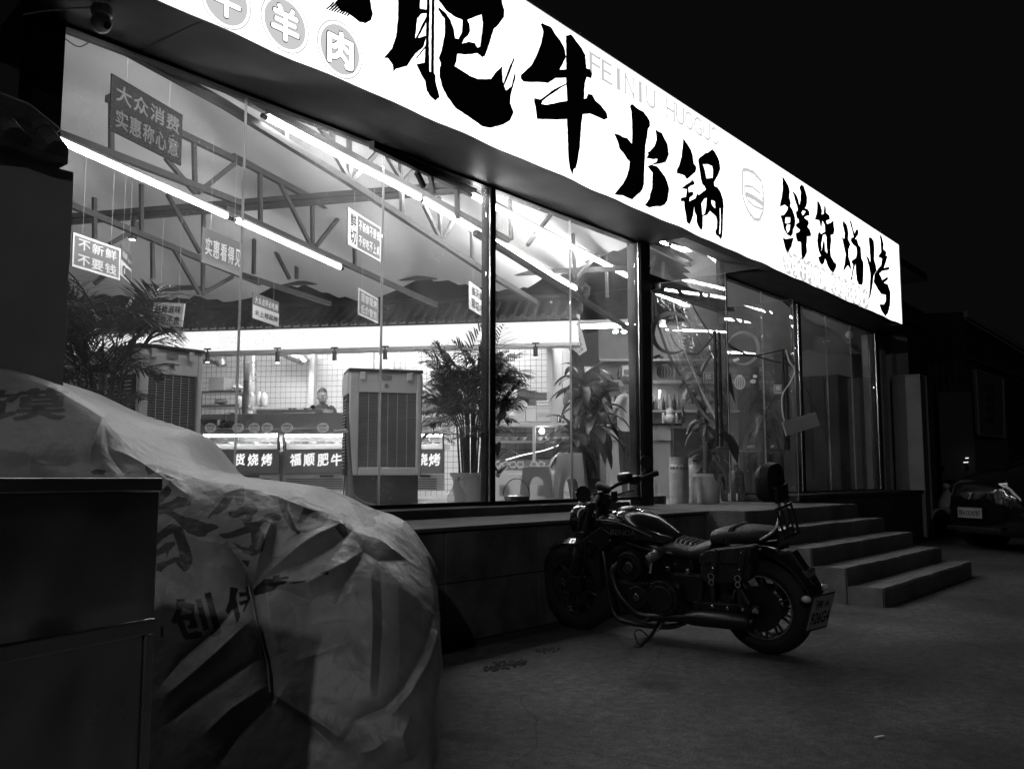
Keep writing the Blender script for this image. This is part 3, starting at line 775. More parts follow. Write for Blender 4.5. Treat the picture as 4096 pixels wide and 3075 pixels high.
b = MB(); b.tube([HM @ Vector(v) for v in ((uR - .15, 12.76, zr - .02), (uR + .02, 12.7, zr - .03), (uR + .1, 12.6, zr + .02), (uR + .13, 12.55, zr + .1), (uR + .09, 12.55, zr + .15), (uR + .04, 12.56, zr + .12), (uR + .06, 12.56, zr + .08))], [.055, .05, .045, .04, .035, .03, .02], 10); b.build('curled_end', M_tile, cano, smooth=True)
b = MB(); b.tube([HM @ Vector(v) for v in ((uR - .02, 12.7, zr), (uR + .03, 12.4, ze + .2), (uR + .05, 12.15, ze + .06))], [.05, .045, .04], 10); b.build('hip_ridge', M_tile, cano, smooth=True)
# slanted lit menu board at the end of the stall
mb_ = thing('slanted_menu_board', 'slanted lit menu board leaning at the end of the glowing fascia', 'sign', hc(2290, 1400, 12.5))
q = [hd(*p, D) for p, D in (((2312, 1287), 12.35), ((2341, 1404), 12.5), ((2300, 1432), 13.1), ((2264, 1372), 12.9))]
nn = (q[1] - q[0]).cross(q[3] - q[0]).normalized()
if nn.dot(CAM - q[0]) < 0: nn = -nn
b = MB(); b.add(q + [v - nn * .03 for v in q], [(0, 1, 2, 3), (7, 6, 5, 4), (0, 4, 5, 1), (1, 5, 6, 2), (2, 6, 7, 3), (3, 7, 4, 0)]); b.build('board', emit('menu_board', .55), mb_)
b = MB()
xa = (q[0] - q[3]).normalized(); 
for r in range(5):
    t = (r + .7) / 5.4
    l = q[3].lerp(q[2], t); rr = q[0].lerp(q[1], t)
    write_row(b, '肥牛火锅', (l + rr) / 2 + nn * .006, rr - l, nn.cross(rr - l), (rr - l).length * .8, .05, .01)
b.build('lettering', emit('menu_letter', .06), mb_)
# ---- kitchen walls with square tiles
VW = 15.0
kw = thing('kitchen_wall', 'white square tiled kitchen wall with dark joints behind the cook', 'wall', huv(-3, VW, .8))
u0, u1 = pu(250, 1600, VW), pu(2262, 1600, VW)
b = MB(); b.box((u0, VW, Z_F), (u1, VW + .1, 3.9), HM); b.build('backing', mat('tile_joint', .03, .8), kw)
M_wt = mat('white_tile', .8, .18, var=.03, scale=2)
TP = .0955; cols = int((u1 - u0) / TP); rws = int((3.5 - Z_F) / TP)
tb = MB(); tb.box((0, -.006, 0), (TP - .006, .0, TP - .006)); wproto = tb.build('wall_tile', M_wt, kw)
cnt = 0; rest = MB()
uc = pu(1291, 1500, VW)
cells = []
for i in range(cols):
    for j in range(rws):
        u = u0 + i * TP; z = Z_F + j * TP
        cells.append((abs(u - uc) + 1.2 * abs(z - 2.4), u, z))
cells.sort()
for k, (_, u, z) in enumerate(cells):
    if k < 290:
        o = wproto if k == 0 else wproto.copy()
        if k: COL.objects.link(o)
        o.matrix_parent_inverse = wm(kw).inverted(); o.matrix_basis = HM @ Matrix.Translation((u, VW - .001, z))
    else:
        rest.add([HM @ Vector(v) for v in ((u, VW - .007, z), (u + TP - .006, VW - .007, z), (u + TP - .006, VW - .007, z + TP - .006), (u, VW - .007, z + TP - .006))], [(0, 1, 2, 3)])
tag(rest.build('outer_wall_tiles', M_wt, kw), kind='stuff')
# side return of the kitchen on the right with more tiles, and pilasters
b = MB(); b.box((u1 - .001, 12.6, Z_F), (u1 + .08, VW, 3.6), HM); b.build('return_wall', mat('kitchen_return', .7, .6, var=.04), kw)
for i, (pa_, pb_) in enumerate(((1232, 1252), (1449, 1487), (2221, 2252))):
    kb(pa_, pb_, 1400, 1960, 14.6 - .4 * i, .12).build('pilaster', mat('pilaster', .62, .6, var=.05), kw)
b = MB(); b.box((u0, 12.6, 3.45), (u1, VW, 3.5), HM); b.build('kitchen_ceiling', mat('kitchen_ceiling', .75, .7, var=.04), kw)
# white framed service window, left of the palm
sw = thing('service_window', 'white framed sliding service window in the tiled kitchen', 'window', hc(1600, 1500, 14.0))
for p, q_, w in (((1565, 1425), (1790, 1500), .05), ((1565, 1500), (1720, 1560), .05), ((1565, 1425), (1567, 1600), .05), ((1640, 1450), (1642, 1600), .03), ((1720, 1475), (1722, 1640), .04), ((1668, 1395), (1668, 1460), .04), ((1595, 1395), (1595, 1430), .03)):
    b = MB(); b.bar(hc(*p, 14.2), hc(*q_, 14.2), w, w); b.build('frame_bar', mat('pvc', .75, .35, var=.03), sw)
# kitchen ceiling lamps
for i, (ua, ub) in enumerate(((-6.6, -5.0), (-4.2, -2.6), (-1.9, -.4))):
    t = thing('kitchen_lamp', ('lit tube lamp over the left end of the grill counter', 'lit tube lamp above the cook behind the fascia', 'lit tube lamp above the stacked trays behind the fascia')[i], 'lamp', huv(ua, 13.4, 3.4), 'lamps in the kitchen')
    b = MB(); b.box((ua, 13.35, 3.38), (ub, 13.45, 3.44), HM); b.build('lamp_body', M_white, t)
    b = MB(); b.tube([HM @ Vector((ua + .02, 13.4, 3.35)), HM @ Vector((ub - .02, 13.4, 3.35))], .028, 10); b.build('tube', KLIT if i < 2 else emit('kitchen_lamp_end', 70), t, smooth=True)
# ---- ducts, shelves, goods
M_foil = mat('foil', .6, .3, metal=.9, var=.12, scale=10, bump=.8, bscale=14)
def cyl(p, q_, r, n=18): return MB().tube([p, q_], r, n)
t = thing('vent_duct', 'upright galvanised vent duct rising behind the grill counter', 'duct', hc(1000, 1640, 13.4))
r = (pu(1024, 1500, 13.4) - pu(976, 1500, 13.4)) / 2
cyl(hc(1000, 1650, 13.4), hc(1000, 1380, 13.4), r).build('pipe', mat('duct_metal', .5, .3, metal=.9, var=.2, scale=5), t, smooth=True)
for py in (1452, 1525): cyl(hc(1000, py + 2, 13.4), hc(1000, py - 2, 13.4), r * 1.06).build('joint_ring', M_steel, t, smooth=True)
b = MB(); rows = []
for i in range(14):
    row = []
    z = pz(1000, 1655 - i * 6.6, 13.4)
    for k in range(24):
        a = 2 * math.pi * k / 24; rr = r * (1.1 + .14 * mnoise.noise((math.cos(a) * 2, math.sin(a) * 2, i * .8)))
        c = hc(998, 1600, 13.4); row.append((c.x + rr * math.cos(a), c.y + rr * math.sin(a), z))
    rows.append(row)
b.grid(rows, True); b.build('foil_wrap', M_foil, t, smooth=True)
t = thing('elbow_duct', 'short fat horizontal foil duct at the left kitchen wall', 'duct', hc(840, 1440, 13.9))
MB().tube([hc(800, 1432, 13.9), hc(860, 1434, 13.9), hc(884, 1446, 13.9), hc(890, 1462, 13.9)], [.1, .1, .1, .08], 18).build('pipe', M_foil, t, smooth=True)
t = thing('bent_duct', 'foil duct bending along the tiled wall above the cook', 'duct', hc(1180, 1430, 14.3))
MB().tube([hc(1120, 1405, 14.3), hc(1165, 1420, 14.3), hc(1205, 1432, 14.3), hc(1225, 1452, 14.3)], [.08, .1, .11, .08], 16).build('pipe', M_foil, t, smooth=True)
sh = thing('wall_shelf', 'two-tier steel wall shelf in the left of the kitchen', 'shelf', hc(890, 1620, 14.2))
for py in (1563, 1619): kb(780, 965, py, py + 8, 14.0, .45).build('shelf_board', M_steel, sh)
for px in (800, 955): kb(px, px + 5, 1563, 1740, 14.4, .03).build('bracket', M_steel, sh)
def tagd(o, l, c, g=None): return tag(o, l, c, g)
tagd(kb(834, 896, 1508, 1562, 14.05, .3).build('cardboard_box', mat('cardboard', .38, .8, var=.12), bevel=.006), 'printed cardboard box on the upper wall shelf', 'box')
b = MB(); rows = []
def lump(c, rx, ry, rz_, seed, n=16, m=9):
    rows = []
    for i in range(m + 1):
        t_ = math.pi * i / m; row = []
        for k in range(n):
            a = 2 * math.pi * k / n
            v = Vector((math.sin(t_) * math.cos(a), math.sin(t_) * math.sin(a), -math.cos(t_)))
            s_ = 1 + .35 * mnoise.noise(v * 1.7 + Vector((seed, 0, 0)))
            row.append(Vector(c) + Vector((v.x * rx, v.y * rx, v.z * rz_)) * s_)
        rows.append(row)
    return MB().grid(rows, True)
M_bag = mat('plastic_bag', .75, .25, var=.08, bump=.5, bscale=20)
tagd(lump(hc(885, 1606, 14.2), .11, .11, .05, 2).build('plastic_bag', M_bag, smooth=True), 'crumpled clear plastic bag on the lower wall shelf', 'bag')
tagd(lump(hc(950, 1548, 14.2), .09, .09, .06, 5).build('plastic_bag', M_bag, smooth=True), 'crumpled plastic bag beside the cardboard box', 'bag')
tagd(lump(hc(958, 1606, 13.9), .06, .06, .09, 8).build('plastic_bag', M_bag, smooth=True), 'bag bunched up beside the vent duct', 'bag')
for i, px in enumerate((1034, 1055)):
    c = hc(px, 1624, 13.8); h = pz(px, 1560 + 4 * i, 13.8) - c.z
    b = MB(); b.lathe([(.055, 0), (.06, .02), (.06, h * .6), (.05, h * .75), (.02, h * .88), (.02, h)], 14, Matrix.Translation(c))
    tagd(b.build('sauce_jug', mat('jug_plastic', .6 - .25 * i, .3, var=.08), smooth=True), ('white plastic sauce jug next to the vent duct', 'darker plastic sauce jug beyond the white jug')[i], 'jug')
    tagd
# steel worktop, back panel, trays in front of the cook
cw = thing('grill_counter', 'stainless steel grill counter with a tall reflective splash panel', 'counter', huv(-3.6, 12.75, Z_F))
kb(800, 1680, 1652, 1712, 12.9, .03).build('splash_panel', mat('splash_steel', .5, .16, metal=1, var=.15, scale=2.2, bump=.5, bscale=2.5), cw)
kb(800, 1685, 1708, 1716, 12.55, .5).build('worktop', M_steel, cw)
kb(800, 1685, 1716, 1960, 12.7, .4).build('counter_body', M_steel_dull, cw)
kb(1025, 1300, 1636, 1651, 13.2, .35).build('upper_shelf', M_steel_dull, cw)
t = thing('steel_tray', 'flat steel tray with small pans in front of the cook', 'tray', hc(1215, 1644, 12.85))
kb(1122, 1290, 1640, 1649, 12.83, .3).build('tray_body', M_steel, t)
for px in (1170, 1232):
    c = hc(px, 1640, 12.98)
    MB().lathe([(.06, 0), (.065, .03), (.06, .03), (.055, .005)], 14, Matrix.Translation(c)).build('pan', M_steel, t, smooth=True)
t = thing('wire_basket', 'dark wire mesh basket on the left of the grill counter', 'basket', hc(918, 1690, 12.6))
c = hc(910, 1706, 12.6)
for k in range(9):
    a = math.pi * k / 8
    MB().tube([c + UC * (.14 * math.cos(a)), c + UC * (.12 * math.cos(a)) + ZV * (.16 * math.sin(a) + .06), c + UC * .1 + ZV * .2], .003, 5).build('wire', M_frame, t)
t = thing('black_wok', 'black round wok set into the left of the grill counter', 'wok', hc(860, 1706, 12.6))
MB().lathe([(.02, -.06), (.14, -.03), (.19, .05), (.2, .055), (.18, .045), (.1, -.02)], 24, Matrix.Translation(hc(850, 1694, 12.7))).build('bowl', M_black, t, smooth=True)
MB().tube([hc(880, 1690, 12.7), hc(905, 1684, 12.6)], .012, 8).build('handle', M_black, t)
# ---- refrigerated counters with lettering
M_panel = mat('panel_grey', .16, .35, metal=.4, var=.12, scale=3)
E_let = emit('panel_letter', 1.25)
def fridge(label, pa_, pb_, txt, pos, size):
    t = thing('display_counter', label, 'display counter', hc((pa_ + pb_) / 2, 1960, 12.0), 'refrigerated counters in front of the grill')
    fp = kb(pa_, pb_, 1796, 1893, 12.0, .04).build('front_panel', M_panel, t)
    vp = kb(pa_, pb_, 1896, 1962, 12.05, .04).build('vent_panel', mat('panel_light', .4, .35, metal=.5, var=.1), t)
    for k in range(5):
        kb(pa_ + 12, pb_ - 30, 1914 + k * 9, 1917 + k * 9, 12.035, .01).build('vent_slot', M_black, vp)
    kb(pa_ + (pb_ - pa_) * .55, pa_ + (pb_ - pa_) * .75, 1900, 1908, 12.035, .01).build('control_strip', M_black, vp)
    kb(pa_, pb_, 1737, 1794, 11.98, .012).build('front_glass', M_glass3, t)
    kb(pa_, pb_, 1730, 1736, 11.96, .4).build('top_rail', M_steel, t)
    kb(pa_, pb_, 1776, 1796, 12.06, .35).build('tray_bed', M_white, t)
    for px in (pa_, pb_ - 5): kb(px, px + 5, 1736, 1796, 11.985, .02).build('corner_trim', M_frame, t)
    kb(pa_ + 8, pb_ - 8, 1738, 1746, 12.02, .02).build('lamp_strip', emit('case_lamp', 70), t)
    for ch, px in zip(txt, pos):
        b = MB(); write(b, ch, hc(px, 1838, 11.99), UC + ZV * .12, ZV, size, size * 1.05, .03); b.build('letter', E_let, fp)
    # dishes inside
    n = int((pb_ - pa_) / 34)
    for k in range(n):
        px = pa_ + 20 + k * 34
        b = MB(); c = hc(px, 1775, 12.2)
        b.lathe([(.03, 0), (.055, .03), (.05, .03), (.02, .01)], 10, Matrix.Translation(c)); b.build('dish', M_steel if k % 3 else M_white, t, smooth=True)
fridge('grey refrigerated counter lettered with the last three grill characters', 805, 1114, '货烧烤', (958, 1012, 1067), .155)
fridge('grey refrigerated counter lettered with the owner name characters beside the cooler', 1132, 1400, '福顺肥牛', (1182, 1236, 1292, 1346), .155)
fridge('grey refrigerated counter partly hidden between the cooler and the tall palm', 1560, 1776, '货烧烤', (1640, 1688, 1738), .155)
b = MB()
t = thing('steel_brackets', 'pair of square black steel posts standing between the counters', 'bracket', hc(1120, 1800, 11.9))
for px in (1118, 1143):
    b = MB(); b.tube([hc(px, 1800, 11.95), hc(px, 1766, 11.95), hc(px - 9, 1766, 11.95)], .009, 6); b.build('post', M_frame, t)
# cloud price tags
M_tagw = mat('tag_paper', .7, .6, var=.05); M_tagi = mat('tag_ink', .03, .7)
def cloud(px, py, t1, t2, lab):
    t = thing('price_tag', lab, 'price tag', hc(px, py + 20, 11.95), 'cloud shaped price tags')
    c = hc(px, py, 11.95)
    pts = []
    for k in range(40):
        a = 2 * math.pi * k / 40
        r = 1 + .09 * abs(math.sin(a * 4.5))
        pts.append((.082 * r * math.cos(a), .066 * r * math.sin(a)))
    MB().poly([pts], .004, lambda x, y: c + UC * x + ZV * y, -NC).build('tag_card', M_tagw, t)
    b = MB(); write_row(b, t1, c - NC * .008 + ZV * .028, UC, ZV, .12, .034, .02); write_row(b, t2, c - NC * .008 - ZV * .02, UC, ZV, .1, .028, .005); b.build('lettering', M_tagi, t)
for px, a, b2, lb in ((842, '招牌菜品', '香嫩', 'cloud shaped price tag right beside the left cooler'), (952, '招牌菜品', '肥牛', 'cloud shaped price tag on the first glass seam below the wire basket'), (1017, '店长推荐', '鲜毛肚', 'cloud shaped price tag under the foil wrapped duct'),
        (1069, '招牌菜品', '黑胡椒', 'cloud shaped price tag under the sauce jugs'), (1148, '招牌菜品', '牛黄喉', 'cloud shaped price tag above the black bracket posts'), (1292, '店长推荐', '牛蹄筋', 'cloud shaped price tag straight below the cook'), (1697, '店长推荐', '花甲', 'cloud shaped price tag right of the tall cooler under the slicer'), (1786, '招牌菜品', '牛肉', 'cloud shaped price tag against the bushy palm leaves')):
    cloud(px, 1711, a, b2, lb)
# spotlights under the fascia and on the cross beam
def spot(label, px, py0, py1, V, r=.032, on=1.0, tilt=0):
    P = hc(px, py0, V); Q = hc(px + tilt, py1, V)
    t = thing('spotlight', label, 'spotlight', P, 'black cylinder spotlights')
    d = (Q - P).normalized(); L_ = (Q - P).length
    MB().tube([P, P + d * L_ * .2], .012, 8).build('stem', M_black, t)
    MB().bar(P + UC * -.05 + ZV * .01, P + UC * .05 + ZV * .01, .03, .02).build('base', M_black, t)
    MB().tube([P + d * L_ * .2, Q], r, 14).build('can', mat('spot_can', .015, .4), t, smooth=True)
    MB().tube([Q + d * .001, Q + d * .006], r * .75, 14).build('lens', emit('spot_lens', 12), t)
spot('black spotlight under the fascia beside the left cooler', 830, 1399, 1448, 12.2)
spot('black spotlight under the fascia next to the vent duct', 1110, 1396, 1450, 12.2)
spot('black spotlight under the fascia above the cook', 1338, 1394, 1445, 12.2)
spot('black spotlight under the fascia above the right cooler', 1541, 1389, 1440, 12.2)
spot('black spotlight under the fascia above the tray stacks', 2142, 1376, 1428, 12.2)
spot('big black spotlight hanging from the wide cross beam near the 01 board', 543, 868, 958, 8.9, .045, tilt=-14)
# ---- right hand glass display case, trays, boxes
dc = thing('glass_display_case', 'white framed glass display case with bowls beside the tall palm', 'display case', hc(2130, 1960, 11.6))
VD = 11.6
kb(1960, 2302, 1692, 1704, VD, .5).build('top_frame', mat('case_white', .7, .35, var=.04), dc)
for px in (1960, 2130, 2290): kb(px, px + 12, 1704, 1880, VD, .04).build('case_post', MATS['case_white'], dc)
kb(1972, 2130, 1706, 1838, VD + .01, .008).build('case_glass', M_glass3, dc); kb(2142, 2290, 1706, 1838, VD + .01, .008).build('case_glass', M_glass3, dc)
kb(1972, 2290, 1762, 1768, VD + .05, .35).build('glass_shelf', mat('shelf_white', .6, .3), dc)
kb(1960, 2302, 1838, 1880, VD + .005, .03).build('sticker_band', mat('band_grey', .22, .4), dc)
kb(1960, 2302, 1706, 1880, VD + .48, .02).build('case_back', mat('case_back', .28, .5), dc)
for k in range(8): kb(1985 + k * 38, 1987 + k * 38, 1708, 1838, VD + .475, .004).build('back_joint', M_black, dc)
for k in range(4): kb(1962, 2300, 1730 + k * 34, 1732 + k * 34, VD + .474, .004).build('back_joint', M_black, dc)
kb(1955, 2308, 1880, 1900, VD - .02, .5).build('skirting', MATS['case_white'], dc)
kb(1965, 2300, 1900, 1965, VD + .01, .45).build('cabinet', MATS['case_white'], dc)
MB().ell(hc(2168, 1724, VD + .1), (.035, .035, .035)).build('bulb', emit('case_bulb', 40), dc, smooth=True)
b = MB(); b.tube([hc(2000, 1846, VD + .03), hc(2080, 1822, VD + .03), hc(2180, 1800, VD + .03), hc(2286, 1762, VD + .03)], .006, 6); b.build('reflection_streak', emit('reflection_streak', 5), dc)  # glowing strand stands in for a reflection on the case glass
for k in range(9):
    px = 1990 + k * 34
    if 2120 < px < 2150: continue
    MB().lathe([(.025, 0), (.055, .045), (.05, .045), (.02, .008)], 12, Matrix.Translation(hc(px, 1761 if k % 2 else 1760, VD + .22))).build('bowl', M_white, dc, smooth=True)
for k in range(6):
    px = 1992 + k * 30 + (24 if k > 3 else 0); c = hc(px, 1859, VD - .002)
    pts = [(.05 * (1 + .14 * math.sin(a * 5 + k) + .08 * math.sin(a * 3)) * math.cos(a), .052 * (1 + .12 * math.cos(a * 4 + k)) * math.sin(a)) for a in [2 * math.pi * j / 28 for j in range(28)]]
    MB().poly([pts], .003, lambda x, y: c + UC * x + ZV * y, -NC).build('round_sticker', M_tagw, dc)
    MB().poly([[(x * .6, y * .45 + .008) for x, y in pts]], .002, lambda x, y: c - NC * .005 + UC * x + ZV * y, -NC).build('sticker_print', mat('sticker_grey', .3, .6), dc)
# stacks of trays and white boxes: every one its own thing
M_tray = mat('grey_tray', .3, .5, var=.1)
si = 0
for px0, px1, ytop, wh in ((2068, 2100, 1558, 'the tallest tray stack'), (2101, 2140, 1566, 'the second tallest tray stack'), (2142, 2184, 1573, 'the tray stack behind the small carton'), (2185, 2220, 1577, 'the lowest tray stack by the pilaster')):
    y = 1625; k = 0
    while y > ytop:
        b = kb(px0, px1, y - 7, y - 2, 13.6, .3)
        kb(px0 - 1.5, px1 + 1.5, y - 8, y - 6.4, 13.59, .32, b)
        tag(b.build('food_tray', M_tray), ('topmost' if y - 8 <= ytop else 'bottom' if k == 0 else 'inner') + ' grey food tray of ' + wh, 'tray', 'stacked grey food trays')
        y -= 8; k += 1
M_foam = mat('foam_white', .85, .6, var=.03)
for px0, px1, y0, y1, lab in ((2053, 2101, 1602, 1640, 'white lidded tub on top of the tall pile on the display case'), (2053, 2101, 1642, 1686, 'white lidded tub under the tall pile on the display case'),
                              (2103, 2144, 1624, 1686, 'white rounded tub in the middle of the display case top'), (2146, 2196, 1602, 1623, 'small white carton topmost of the right pile on the display case'),
                              (2146, 2202, 1625, 1653, 'white carton in the middle of the right pile on the display case'), (2146, 2202, 1655, 1686, 'white carton at the bottom of the right pile on the display case')):
    t = thing('white_tub', lab, 'tub', hc((px0 + px1) / 2, y1, 12.0), 'white tubs on the display case')
    kb(px0, px1, y0 + 7, y1, 11.95, .2).build('tub', M_foam, t, bevel=.008)
    kb(px0 - 1, px1 + 1, y0, y0 + 6, 11.94, .22).build('lid', M_foam, t, bevel=.008)
b = MB(); b.lathe([(.03, 0), (.042, .12), (.04, .12)], 14, Matrix.Translation(hc(2212, 1690, 11.9))); tag(b.build('paper_cup', M_foam, smooth=True), 'white paper cup stack beside the white cartons', 'cup')
for i, px in enumerate((2236, 2252)):
    c = hc(px, 1692, 11.8); b = MB(); b.lathe([(.03, 0), (.03, .1), (.022, .11)], 14, Matrix.Translation(c)); tag(b.build('drink_can', M_steel, smooth=True), ('drink can beside the white paper cups', 'drink can at the very end of the display case')[i], 'can', 'drink cans on the display case')
t = thing('meat_slicer', 'grey meat slicer machine standing beside the right cooler', 'slicer', hc(1740, 1700, 12.6))
kb(1690, 1830, 1670, 1705, 12.5, .3).build('slicer_base', mat('slicer_grey', .55, .4), t, bevel=.01)
b = MB(); b.bar(hc(1690, 1640, 12.6), hc(1760, 1600, 12.6), .25, .16); b.build('carriage', MATS['slicer_grey'], t, bevel=.01)
MB().tube([hc(1745, 1680, 12.5), hc(1752, 1640, 12.5), hc(1740, 1615, 12.5)], .02, 8).build('arm', M_steel, t)
MB().lathe([(.11, -.005), (.115, 0), (.11, .005)], 24, Matrix.Translation(hc(1722, 1625, 12.48)) @ Matrix.Rotation(AZ - math.pi / 2, 4, 'Z') @ Matrix.Rotation(math.pi / 2, 4, 'X')).build('blade', M_steel, t, smooth=True)
# ================================================================== boards hanging from wires
def board(name_label, tl, bl, tr, br, D, cr, base, rows, ink, border=None, halves=None, left=None, wires=2):
    tl, bl, tr, br = (cr(*p) for p in (tl, bl, tr, br))
    Dr = D * (bl[1] - tl[1]) / (br[1] - tr[1])
    L0 = hd(*bl, D); L1 = hd(*tl, D); R0 = hd(*br, Dr); R1 = hd(*tr, Dr)
    h = ((L1 - L0).length + (R1 - R0).length) / 2
    c = (L0 + L1 + R0 + R1) / 4
    xa = (R0 + R1) / 2 - (L0 + L1) / 2; w = xa.length; xa.normalize()
    xa.z *= .5; xa.normalize(); ya = ZV - xa * xa.z; ya.normalize()
    nn = xa.cross(ya)
    if nn.dot(CAM - c) < 0: nn = -nn
    t = thing('hanging_board', name_label, 'board', c - ya * h / 2, 'boards hanging from the roof')
    M = Matrix((xa, ya, nn)).transposed().to_4x4(); M.translation = c
    b = MB(); b.box((-w / 2, -h / 2, -.006), (w / 2, h / 2, .006), M); pn = b.build('panel', base, t)
    if border:
        for a, e in (((-w/2, -h/2), (w/2, -h/2 + .02)), ((-w/2, h/2 - .02), (w/2, h/2)), ((-w/2, -h/2 + .021), (-w/2 + .018, h/2 - .021)), ((w/2 - .018, -h/2 + .021), (w/2, h/2 - .021))):
            b = MB(); b.box((a[0], a[1], .0062), (e[0], e[1], .0085), M); b.build('border_strip', border, pn)
    if halves:
        b = MB(); b.box((-w / 2 + .001, -h / 2 + .001, .0062), (w / 2 - .001, halves[0] * h, .0085), M); b.build('lower_band', halves[1], pn)
    if left:
        b = MB(); b.box((-w / 2 + .02, -h / 2 + .02, .0065), (-w / 2 + w * .27, h / 2 - .02, .009), M); b.build('side_band', left[0], pn)
        b = MB(); write_row(b, left[1][0], M @ Vector((-w / 2 + w * .145, h * .22, .011)), xa, ya, w * .2, h * .36, .03); write_row(b, left[1][1], M @ Vector((-w / 2 + w * .145, -h * .22, .011)), xa, ya, w * .2, h * .36, .03)
        b.build('side_lettering', left[2], pn)
    for txt, cx_, cy_, ww, hh, mi in rows:
        b = MB(); write_row(b, txt, M @ Vector((cx_ * w, cy_ * h, .011)), xa, ya, w * ww, h * hh, .022); b.build('lettering', mi or ink, pn)
    for k in range(wires):
        xx = (-.3 + .6 * k) * w
        p = M @ Vector((xx, h / 2 - .01, 0)); MB().tube([p, p + ZV * .9], .0015, 4).build('wire', mat('wire', .5, .4), t)
B_dark = mat('board_dark', .016, .8, var=.05, spec=.1); B_mid = mat('board_mid', .13, .4, var=.05); B_light = mat('board_light', .62, .45, var=.04)
I_white = mat('print_white', .78, .5, var=.02); I_grey = mat('print_grey', .11, .7, var=.02, spec=.2); I_black = mat('print_black', .03, .5)
c5 = crop(1600, 1100, .5419)
board('dark hanging board with two rows of dull grey characters near the camera dome', (893,595), (880,1050), (1463,925), (1455,1330), 6.3, c1, B_dark,
      [('大众消费', 0, .22, .92, .3, None), ('实惠称心意', 0, -.23, .9, .32, None)], I_grey)
board('grey hanging board with white border and two rows behind the left palm', (640,515), (632,815), (1060,648), (1055,925), 7.5, c3, B_mid,
      [('不新鲜', 0, .22, .84, .3, None), ('不要钱', 0, -.24, .84, .3, None)], I_white, border=I_white)
board('small hanging board with white lower half printed 01', (1064,652), (1060,918), (1165,690), (1150,935), 8.3, c3, B_mid,
      [('福顺', -.22, .25, .5, .2, None), ('肥牛', .27, .2, .36, .13, None), ('01', 0, -.27, .8, .36, I_grey)], I_white, halves=(.02, I_white))
board('grey hanging board with a single row of white characters at the first seam', (1795,455), (1775,765), (2137,610), (2125,900), 8.0, c3, B_mid,
      [('实惠看得见', .02, 0, .94, .5, None)], I_white)
board('pale hanging board with dark characters behind the left palm leaves', (1370,1100), (1345,1300), (1622,1165), (1620,1370), 9.2, c3, B_light,
      [('鲜烤滋味', 0, .22, .86, .32, None), ('平价不贵', 0, -.24, .86, .32, None)], I_black)
board('grey bordered hanging board with a white strip of two large characters on its side', (990,1070), (978,1368), (1250,1225), (1242,1498), 8.7, c2, B_mid,
      [('不新鲜不要钱', .13, .2, .66, .26, None), ('不好吃不上桌', .13, -.22, .66, .26, None)], I_white, border=I_white, left=(I_white, ('鲜', '切'), I_black))
board('hanging board with dark upper half and pale lower half beside the second pane seam', (463,152), (463,380), (693,240), (693,455), 10.2, c4, B_mid,
      [('大众点评必吃榜', 0, .24, .9, .26, None), ('未上榜品牌', 0, -.25, .9, .22, I_black)], I_white, halves=(.02, B_light))
board('dark grey bordered hanging board above the right cooler', (1395,128), (1402,360), (1570,200), (1572,415), 10.2, c4, mat('board_grey', .16, .4),
      [('现穿现烤', 0, .2, .84, .32, None), ('低价管饱', 0, -.23, .84, .32, None)], I_white, border=I_white)
board('white hanging board with dark characters half behind the first black post', (513,58), (510,258), (640,132), (640,315), 10.3, c5, mat('board_white', .75, .4, var=.03),
      [('当天鲜牛', 0, .22, .88, .32, None), ('现切才上', 0, -.24, .88, .32, None)], I_black)
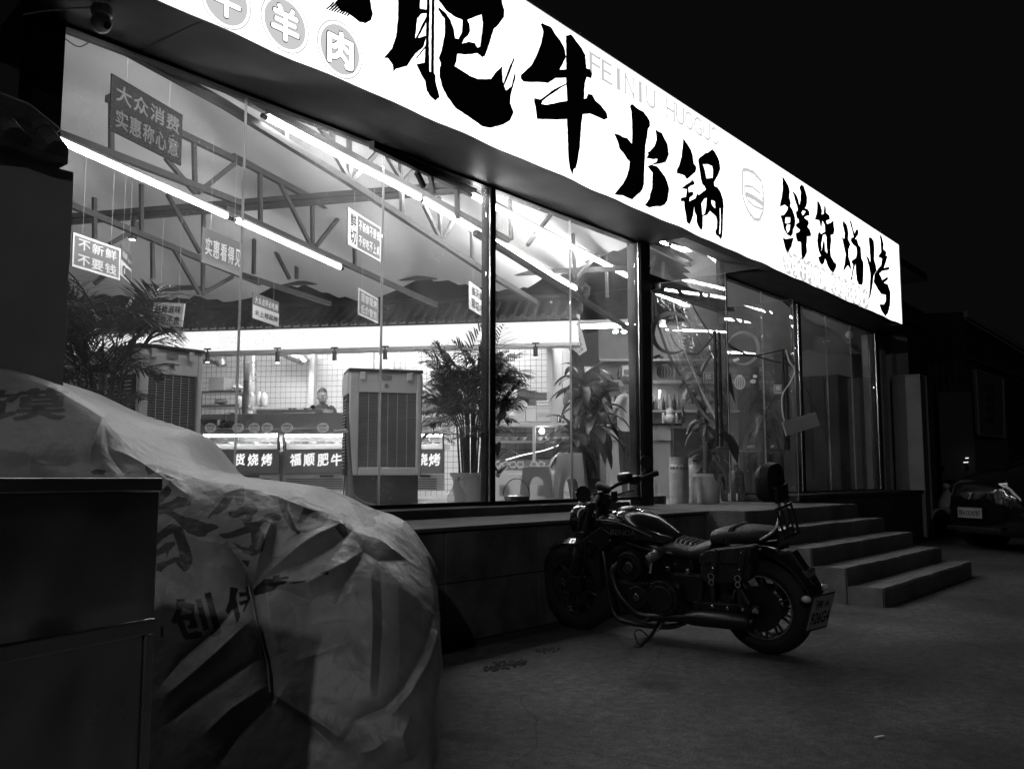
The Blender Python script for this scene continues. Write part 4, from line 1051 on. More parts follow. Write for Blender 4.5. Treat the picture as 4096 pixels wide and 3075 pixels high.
# ================================================================== evaporative coolers
M_cool = mat('cooler_plastic', .85, .38, var=.05); M_coold = mat('cooler_dark', .02, .45); M_louv = mat('louvre_grey', .36, .5, var=.05)
def cooler(label, px, ytop, D, w, dep, ang):
    base = hd(px, 1907, D); base.z = Z_F
    ztop = hd(px, ytop, D).z; H = ztop - Z_F
    t = thing('evaporative_cooler', label, 'air cooler', base, 'floor standing air coolers')
    xr = (RT * math.cos(ang) + FH * math.sin(ang)); yr = Vector((-xr.y, xr.x, 0))
    M = Matrix((xr, yr, ZV)).transposed().to_4x4(); M.translation = base
    def bb(name, a, c, m, bev=.0): return MB().box(a, c, M).build(name, m, t, bevel=bev)
    zb = H * .26
    bb('tank', (-w/2 + .02, .02, 0), (w/2 - .02, dep - .02, zb), M_coold, .01)
    # frame of the front, opening for louvres
    o = .085
    bb('front_stile', (-w/2, 0, zb), (-w/2 + o, .05, H * .985), M_cool, .012); bb('front_stile', (w/2 - o * .55, 0, zb), (w/2, .05, H * .985), M_cool, .012)
    bb('bottom_rail', (-w/2 + o, .003, zb), (w/2 - o * .55, .05, zb + .07), M_cool, .006)
    bb('head_rail', (-w/2 + o, .003, H * .84), (w/2 - o * .55, .05, H * .985), M_cool, .006)
    bb('pad', (-w/2 + o, .045, zb + .06), (w/2 - o * .5, .06, H * .86), mat('cooler_pad', .02, .8))
    n = 34
    for k in range(n):
        z = zb + .075 + (H * .84 - zb - .08) * (k + .5) / n
        MB().add([M @ Vector(v) for v in ((-w/2 + o, .012, z - .008), (w/2 - o * .55, .012, z - .008), (w/2 - o * .55, .036, z + .006), (-w/2 + o, .036, z + .006), (-w/2 + o, .013, z - .011), (w/2 - o * .55, .013, z - .011), (w/2 - o * .55, .037, z + .003), (-w/2 + o, .037, z + .003))],
                 [(0,1,2,3),(7,6,5,4),(0,4,5,1),(2,6,7,3)]).build('louvre', M_louv, t)
    for k in range(5):
        x_ = -w/2 + o + (w - o * 1.55) * (k + 1) / 6
        bb('louvre_rib', (x_ - .002, .009, zb + .07), (x_ + .002, .014, H * .84), M_cool)
    # sides with louvres
    for s in (-1, 1):
        x_ = s * w / 2
        bb('side_panel', (x_ - .012, .051, zb), (x_ + .012, dep, H * .83), mat('cooler_pad', .08, .7))
        for k in range(22):
            z = zb + .05 + (H * .8 - zb - .05) * (k + .5) / 22
            bb('side_louvre', (x_ - .02, .09, z), (x_ + .02, dep - .05, z + .008), M_louv)
        bb('side_head', (x_ - .02, .0505, H * .83), (x_ + .02, dep, H * .985), M_cool, .01)
    bb('back_panel', (-w/2 + .02, dep - .02, zb), (w/2 - .02, dep, H * .98), M_cool)
    bb('lid', (-w/2 - .012, -.012, H * .985 + .001), (w/2 + .012, dep + .01, H + .012), M_coold, .008)
    for x_ in (-w/2 + .09, w/2 - .14): bb('clip', (x_, -.016, H * .93), (x_ + .05, -.001, H * .985), M_cool, .004)
    for x_ in (-w * .4, w * .4): bb('foot', (x_ - .04, .05, -.0), (x_ + .04, dep - .05, .03), M_coold)
    bb('name_plate', (-.05, -.004, H * .935), (.05, -.001, H * .965), mat('plate_grey', .3, .4))
    MB().tube([M @ Vector((0, .0, H * .89)), M @ Vector((0, -.006, H * .89))], .018, 14).build('emblem', mat('plate_grey', .3, .4), t)
    MB().tube([M @ Vector((-w/2 - .01, .03, H * .8)), M @ Vector((-w/2 - .035, -.02, H * .6)), M @ Vector((-w/2 - .03, -.03, H * .3)), M @ Vector((-w/2 - .05, -.05, .05))], .006, 6).build('cord', M_black, t)
    return t
cooler('tall grey louvred air cooler standing between the second and third panes', 1540, 1481, 8.2, .66, .42, math.radians(17))
cooler('tall grey louvred air cooler half behind the left palm', 672, 1392, 7.2, .56, .45, math.radians(52))
# broom and dustpan leaning on the cooler
t = thing('long_broom', 'long-handled broom leaning on the right air cooler', 'broom', hd(1415, 2030, 7.75))
MB().tube([hd(1388, 1608, 7.85), hd(1398, 1800, 7.8), hd(1412, 2000, 7.7)], .012, 8).build('handle', mat('broom_handle', .14, .5), t, smooth=True)
MB().poly([[(1398,1985),(1416,1978),(1428,1992),(1460,2008),(1500,2016),(1500,2032),(1395,2034)]], .05, lambda x, y: hd(x, y, 7.7), FH).build('broom_head', mat('broom_head', .12, .7), t)
t = thing('long_dustpan', 'upright dustpan with a pale hooked grip beside the broom', 'dustpan', hd(1398, 2036, 7.7))
MB().tube([hd(1335, 1722, 7.8), hd(1352, 1726, 7.8), hd(1380, 1720, 7.8), hd(1390, 1730, 7.8)], .014, 8).build('grip', mat('grip_pale', .5, .4), t, smooth=True)
MB().tube([hd(1390, 1725, 7.8), hd(1396, 1850, 7.78), hd(1402, 2000, 7.72)], .011, 8).build('pole', mat('pan_pole', .2, .4), t, smooth=True)
MB().poly([[(1370,2000),(1420,2000),(1432,2036),(1360,2036)]], .12, lambda x, y: hd(x, y, 7.66), FH).build('pan', mat('pan_grey', .15, .5), t)
# ================================================================== plants
def leafmat(name, v, tr=.25):
    m = mat(name, v, .38, var=.35, scale=5)
    b = m.node_tree.nodes['Principled BSDF']
    return m
M_leaf = leafmat('palm_leaf', .035); M_leaf2 = leafmat('dracaena_leaf', .05); M_cane = mat('cane', .07, .6, var=.3, scale=12)
def strip(mb, p, d, up, L_, w, droop, n=6, fold=.25, taper=.15):
    """one curved pointed leaf blade"""
    p = Vector(p); d = Vector(d).normalized(); rows = []
    pos = p.copy()
    for i in range(n + 1):
        t = i / n
        side = d.cross(up); side = side.normalized() if side.length > 1e-5 else Vector((1, 0, 0))
        nrm = side.cross(d)
        ww = w * (math.sin(math.pi * min(1, .12 + t * .88)) ** .7 if t < 1 else 0.02)
        rows.append([pos - side * ww / 2 + nrm * fold * ww * .5, pos.copy(), pos + side * ww / 2 + nrm * fold * ww * .5])
        d = (d + Vector((0, 0, -droop / n))).normalized()
        pos = pos + d * (L_ / n)
    mb.grid(rows)
def palm(label, base, H, spread, nst, seed, pot=None, nfr=5, lean=(0, 0), fl=.55):
    rnd = random.Random(seed)
    t = thing('potted_palm', label, 'plant', base, 'plants behind the glass')
    base = Vector(base)
    for s in range(nst):
        a = rnd.uniform(0, 6.28); r = rnd.uniform(.02, .14)
        p0 = base + Vector((r * math.cos(a), r * math.sin(a), .3))
        hh = H * rnd.uniform(.52, .86)
        out = Vector((math.cos(a), math.sin(a), 0)) * spread * rnd.uniform(.25, .7)
        mid = p0 + ZV * hh * .5 + out * .3
        top = p0 + ZV * (hh - .3) + out
        MB().tube([p0, mid, top], [.011, .009, .006], 6).build('cane', M_cane, t, smooth=True)
        mb = MB()
        for k in range(nfr):
            az = a + rnd.uniform(-1.9, 1.9); el = rnd.uniform(.25, 1.35)
            d = Vector((math.cos(az) * math.cos(el), math.sin(az) * math.cos(el), math.sin(el)))
            L_ = fl * rnd.uniform(.6, 1.15)
            pos = top.copy() - ZV * rnd.uniform(0, .55) * (k / nfr); n = 13; dd = d.copy()
            pts = []
            for i in range(n + 1):
                pts.append((pos.copy(), dd.copy())); dd = (dd + Vector((0, 0, -.75 / n))).normalized(); pos += dd * L_ / n
            mb.tube([q[0] for q in pts], [.0035 * (1 - .7 * i / n) for i in range(n + 1)], 4)
            for i in range(2, n + 1):
                q, dq = pts[i]; side = dq.cross(ZV); side = side.normalized() if side.length > .01 else Vector((1, 0, 0))
                ll = .26 * math.sin(math.pi * (.2 + .75 * i / n)) * rnd.uniform(.8, 1.2)
                for sg in (-1, 1):
                    v = (dq * .75 + side * sg * .8 + ZV * rnd.uniform(-.15, .25)).normalized()
                    strip(mb, q, v, ZV, ll, .017, rnd.uniform(.2, .7), 4)
        mb.build('frond_head', M_leaf, t)
    if pot:
        r0, r1, h, m, ribs = pot
        prof = [(r0 * .96, 0)]
        for i in range(ribs + 1):
            f = i / ribs; r = r0 + (r1 - r0) * f
            prof += [(r, h * f * .9), (r * .975, h * (f + .5 / ribs) * .9 if i < ribs else h * .9)]
        prof += [(r1 * 1.07, h * .9), (r1 * 1.09, h), (r1 * .98, h), (r1 * .95, h * .9)]
        MB().lathe(prof, 28, Matrix.Translation(base)).build('pot', m, t, smooth=True)
        MB().lathe([(r1 * .95, h * .88), (.001, h * .9)], 20, Matrix.Translation(base), cap=False).build('soil', M_black, t)
    return t
M_pot = mat('pot_white', .85, .4, var=.05)
def flo(px, D): p = hd(px, 1907, D); p.z = Z_F; return p
palm('dense dark potted palm in the first pane beside the plastered wall', flo(405, 6.35), 1.8, .27, 19, 11, (.17, .2, .34, M_pot, 4), 6, fl=.40)
palm('bushy potted palm in a ribbed white pot beside the first black post', flo(1888, 8.85), 1.72, .26, 22, 23, (.165, .2, .36, M_pot, 4), 8, fl=.42)
# low leafy shoots in the palm pot
t = thing('leafy_shoots', 'broad leafy shoots growing low beside the ribbed white pot', 'plant', flo(2010, 8.7), 'plants behind the glass')
rnd = random.Random(5)
for k in range(16):
    mb = MB(); az = rnd.uniform(0, 6.28)
    strip(mb, flo(1990, 8.8) + ZV * rnd.uniform(.3, .6), (math.cos(az), math.sin(az), rnd.uniform(.3, 1.2)), ZV, rnd.uniform(.18, .32), .05, .7, 6)
    mb.build('leaf', M_leaf2, t)
def dracaena(label, base, canes, seed, pot=None, lw=.075, ll=.5, nleaf=22):
    rnd = random.Random(seed); base = Vector(base)
    t = thing('potted_dracaena', label, 'plant', base, 'plants behind the glass')
    for (dx, dy, h) in canes:
        p0 = base + Vector((dx * .4, dy * .4, .25)); top = base + Vector((dx, dy, h))
        pts = [p0.lerp(top, k / 6) + Vector((rnd.uniform(-.01, .01), rnd.uniform(-.01, .01), 0)) for k in range(7)]
        MB().tube(pts, [.03 + .004 * (k % 2) for k in range(7)], 9).build('cane', mat('dracaena_cane', .16, .8, var=.4, scale=25), t, smooth=True)
        for k in range(nleaf):
            az = k * 2.4 + rnd.uniform(-.3, .3); el = 1.25 - 1.35 * (k / nleaf) + rnd.uniform(-.2, .2)
            mb = MB(); d = Vector((math.cos(az) * math.cos(el), math.sin(az) * math.cos(el), math.sin(el)))
            strip(mb, top - ZV * .25 * (k / nleaf), d, ZV, ll * rnd.uniform(.75, 1.15), lw * rnd.uniform(.8, 1.2), rnd.uniform(1.3, 2.6), 9, .3)
            mb.build('leaf', M_leaf2, t, smooth=True)
    if pot:
        r0, r1, h, m = pot
        MB().lathe([(r0, 0), (r1, h * .88), (r1 * 1.06, h * .885), (r1 * 1.06, h), (r1 * .96, h), (r1 * .94, h * .9)], 30, Matrix.Translation(base)).build('pot', m, t, smooth=True)
        MB().lathe([(r1 * .94, h * .88), (.001, h * .9)], 20, Matrix.Translation(base), cap=False).build('soil', M_black, t)
dracaena('broad-leaved corn plant between the stacked stools and the thick door post', flo(2335, 10.1), [(0, 0, 1.42), (.10, -.08, 1.02), (-.08, .08, .8)], 3, (.14, .18, .3, mat('pot_dark', .05, .5)), nleaf=30, lw=.115, ll=.46)
dracaena('corn plant in a fluted white pot beside the beer kegs', flo(2832, 11.15), [(-.05, .02, 1.15), (.03, -.02, .7), (0, .05, 1.6)], 9, (.13, .17, .36, mat('pot_fluted', .85, .5)), lw=.09, ll=.4, nleaf=16)
dracaena('dark corn plant deep in the dining room by the right door', flo(3085, 14.2), [(0, 0, 1.5)], 15, (.15, .19, .35, mat('pot_dark', .05, .5)), ll=.55, lw=.06)
# ================================================================== stools, jug, basket
M_stool = mat('stool_plastic', .75, .4, var=.05)
def stool(label, base, ang, h=.43, grp='plastic stools behind the glass'):
    t = thing('plastic_stool', label, 'stool', base, grp)
    M = Matrix.Translation(base) @ Matrix.Rotation(ang, 4, 'Z')
    a, c = .13, .18
    MB().box((-a, -a, h - .02), (a, a, h), M).build('seat', M_stool, t, bevel=.015)
    for k in range(4):
        R = M @ Matrix.Rotation(k * math.pi / 2, 4, 'Z')
        # side panel with arched opening
        def P(x, z): f = 1 - z / h; return R @ Vector((x * (a + (c - a) * f) / a, -(a + (c - a) * f), z))
        arch = [(.055 * math.cos(t_) * 1.35, h * .55 + .09 * math.sin(t_)) for t_ in [math.pi * j / 8 for j in range(9)]]
        out = [(-a, 0), (-a, h - .012), (a, h - .012), (a, 0), (.078, 0)] + arch + [(-.078, 0)]
        nn = (R.to_3x3() @ Vector((0, 1, 0)))
        MB().poly([out], .006, P, nn).build('side_panel', M_stool, t)
    return t
stool('single grey plastic stool with an arched side behind the wire handled basket', flo(2148, 9.45), math.radians(32))
for k in range(6):
    s_ = stool(('grey plastic stool at the bottom of the stool stack', 'second lowest grey plastic stool in the stool stack', 'third lowest grey plastic stool in the stool stack', 'third highest grey plastic stool in the stool stack', 'second highest grey plastic stool in the stool stack', 'topmost grey plastic stool in the stool stack')[k], flo(2284, 9.6) + ZV * (.028 * k), math.radians(30), .43)
# clear jug
t = thing('water_jug', 'clear plastic water jug with a handle beside the ribbed white pot', 'jug', flo(1828, 8.35))
c = flo(1828, 8.35)
MB().lathe([(.085, 0), (.09, .02), (.09, .12), (.085, .16), (.03, .25), (.022, .27), (.022, .3)], 20, Matrix.Translation(c), cap=False).build('body', glassmat('jug_clear', .9, 1, .18), t, smooth=True)
MB().tube([c + Vector((0, 0, .29)), c + RT * .06 + ZV * .31, c + RT * .075 + ZV * .25, c + RT * .055 + ZV * .2], .008, 6).build('handle', M_white, t, smooth=True)
MB().lathe([(.025, .3), (.025, .32), (.001, .321)], 14, Matrix.Translation(c), cap=False).build('cap', M_white, t)
t = thing('handled_bucket', 'shallow steel bucket with an upright wire handle behind the sill', 'bucket', flo(2066, 8.7))
c = flo(2066, 8.7)
MB().lathe([(.1, 0), (.13, .135), (.14, .14), (.125, .132), (.095, .01)], 24, Matrix.Translation(c)).build('bucket', M_steel, t, smooth=True)
MB().tube([c + RT * (.128 * math.cos(a)) + ZV * (.135 + .17 * math.sin(a)) for a in [math.pi * k / 12 for k in range(13)]], .004, 6).build('handle', M_steel, t)
# low white perforated crate behind the stools
cr_ = thing('perforated_crate', 'low white crate with slotted vents behind the stools', 'crate', flo(2110, 10.6))
for k in range(2):
    pass
b = MB(); c0 = hd(1972, 1995, 10.6); c1_ = hd(2252, 1995, 10.6)
zt_ = hd(2100, 1893, 10.6).z
b.add([Vector((c0.x, c0.y, Z_F)), Vector((c1_.x, c1_.y, Z_F)), Vector((c1_.x, c1_.y, zt_)), Vector((c0.x, c0.y, zt_))] + [Vector((p.x, p.y, z)) + FH * .3 for p, z in ((c0, Z_F), (c1_, Z_F), (c1_, zt_), (c0, zt_))], [(0,1,2,3),(7,6,5,4),(0,4,5,1),(1,5,6,2),(2,6,7,3),(3,7,4,0)])
b.build('crate_body', M_white, cr_, bevel=.008)
for (xa_, xb_) in ((1998, 2040), (2150, 2190)):
    b = MB()
    for i in range(5):
        for j in range(5):
            x_ = xa_ + (xb_ - xa_) * i / 5; y_ = 1940 + j * 9
            b.bar(hd(x_, y_, 10.59), hd(x_ + 7, y_ + 6, 10.59), .008, .006)
    tag(b.build('vent_slots', M_black, cr_), kind='stuff')
# ================================================================== bar and doorway things
M_bar = mat('bar_front', .55, .5, var=.06, scale=3); M_marble = mat('marble', .7, .25, var=.06, scale=3, stain=.25, stscale=2)
bc = thing('bar_counter', 'pale reception counter with a marble band behind the doorway', 'counter', flo(2640, 13.4))
def db(px0, px1, py0, py1, D, dd, name, m, par, bev=0):
    a = hd(px0, py1, D); c = hd(px1, py1, D); zt_ = hd((px0 + px1) / 2, py0, D).z; zb_ = max(Z_F, hd((px0 + px1) / 2, py1, D).z)
    v = [Vector((a.x, a.y, zb_)), Vector((c.x, c.y, zb_)), Vector((c.x, c.y, zt_)), Vector((a.x, a.y, zt_))]
    return MB().add(v + [q + FH * dd for q in v], [(0,1,2,3),(7,6,5,4),(0,4,5,1),(1,5,6,2),(2,6,7,3),(3,7,4,0)]).build(name, m, par, bevel=bev)
db(2440, 2700, 1765, 1995, 13.4, .5, 'front_panel', M_bar, bc); db(2440, 2726, 1702, 1762, 13.36, .55, 'marble_band', M_marble, bc); db(2430, 2730, 1692, 1701, 13.3, .6, 'top_slab', M_black, bc)
db(2700, 2870, 1714, 1992, 13.1, .5, 'dark_cabinet', mat('cab_dark', .02, .4), bc)
bs = thing('back_bar_shelf', 'grey wall shelves holding bottles behind the reception counter', 'shelf', flo(2680, 16.5))
db(2400, 2960, 1300, 1995, 16.9, .05, 'back_board', mat('bar_back', .2, .7), bs)
for py in (1436, 1520, 1640): db(2400, 2960, py, py + 7, 16.55, .35, 'shelf_board', mat('bar_shelf', .4, .5), bs)
rnd = random.Random(31)
bt = []
for py, xs in ((1520, (2480, 2510, 2545, 2560, 2700)), (1640, (2450, 2462, 2470, 2520, 2532, 2545, 2600, 2612, 2625, 2640, 2655, 2668, 2680, 2695, 2712))):
    for px in xs:
        c = hd(px + rnd.uniform(-3, 3), py, 16.6); h = rnd.uniform(.22, .33)
        b = MB(); b.lathe([(.03, 0), (.035, .01), (.035, h * .6), (.014, h * .75), (.012, h), (.014, h)], 12, Matrix.Translation(c))
        tag(b.build('bottle', mat(('bottle_dark', 'bottle_grey', 'bottle_pale')[len(bt) % 3], (.02, .2, .6)[len(bt) % 3], .15), smooth=True), ('dark glass', 'grey', 'pale')[len(bt) % 3] + (' bottle on the upper back bar shelf' if py < 1600 else ' bottle in the row on the lower back bar shelf'), 'bottle', 'bottles on the back bar')
        bt.append(1)
for px in (2590, 2660):
    t = thing('shelf_lamp', 'glowing lamp strip behind the bottles ' + ('next to the door post' if px < 2600 else 'under the lantern decal'), 'lamp', hd(px, 1640, 16.7), 'lamps on the back bar')
    db(px - 22, px - 16, 1560, 1636, 16.75, .03, 'lamp_strip', emit('bar_strip', 14), t)
for i, (px, py) in enumerate(((2505, 1518), (2580, 1518))):
    t = thing('gift_carton', ('pale printed carton on the back bar above the corn plant', 'pale printed carton on the back bar beside the thick door post')[i], 'box', hd(px, py, 16.6), 'cartons on the back bar')
    db(px - 16, px + 16, 1462, 1519, 16.56, .15, 'carton', M_bar, t); db(px - 10, px + 10, 1478, 1500, 16.555, .004, 'carton_label', I_grey, t)
for i, (px, py, D) in enumerate(((2462, 1326, 15.2), (2496, 1326, 15.4), (2440, 1285, 14.6), (2650, 1300, 15.0))):
    t = thing('bar_downlight', ('small lit ceiling spot above the reception counter', 'second small lit ceiling spot above the reception counter', 'lit oval ceiling lamp left of the bar spots', 'lit ceiling spot above the figurine')[i], 'lamp', hd(px, py, D), 'downlights over the bar')
    c = hd(px, py, D)
    MB().lathe([(.05, .0), (.055, .08), (.02, .09)], 14, Matrix.Translation(c)).build('can', M_white, t, smooth=True)
    MB().lathe([(.045, -.001), (.03, -.02), (.001, -.025)], 14, Matrix.Translation(c), cap=False).build('bulb', emit('bar_spot', 220), t, smooth=True)
# figurine and bottles on the counter top
t = thing('china_figurine', 'round white china figurine with raised sides on the reception counter', 'figurine', hd(2680, 1692, 13.45))
c = hd(2680, 1692, 13.45)
MB().lathe([(.05, 0), (.08, .04), (.085, .09), (.06, .13), (.065, .17), (.05, .21), (.01, .23)], 20, Matrix.Translation(c)).build('body', mat('china', .7, .15, var=.3, scale=30), t, smooth=True)
for s_ in (-1, 1):
    MB().lathe([(.02, 0), (.022, .12), (.018, .15), (.001, .16)], 12, Matrix.Translation(c + RT * (.1 * s_))).build('side_stem', MATS['china'], t, smooth=True)
b = MB(); b.lathe([(.03, 0), (.03, .15), (.01, .2), (.012, .25)], 12, Matrix.Translation(hd(2733, 1692, 13.5))); tag(b.build('bottle', MATS['bottle_dark'], smooth=True), 'dark bottle standing alone on the reception counter end', 'bottle')
# kegs
for i, (px, D, r) in enumerate(((2716, 11.0, .118), (2775, 11.35, .105))):
    c = flo(px, D); h = .56 if i == 0 else .56
    t = thing('beer_keg', ('wide steel beer keg lettered near its top inside the doorway', 'slim steel beer keg with a slot handle behind the wide keg')[i], 'keg', c, 'beer kegs by the door')
    MK = mat('keg_metal', .6, .42, metal=.4, var=.18, scale=9)
    MB().lathe([(r * .93, 0), (r * .97, .015), (r * .97, .05), (r, .06), (r, h * .3), (r * 1.02, h * .32), (r, h * .34), (r, h * .64), (r * 1.02, h * .66), (r, h * .68), (r, h * .83), (r * .97, h * .84)], 28, Matrix.Translation(c)).build('body', MK, t, smooth=True)
    MB().lathe([(r * .97, h * .845), (r * .98, h * .98), (r, h), (r * .93, h), (r * .92, h * .86), (.01, h * .86)], 28, Matrix.Translation(c)).build('collar', MK, t, smooth=True)
    if i == 0:
        b = MB()
        for k, ch in enumerate('自酿啤酒BAR'):
            a = math.radians(-60 + 120 * k / 6) 
            n_ = (-FH * math.cos(a) + RT * math.sin(a)); xr = Vector((-n_.y, n_.x, 0)) 
            if xr.dot(RT) < 0: xr = -xr
            write(b, ch, c + n_ * (r * 1.012) + ZV * (h * .76), xr, ZV, .03, .034, .02)
        b.build('lettering', I_black, t)
    else:
        b = MB(); b.bar(c - FH * (r * .985) - RT * .03 + ZV * h * .93, c - FH * (r * .985) + RT * .03 + ZV * h * .93, .006, .025); b.build('slot', M_black, t)
# round black stencilled drum on the landing side, dark box
t = thing('lettered_canister', 'dark canister with pale stencilled letters behind the left door leaf', 'canister', flo(2945, 11.9))
c = flo(2945, 11.9); MB().lathe([(.1, 0), (.105, .02), (.105, .36), (.06, .42), (.03, .44), (.03, .48)], 24, Matrix.Translation(c)).build('body', M_coold, t, smooth=True)
b = MB(); write(b, 'ABCEA', c - FH * .1065 + ZV * .26, RT, ZV, .13, .045, .02); write(b, '啤酒屋', c - FH * .1065 + ZV * .33, RT, ZV, .1, .03, .01); b.build('lettering', I_grey, t)
# dark partition and tall cupboards of the dining room right of the doors
t = thing('dark_cupboard', 'tall dark cupboard standing against the pale wall behind the right panes', 'cupboard', Vector((16.9, 1.2, Z_F)))
ya_, yb_ = hx(3357, 1600, 16.6).y, hx(3195, 1600, 16.6).y
zc_ = hx(3357, 1497, 16.6).z
MB().box((16.6, ya_, Z_F), (17.25, yb_, zc_)).build('carcass', mat('cupboard', .012, .6, spec=.2), t)
for k in range(3): MB().box((16.575, ya_ + (yb_ - ya_) * k / 3 + .01, Z_F + .06), (16.6, ya_ + (yb_ - ya_) * (k + 1) / 3 - .01, zc_ - .03)).build('cupboard_door', mat('cupboard_door', .014, .6, spec=.2), t)
t = thing('wall_camera', 'small white dome camera on the pale wall behind the far pane', 'camera', hy(3397, 1340, .3))
MB().ell(hy(3397, 1340, .35), (.07, .07, .08)).build('dome', M_white, t, smooth=True); MB().box((16.02, .33, 3.52), (16.2, .45, 3.56)).build('mount', M_white, t)
# dining table and seated guest in the dark room
t = thing('dining_table', 'dark dining table deep in the unlit room', 'table', flo(3010, 13.6))
c = flo(3010, 13.6); MB().box((-.45, -.35, .7), (.45, .35, .74), Matrix.Translation(c)).build('table_top', mat('table_dark', .04, .3), t)
for sx in (-.4, .4):
    for sy in (-.3, .3): MB().box((sx - .02, sy - .02, 0), (sx + .02, sy + .02, .699), Matrix.Translation(c)).build('leg', M_frame, t)
# ================================================================== open glass door leaves with decals
cq = crop(2550, 1300, .4215); c6 = crop(2400, 1000, .6021)
M_edge = mat('glass_edge', .6, .2, var=.05)
M_dec = mat('decal_grey', .17, .6, var=.05); M_decp = mat('decal_pale', .5, .6, var=.05)
def leaf(X, label, hpx, first):
    t = thing('glass_door', label, 'door', (X, 0, .79), 'open glass door leaves')
    z0, z1, y1 = .797, 3.345, -1.0
    MB().box((X - .006, y1, z0), (X + .006, -.06, z1)).build('glass_leaf', M_glass2, t)
    MB().box((X - .0065, y1 - .004, z0), (X + .0065, y1 - .0005, z1)).build('glass_edge', M_edge, t)
    MB().box((X - .0065, y1, z1 + .0005), (X + .0065, -.06, z1 + .004)).build('glass_edge', mat('glass_edge_top', .35, .3), t)
    for z in ((z0 - .008, z0 + .09), (z1 - .06, z1 + .01)):
        MB().box((X - .02, -.2, z[0]), (X + .02, -.055, z[1])).build('patch_fitting', M_steel, t, bevel=.003)
    (hy0, hz0), (hy1, hz1) = hpx
    for s in (-1, 1):
        ph = MB().box((X + s * .055 - .014, hy0, hz0), (X + s * .055 + .014, hy0 + .028, hz1)).build('pull_handle', M_frame, t, bevel=.003)
        for zz in (hz0 + .12, hz1 - .12):
            MB().box((X + min(0, s * .042) + (.007 if s > 0 else 0), hy0 + .006, zz), (X + max(0, s * .042) - (.007 if s < 0 else 0), hy0 + .022, zz + .02)).build('handle_stud', M_steel, ph)
    return t
P = hx(2872, 1325, 9.1); Q = hx(2872, 1785, 9.1)
d1 = leaf(9.1, 'left glass door leaf opened outward with a large crescent decal and long black handle', ((P.y, Q.z), (P.y, P.z)), True)
P2 = hx(3140, 1398, 11.0); Q2 = hx(3140, 1800, 11.0)
d2 = leaf(11.0, 'right glass door leaf opened outward with a lantern decal and draped curtain flap', ((P2.y, Q2.z), (P2.y, P2.z)), False)
def decal(par, X, loops, name, m):
    MB().poly(loops, .0015, lambda x, y: hx(x, y, X - .0085), (-1, 0, 0)).build(name, m, par)
def circ(cx_, cy_, rx, ry, a0=0, a1=360, n=40): return [(cx_ + rx * math.cos(math.radians(a0 + (a1 - a0) * k / n)), cy_ + ry * math.sin(math.radians(a0 + (a1 - a0) * k / n))) for k in range(n + (0 if a1 - a0 == 360 else 1))]
def crescent(par, X, cx_, cy_, r, m, flip=1):
    out = circ(cx_, cy_, r, r * 1.04, -10, -310, 44) if flip > 0 else circ(cx_, cy_, r, r * 1.04, -170, 130, 44)
    inn = []
    n = 44
    for k in range(n, -1, -1):
        f = k / n; p = out[k]; w = r * .22 * (math.sin(math.pi * f) ** .6 + .02)
        d = math.hypot(p[0] - cx_, p[1] - cy_)
        inn.append((cx_ + (p[0] - cx_) * (d - w) / d, cy_ + (p[1] - cy_) * (d - w) / d))
    decal(par, X, [out + inn], 'crescent_decal', m)
crescent(d1, 9.1, 2684, 1331, 83, M_dec)
crescent(d2, 11.0, 2975, 1392, 66, M_dec, -1)
def lantern(par, X, cx_, cy_, rx, ry):
    decal(par, X, [circ(cx_, cy_, rx, ry)], 'lantern_decal', M_dec)
    for k in range(5):
        f = (k - 2) / 2.6
        b = MB()
        for i in range(12):
            a = -1.35 + 2.7 * i / 12; a2 = -1.35 + 2.7 * (i + 1) / 12
            p = hx(cx_ + rx * f * math.cos(a), cy_ + ry * math.sin(a), X - .012); q = hx(cx_ + rx * f * math.cos(a2), cy_ + ry * math.sin(a2), X - .012)
            b.bar(p, q, .003, .006)
        b.build('lantern_rib', M_decp, par)
    decal(par, X, [[(cx_ - rx * .35, cy_ - ry * 1.12), (cx_ + rx * .35, cy_ - ry * 1.12), (cx_ + rx * .35, cy_ - ry * .99), (cx_ - rx * .35, cy_ - ry * .99)]], 'lantern_cap', M_decp)
lantern(d1, 9.1, 2659, 1488, 33, 29); lantern(d2, 11.0, 2959, 1530, 25, 27)
def vtext(par, X, txt, px, y0, y1, hpx):
    a = hx(px, y0, X - .009); b_ = hx(px, y1, X - .009)
    mb = MB(); n = len(txt)
    for i, ch in enumerate(txt):
        if ch == ' ': continue
        c = a.lerp(b_, (i + .5) / n)
        write(mb, ch, c, (b_ - a), Vector((0, -1, 0)), (b_ - a).length / n * .8, hpx, .004)
    mb.build('greeting_decal', M_dec, par)
vtext(d1, 9.1, 'HAPPY NEW YEAR', 2763, 1350, 1530, .05); vtext(d2, 11.0, 'HAPPY NEW YEAR', 3043, 1400, 1560, .045)
def sticker(par, X, px0, px1, py0, py1, ch, sub):
    decal(par, X, [[(px0, py0), (px1, py0), (px1, py1), (px0, py1)]], 'sticker', M_decp)
    m = 2; c = hx((px0 + px1) / 2, (py0 + py1) / 2, X - .012)
    decal(par, X - .003, [[(px0 + m, py0 + m), (px1 - m, py0 + m), (px1 - m, py1 - m), (px0 + m, py1 - m)]], 'sticker_face', M_dec)
    w = (hx(px1, py0, X).y - hx(px0, py0, X).y); h = hx(px0, py0, X).z - hx(px0, py1, X).z
    b = MB(); write(b, ch, (X - .016, c.y, c.z + h * .12), (0, -1, 0), ZV, abs(w) * .55, h * .5, .03); write(b, sub, (X - .016, c.y, c.z - h * .36), (0, -1, 0), ZV, abs(w) * .5, h * .12, .0); b.build('sticker_lettering', M_decp, par)
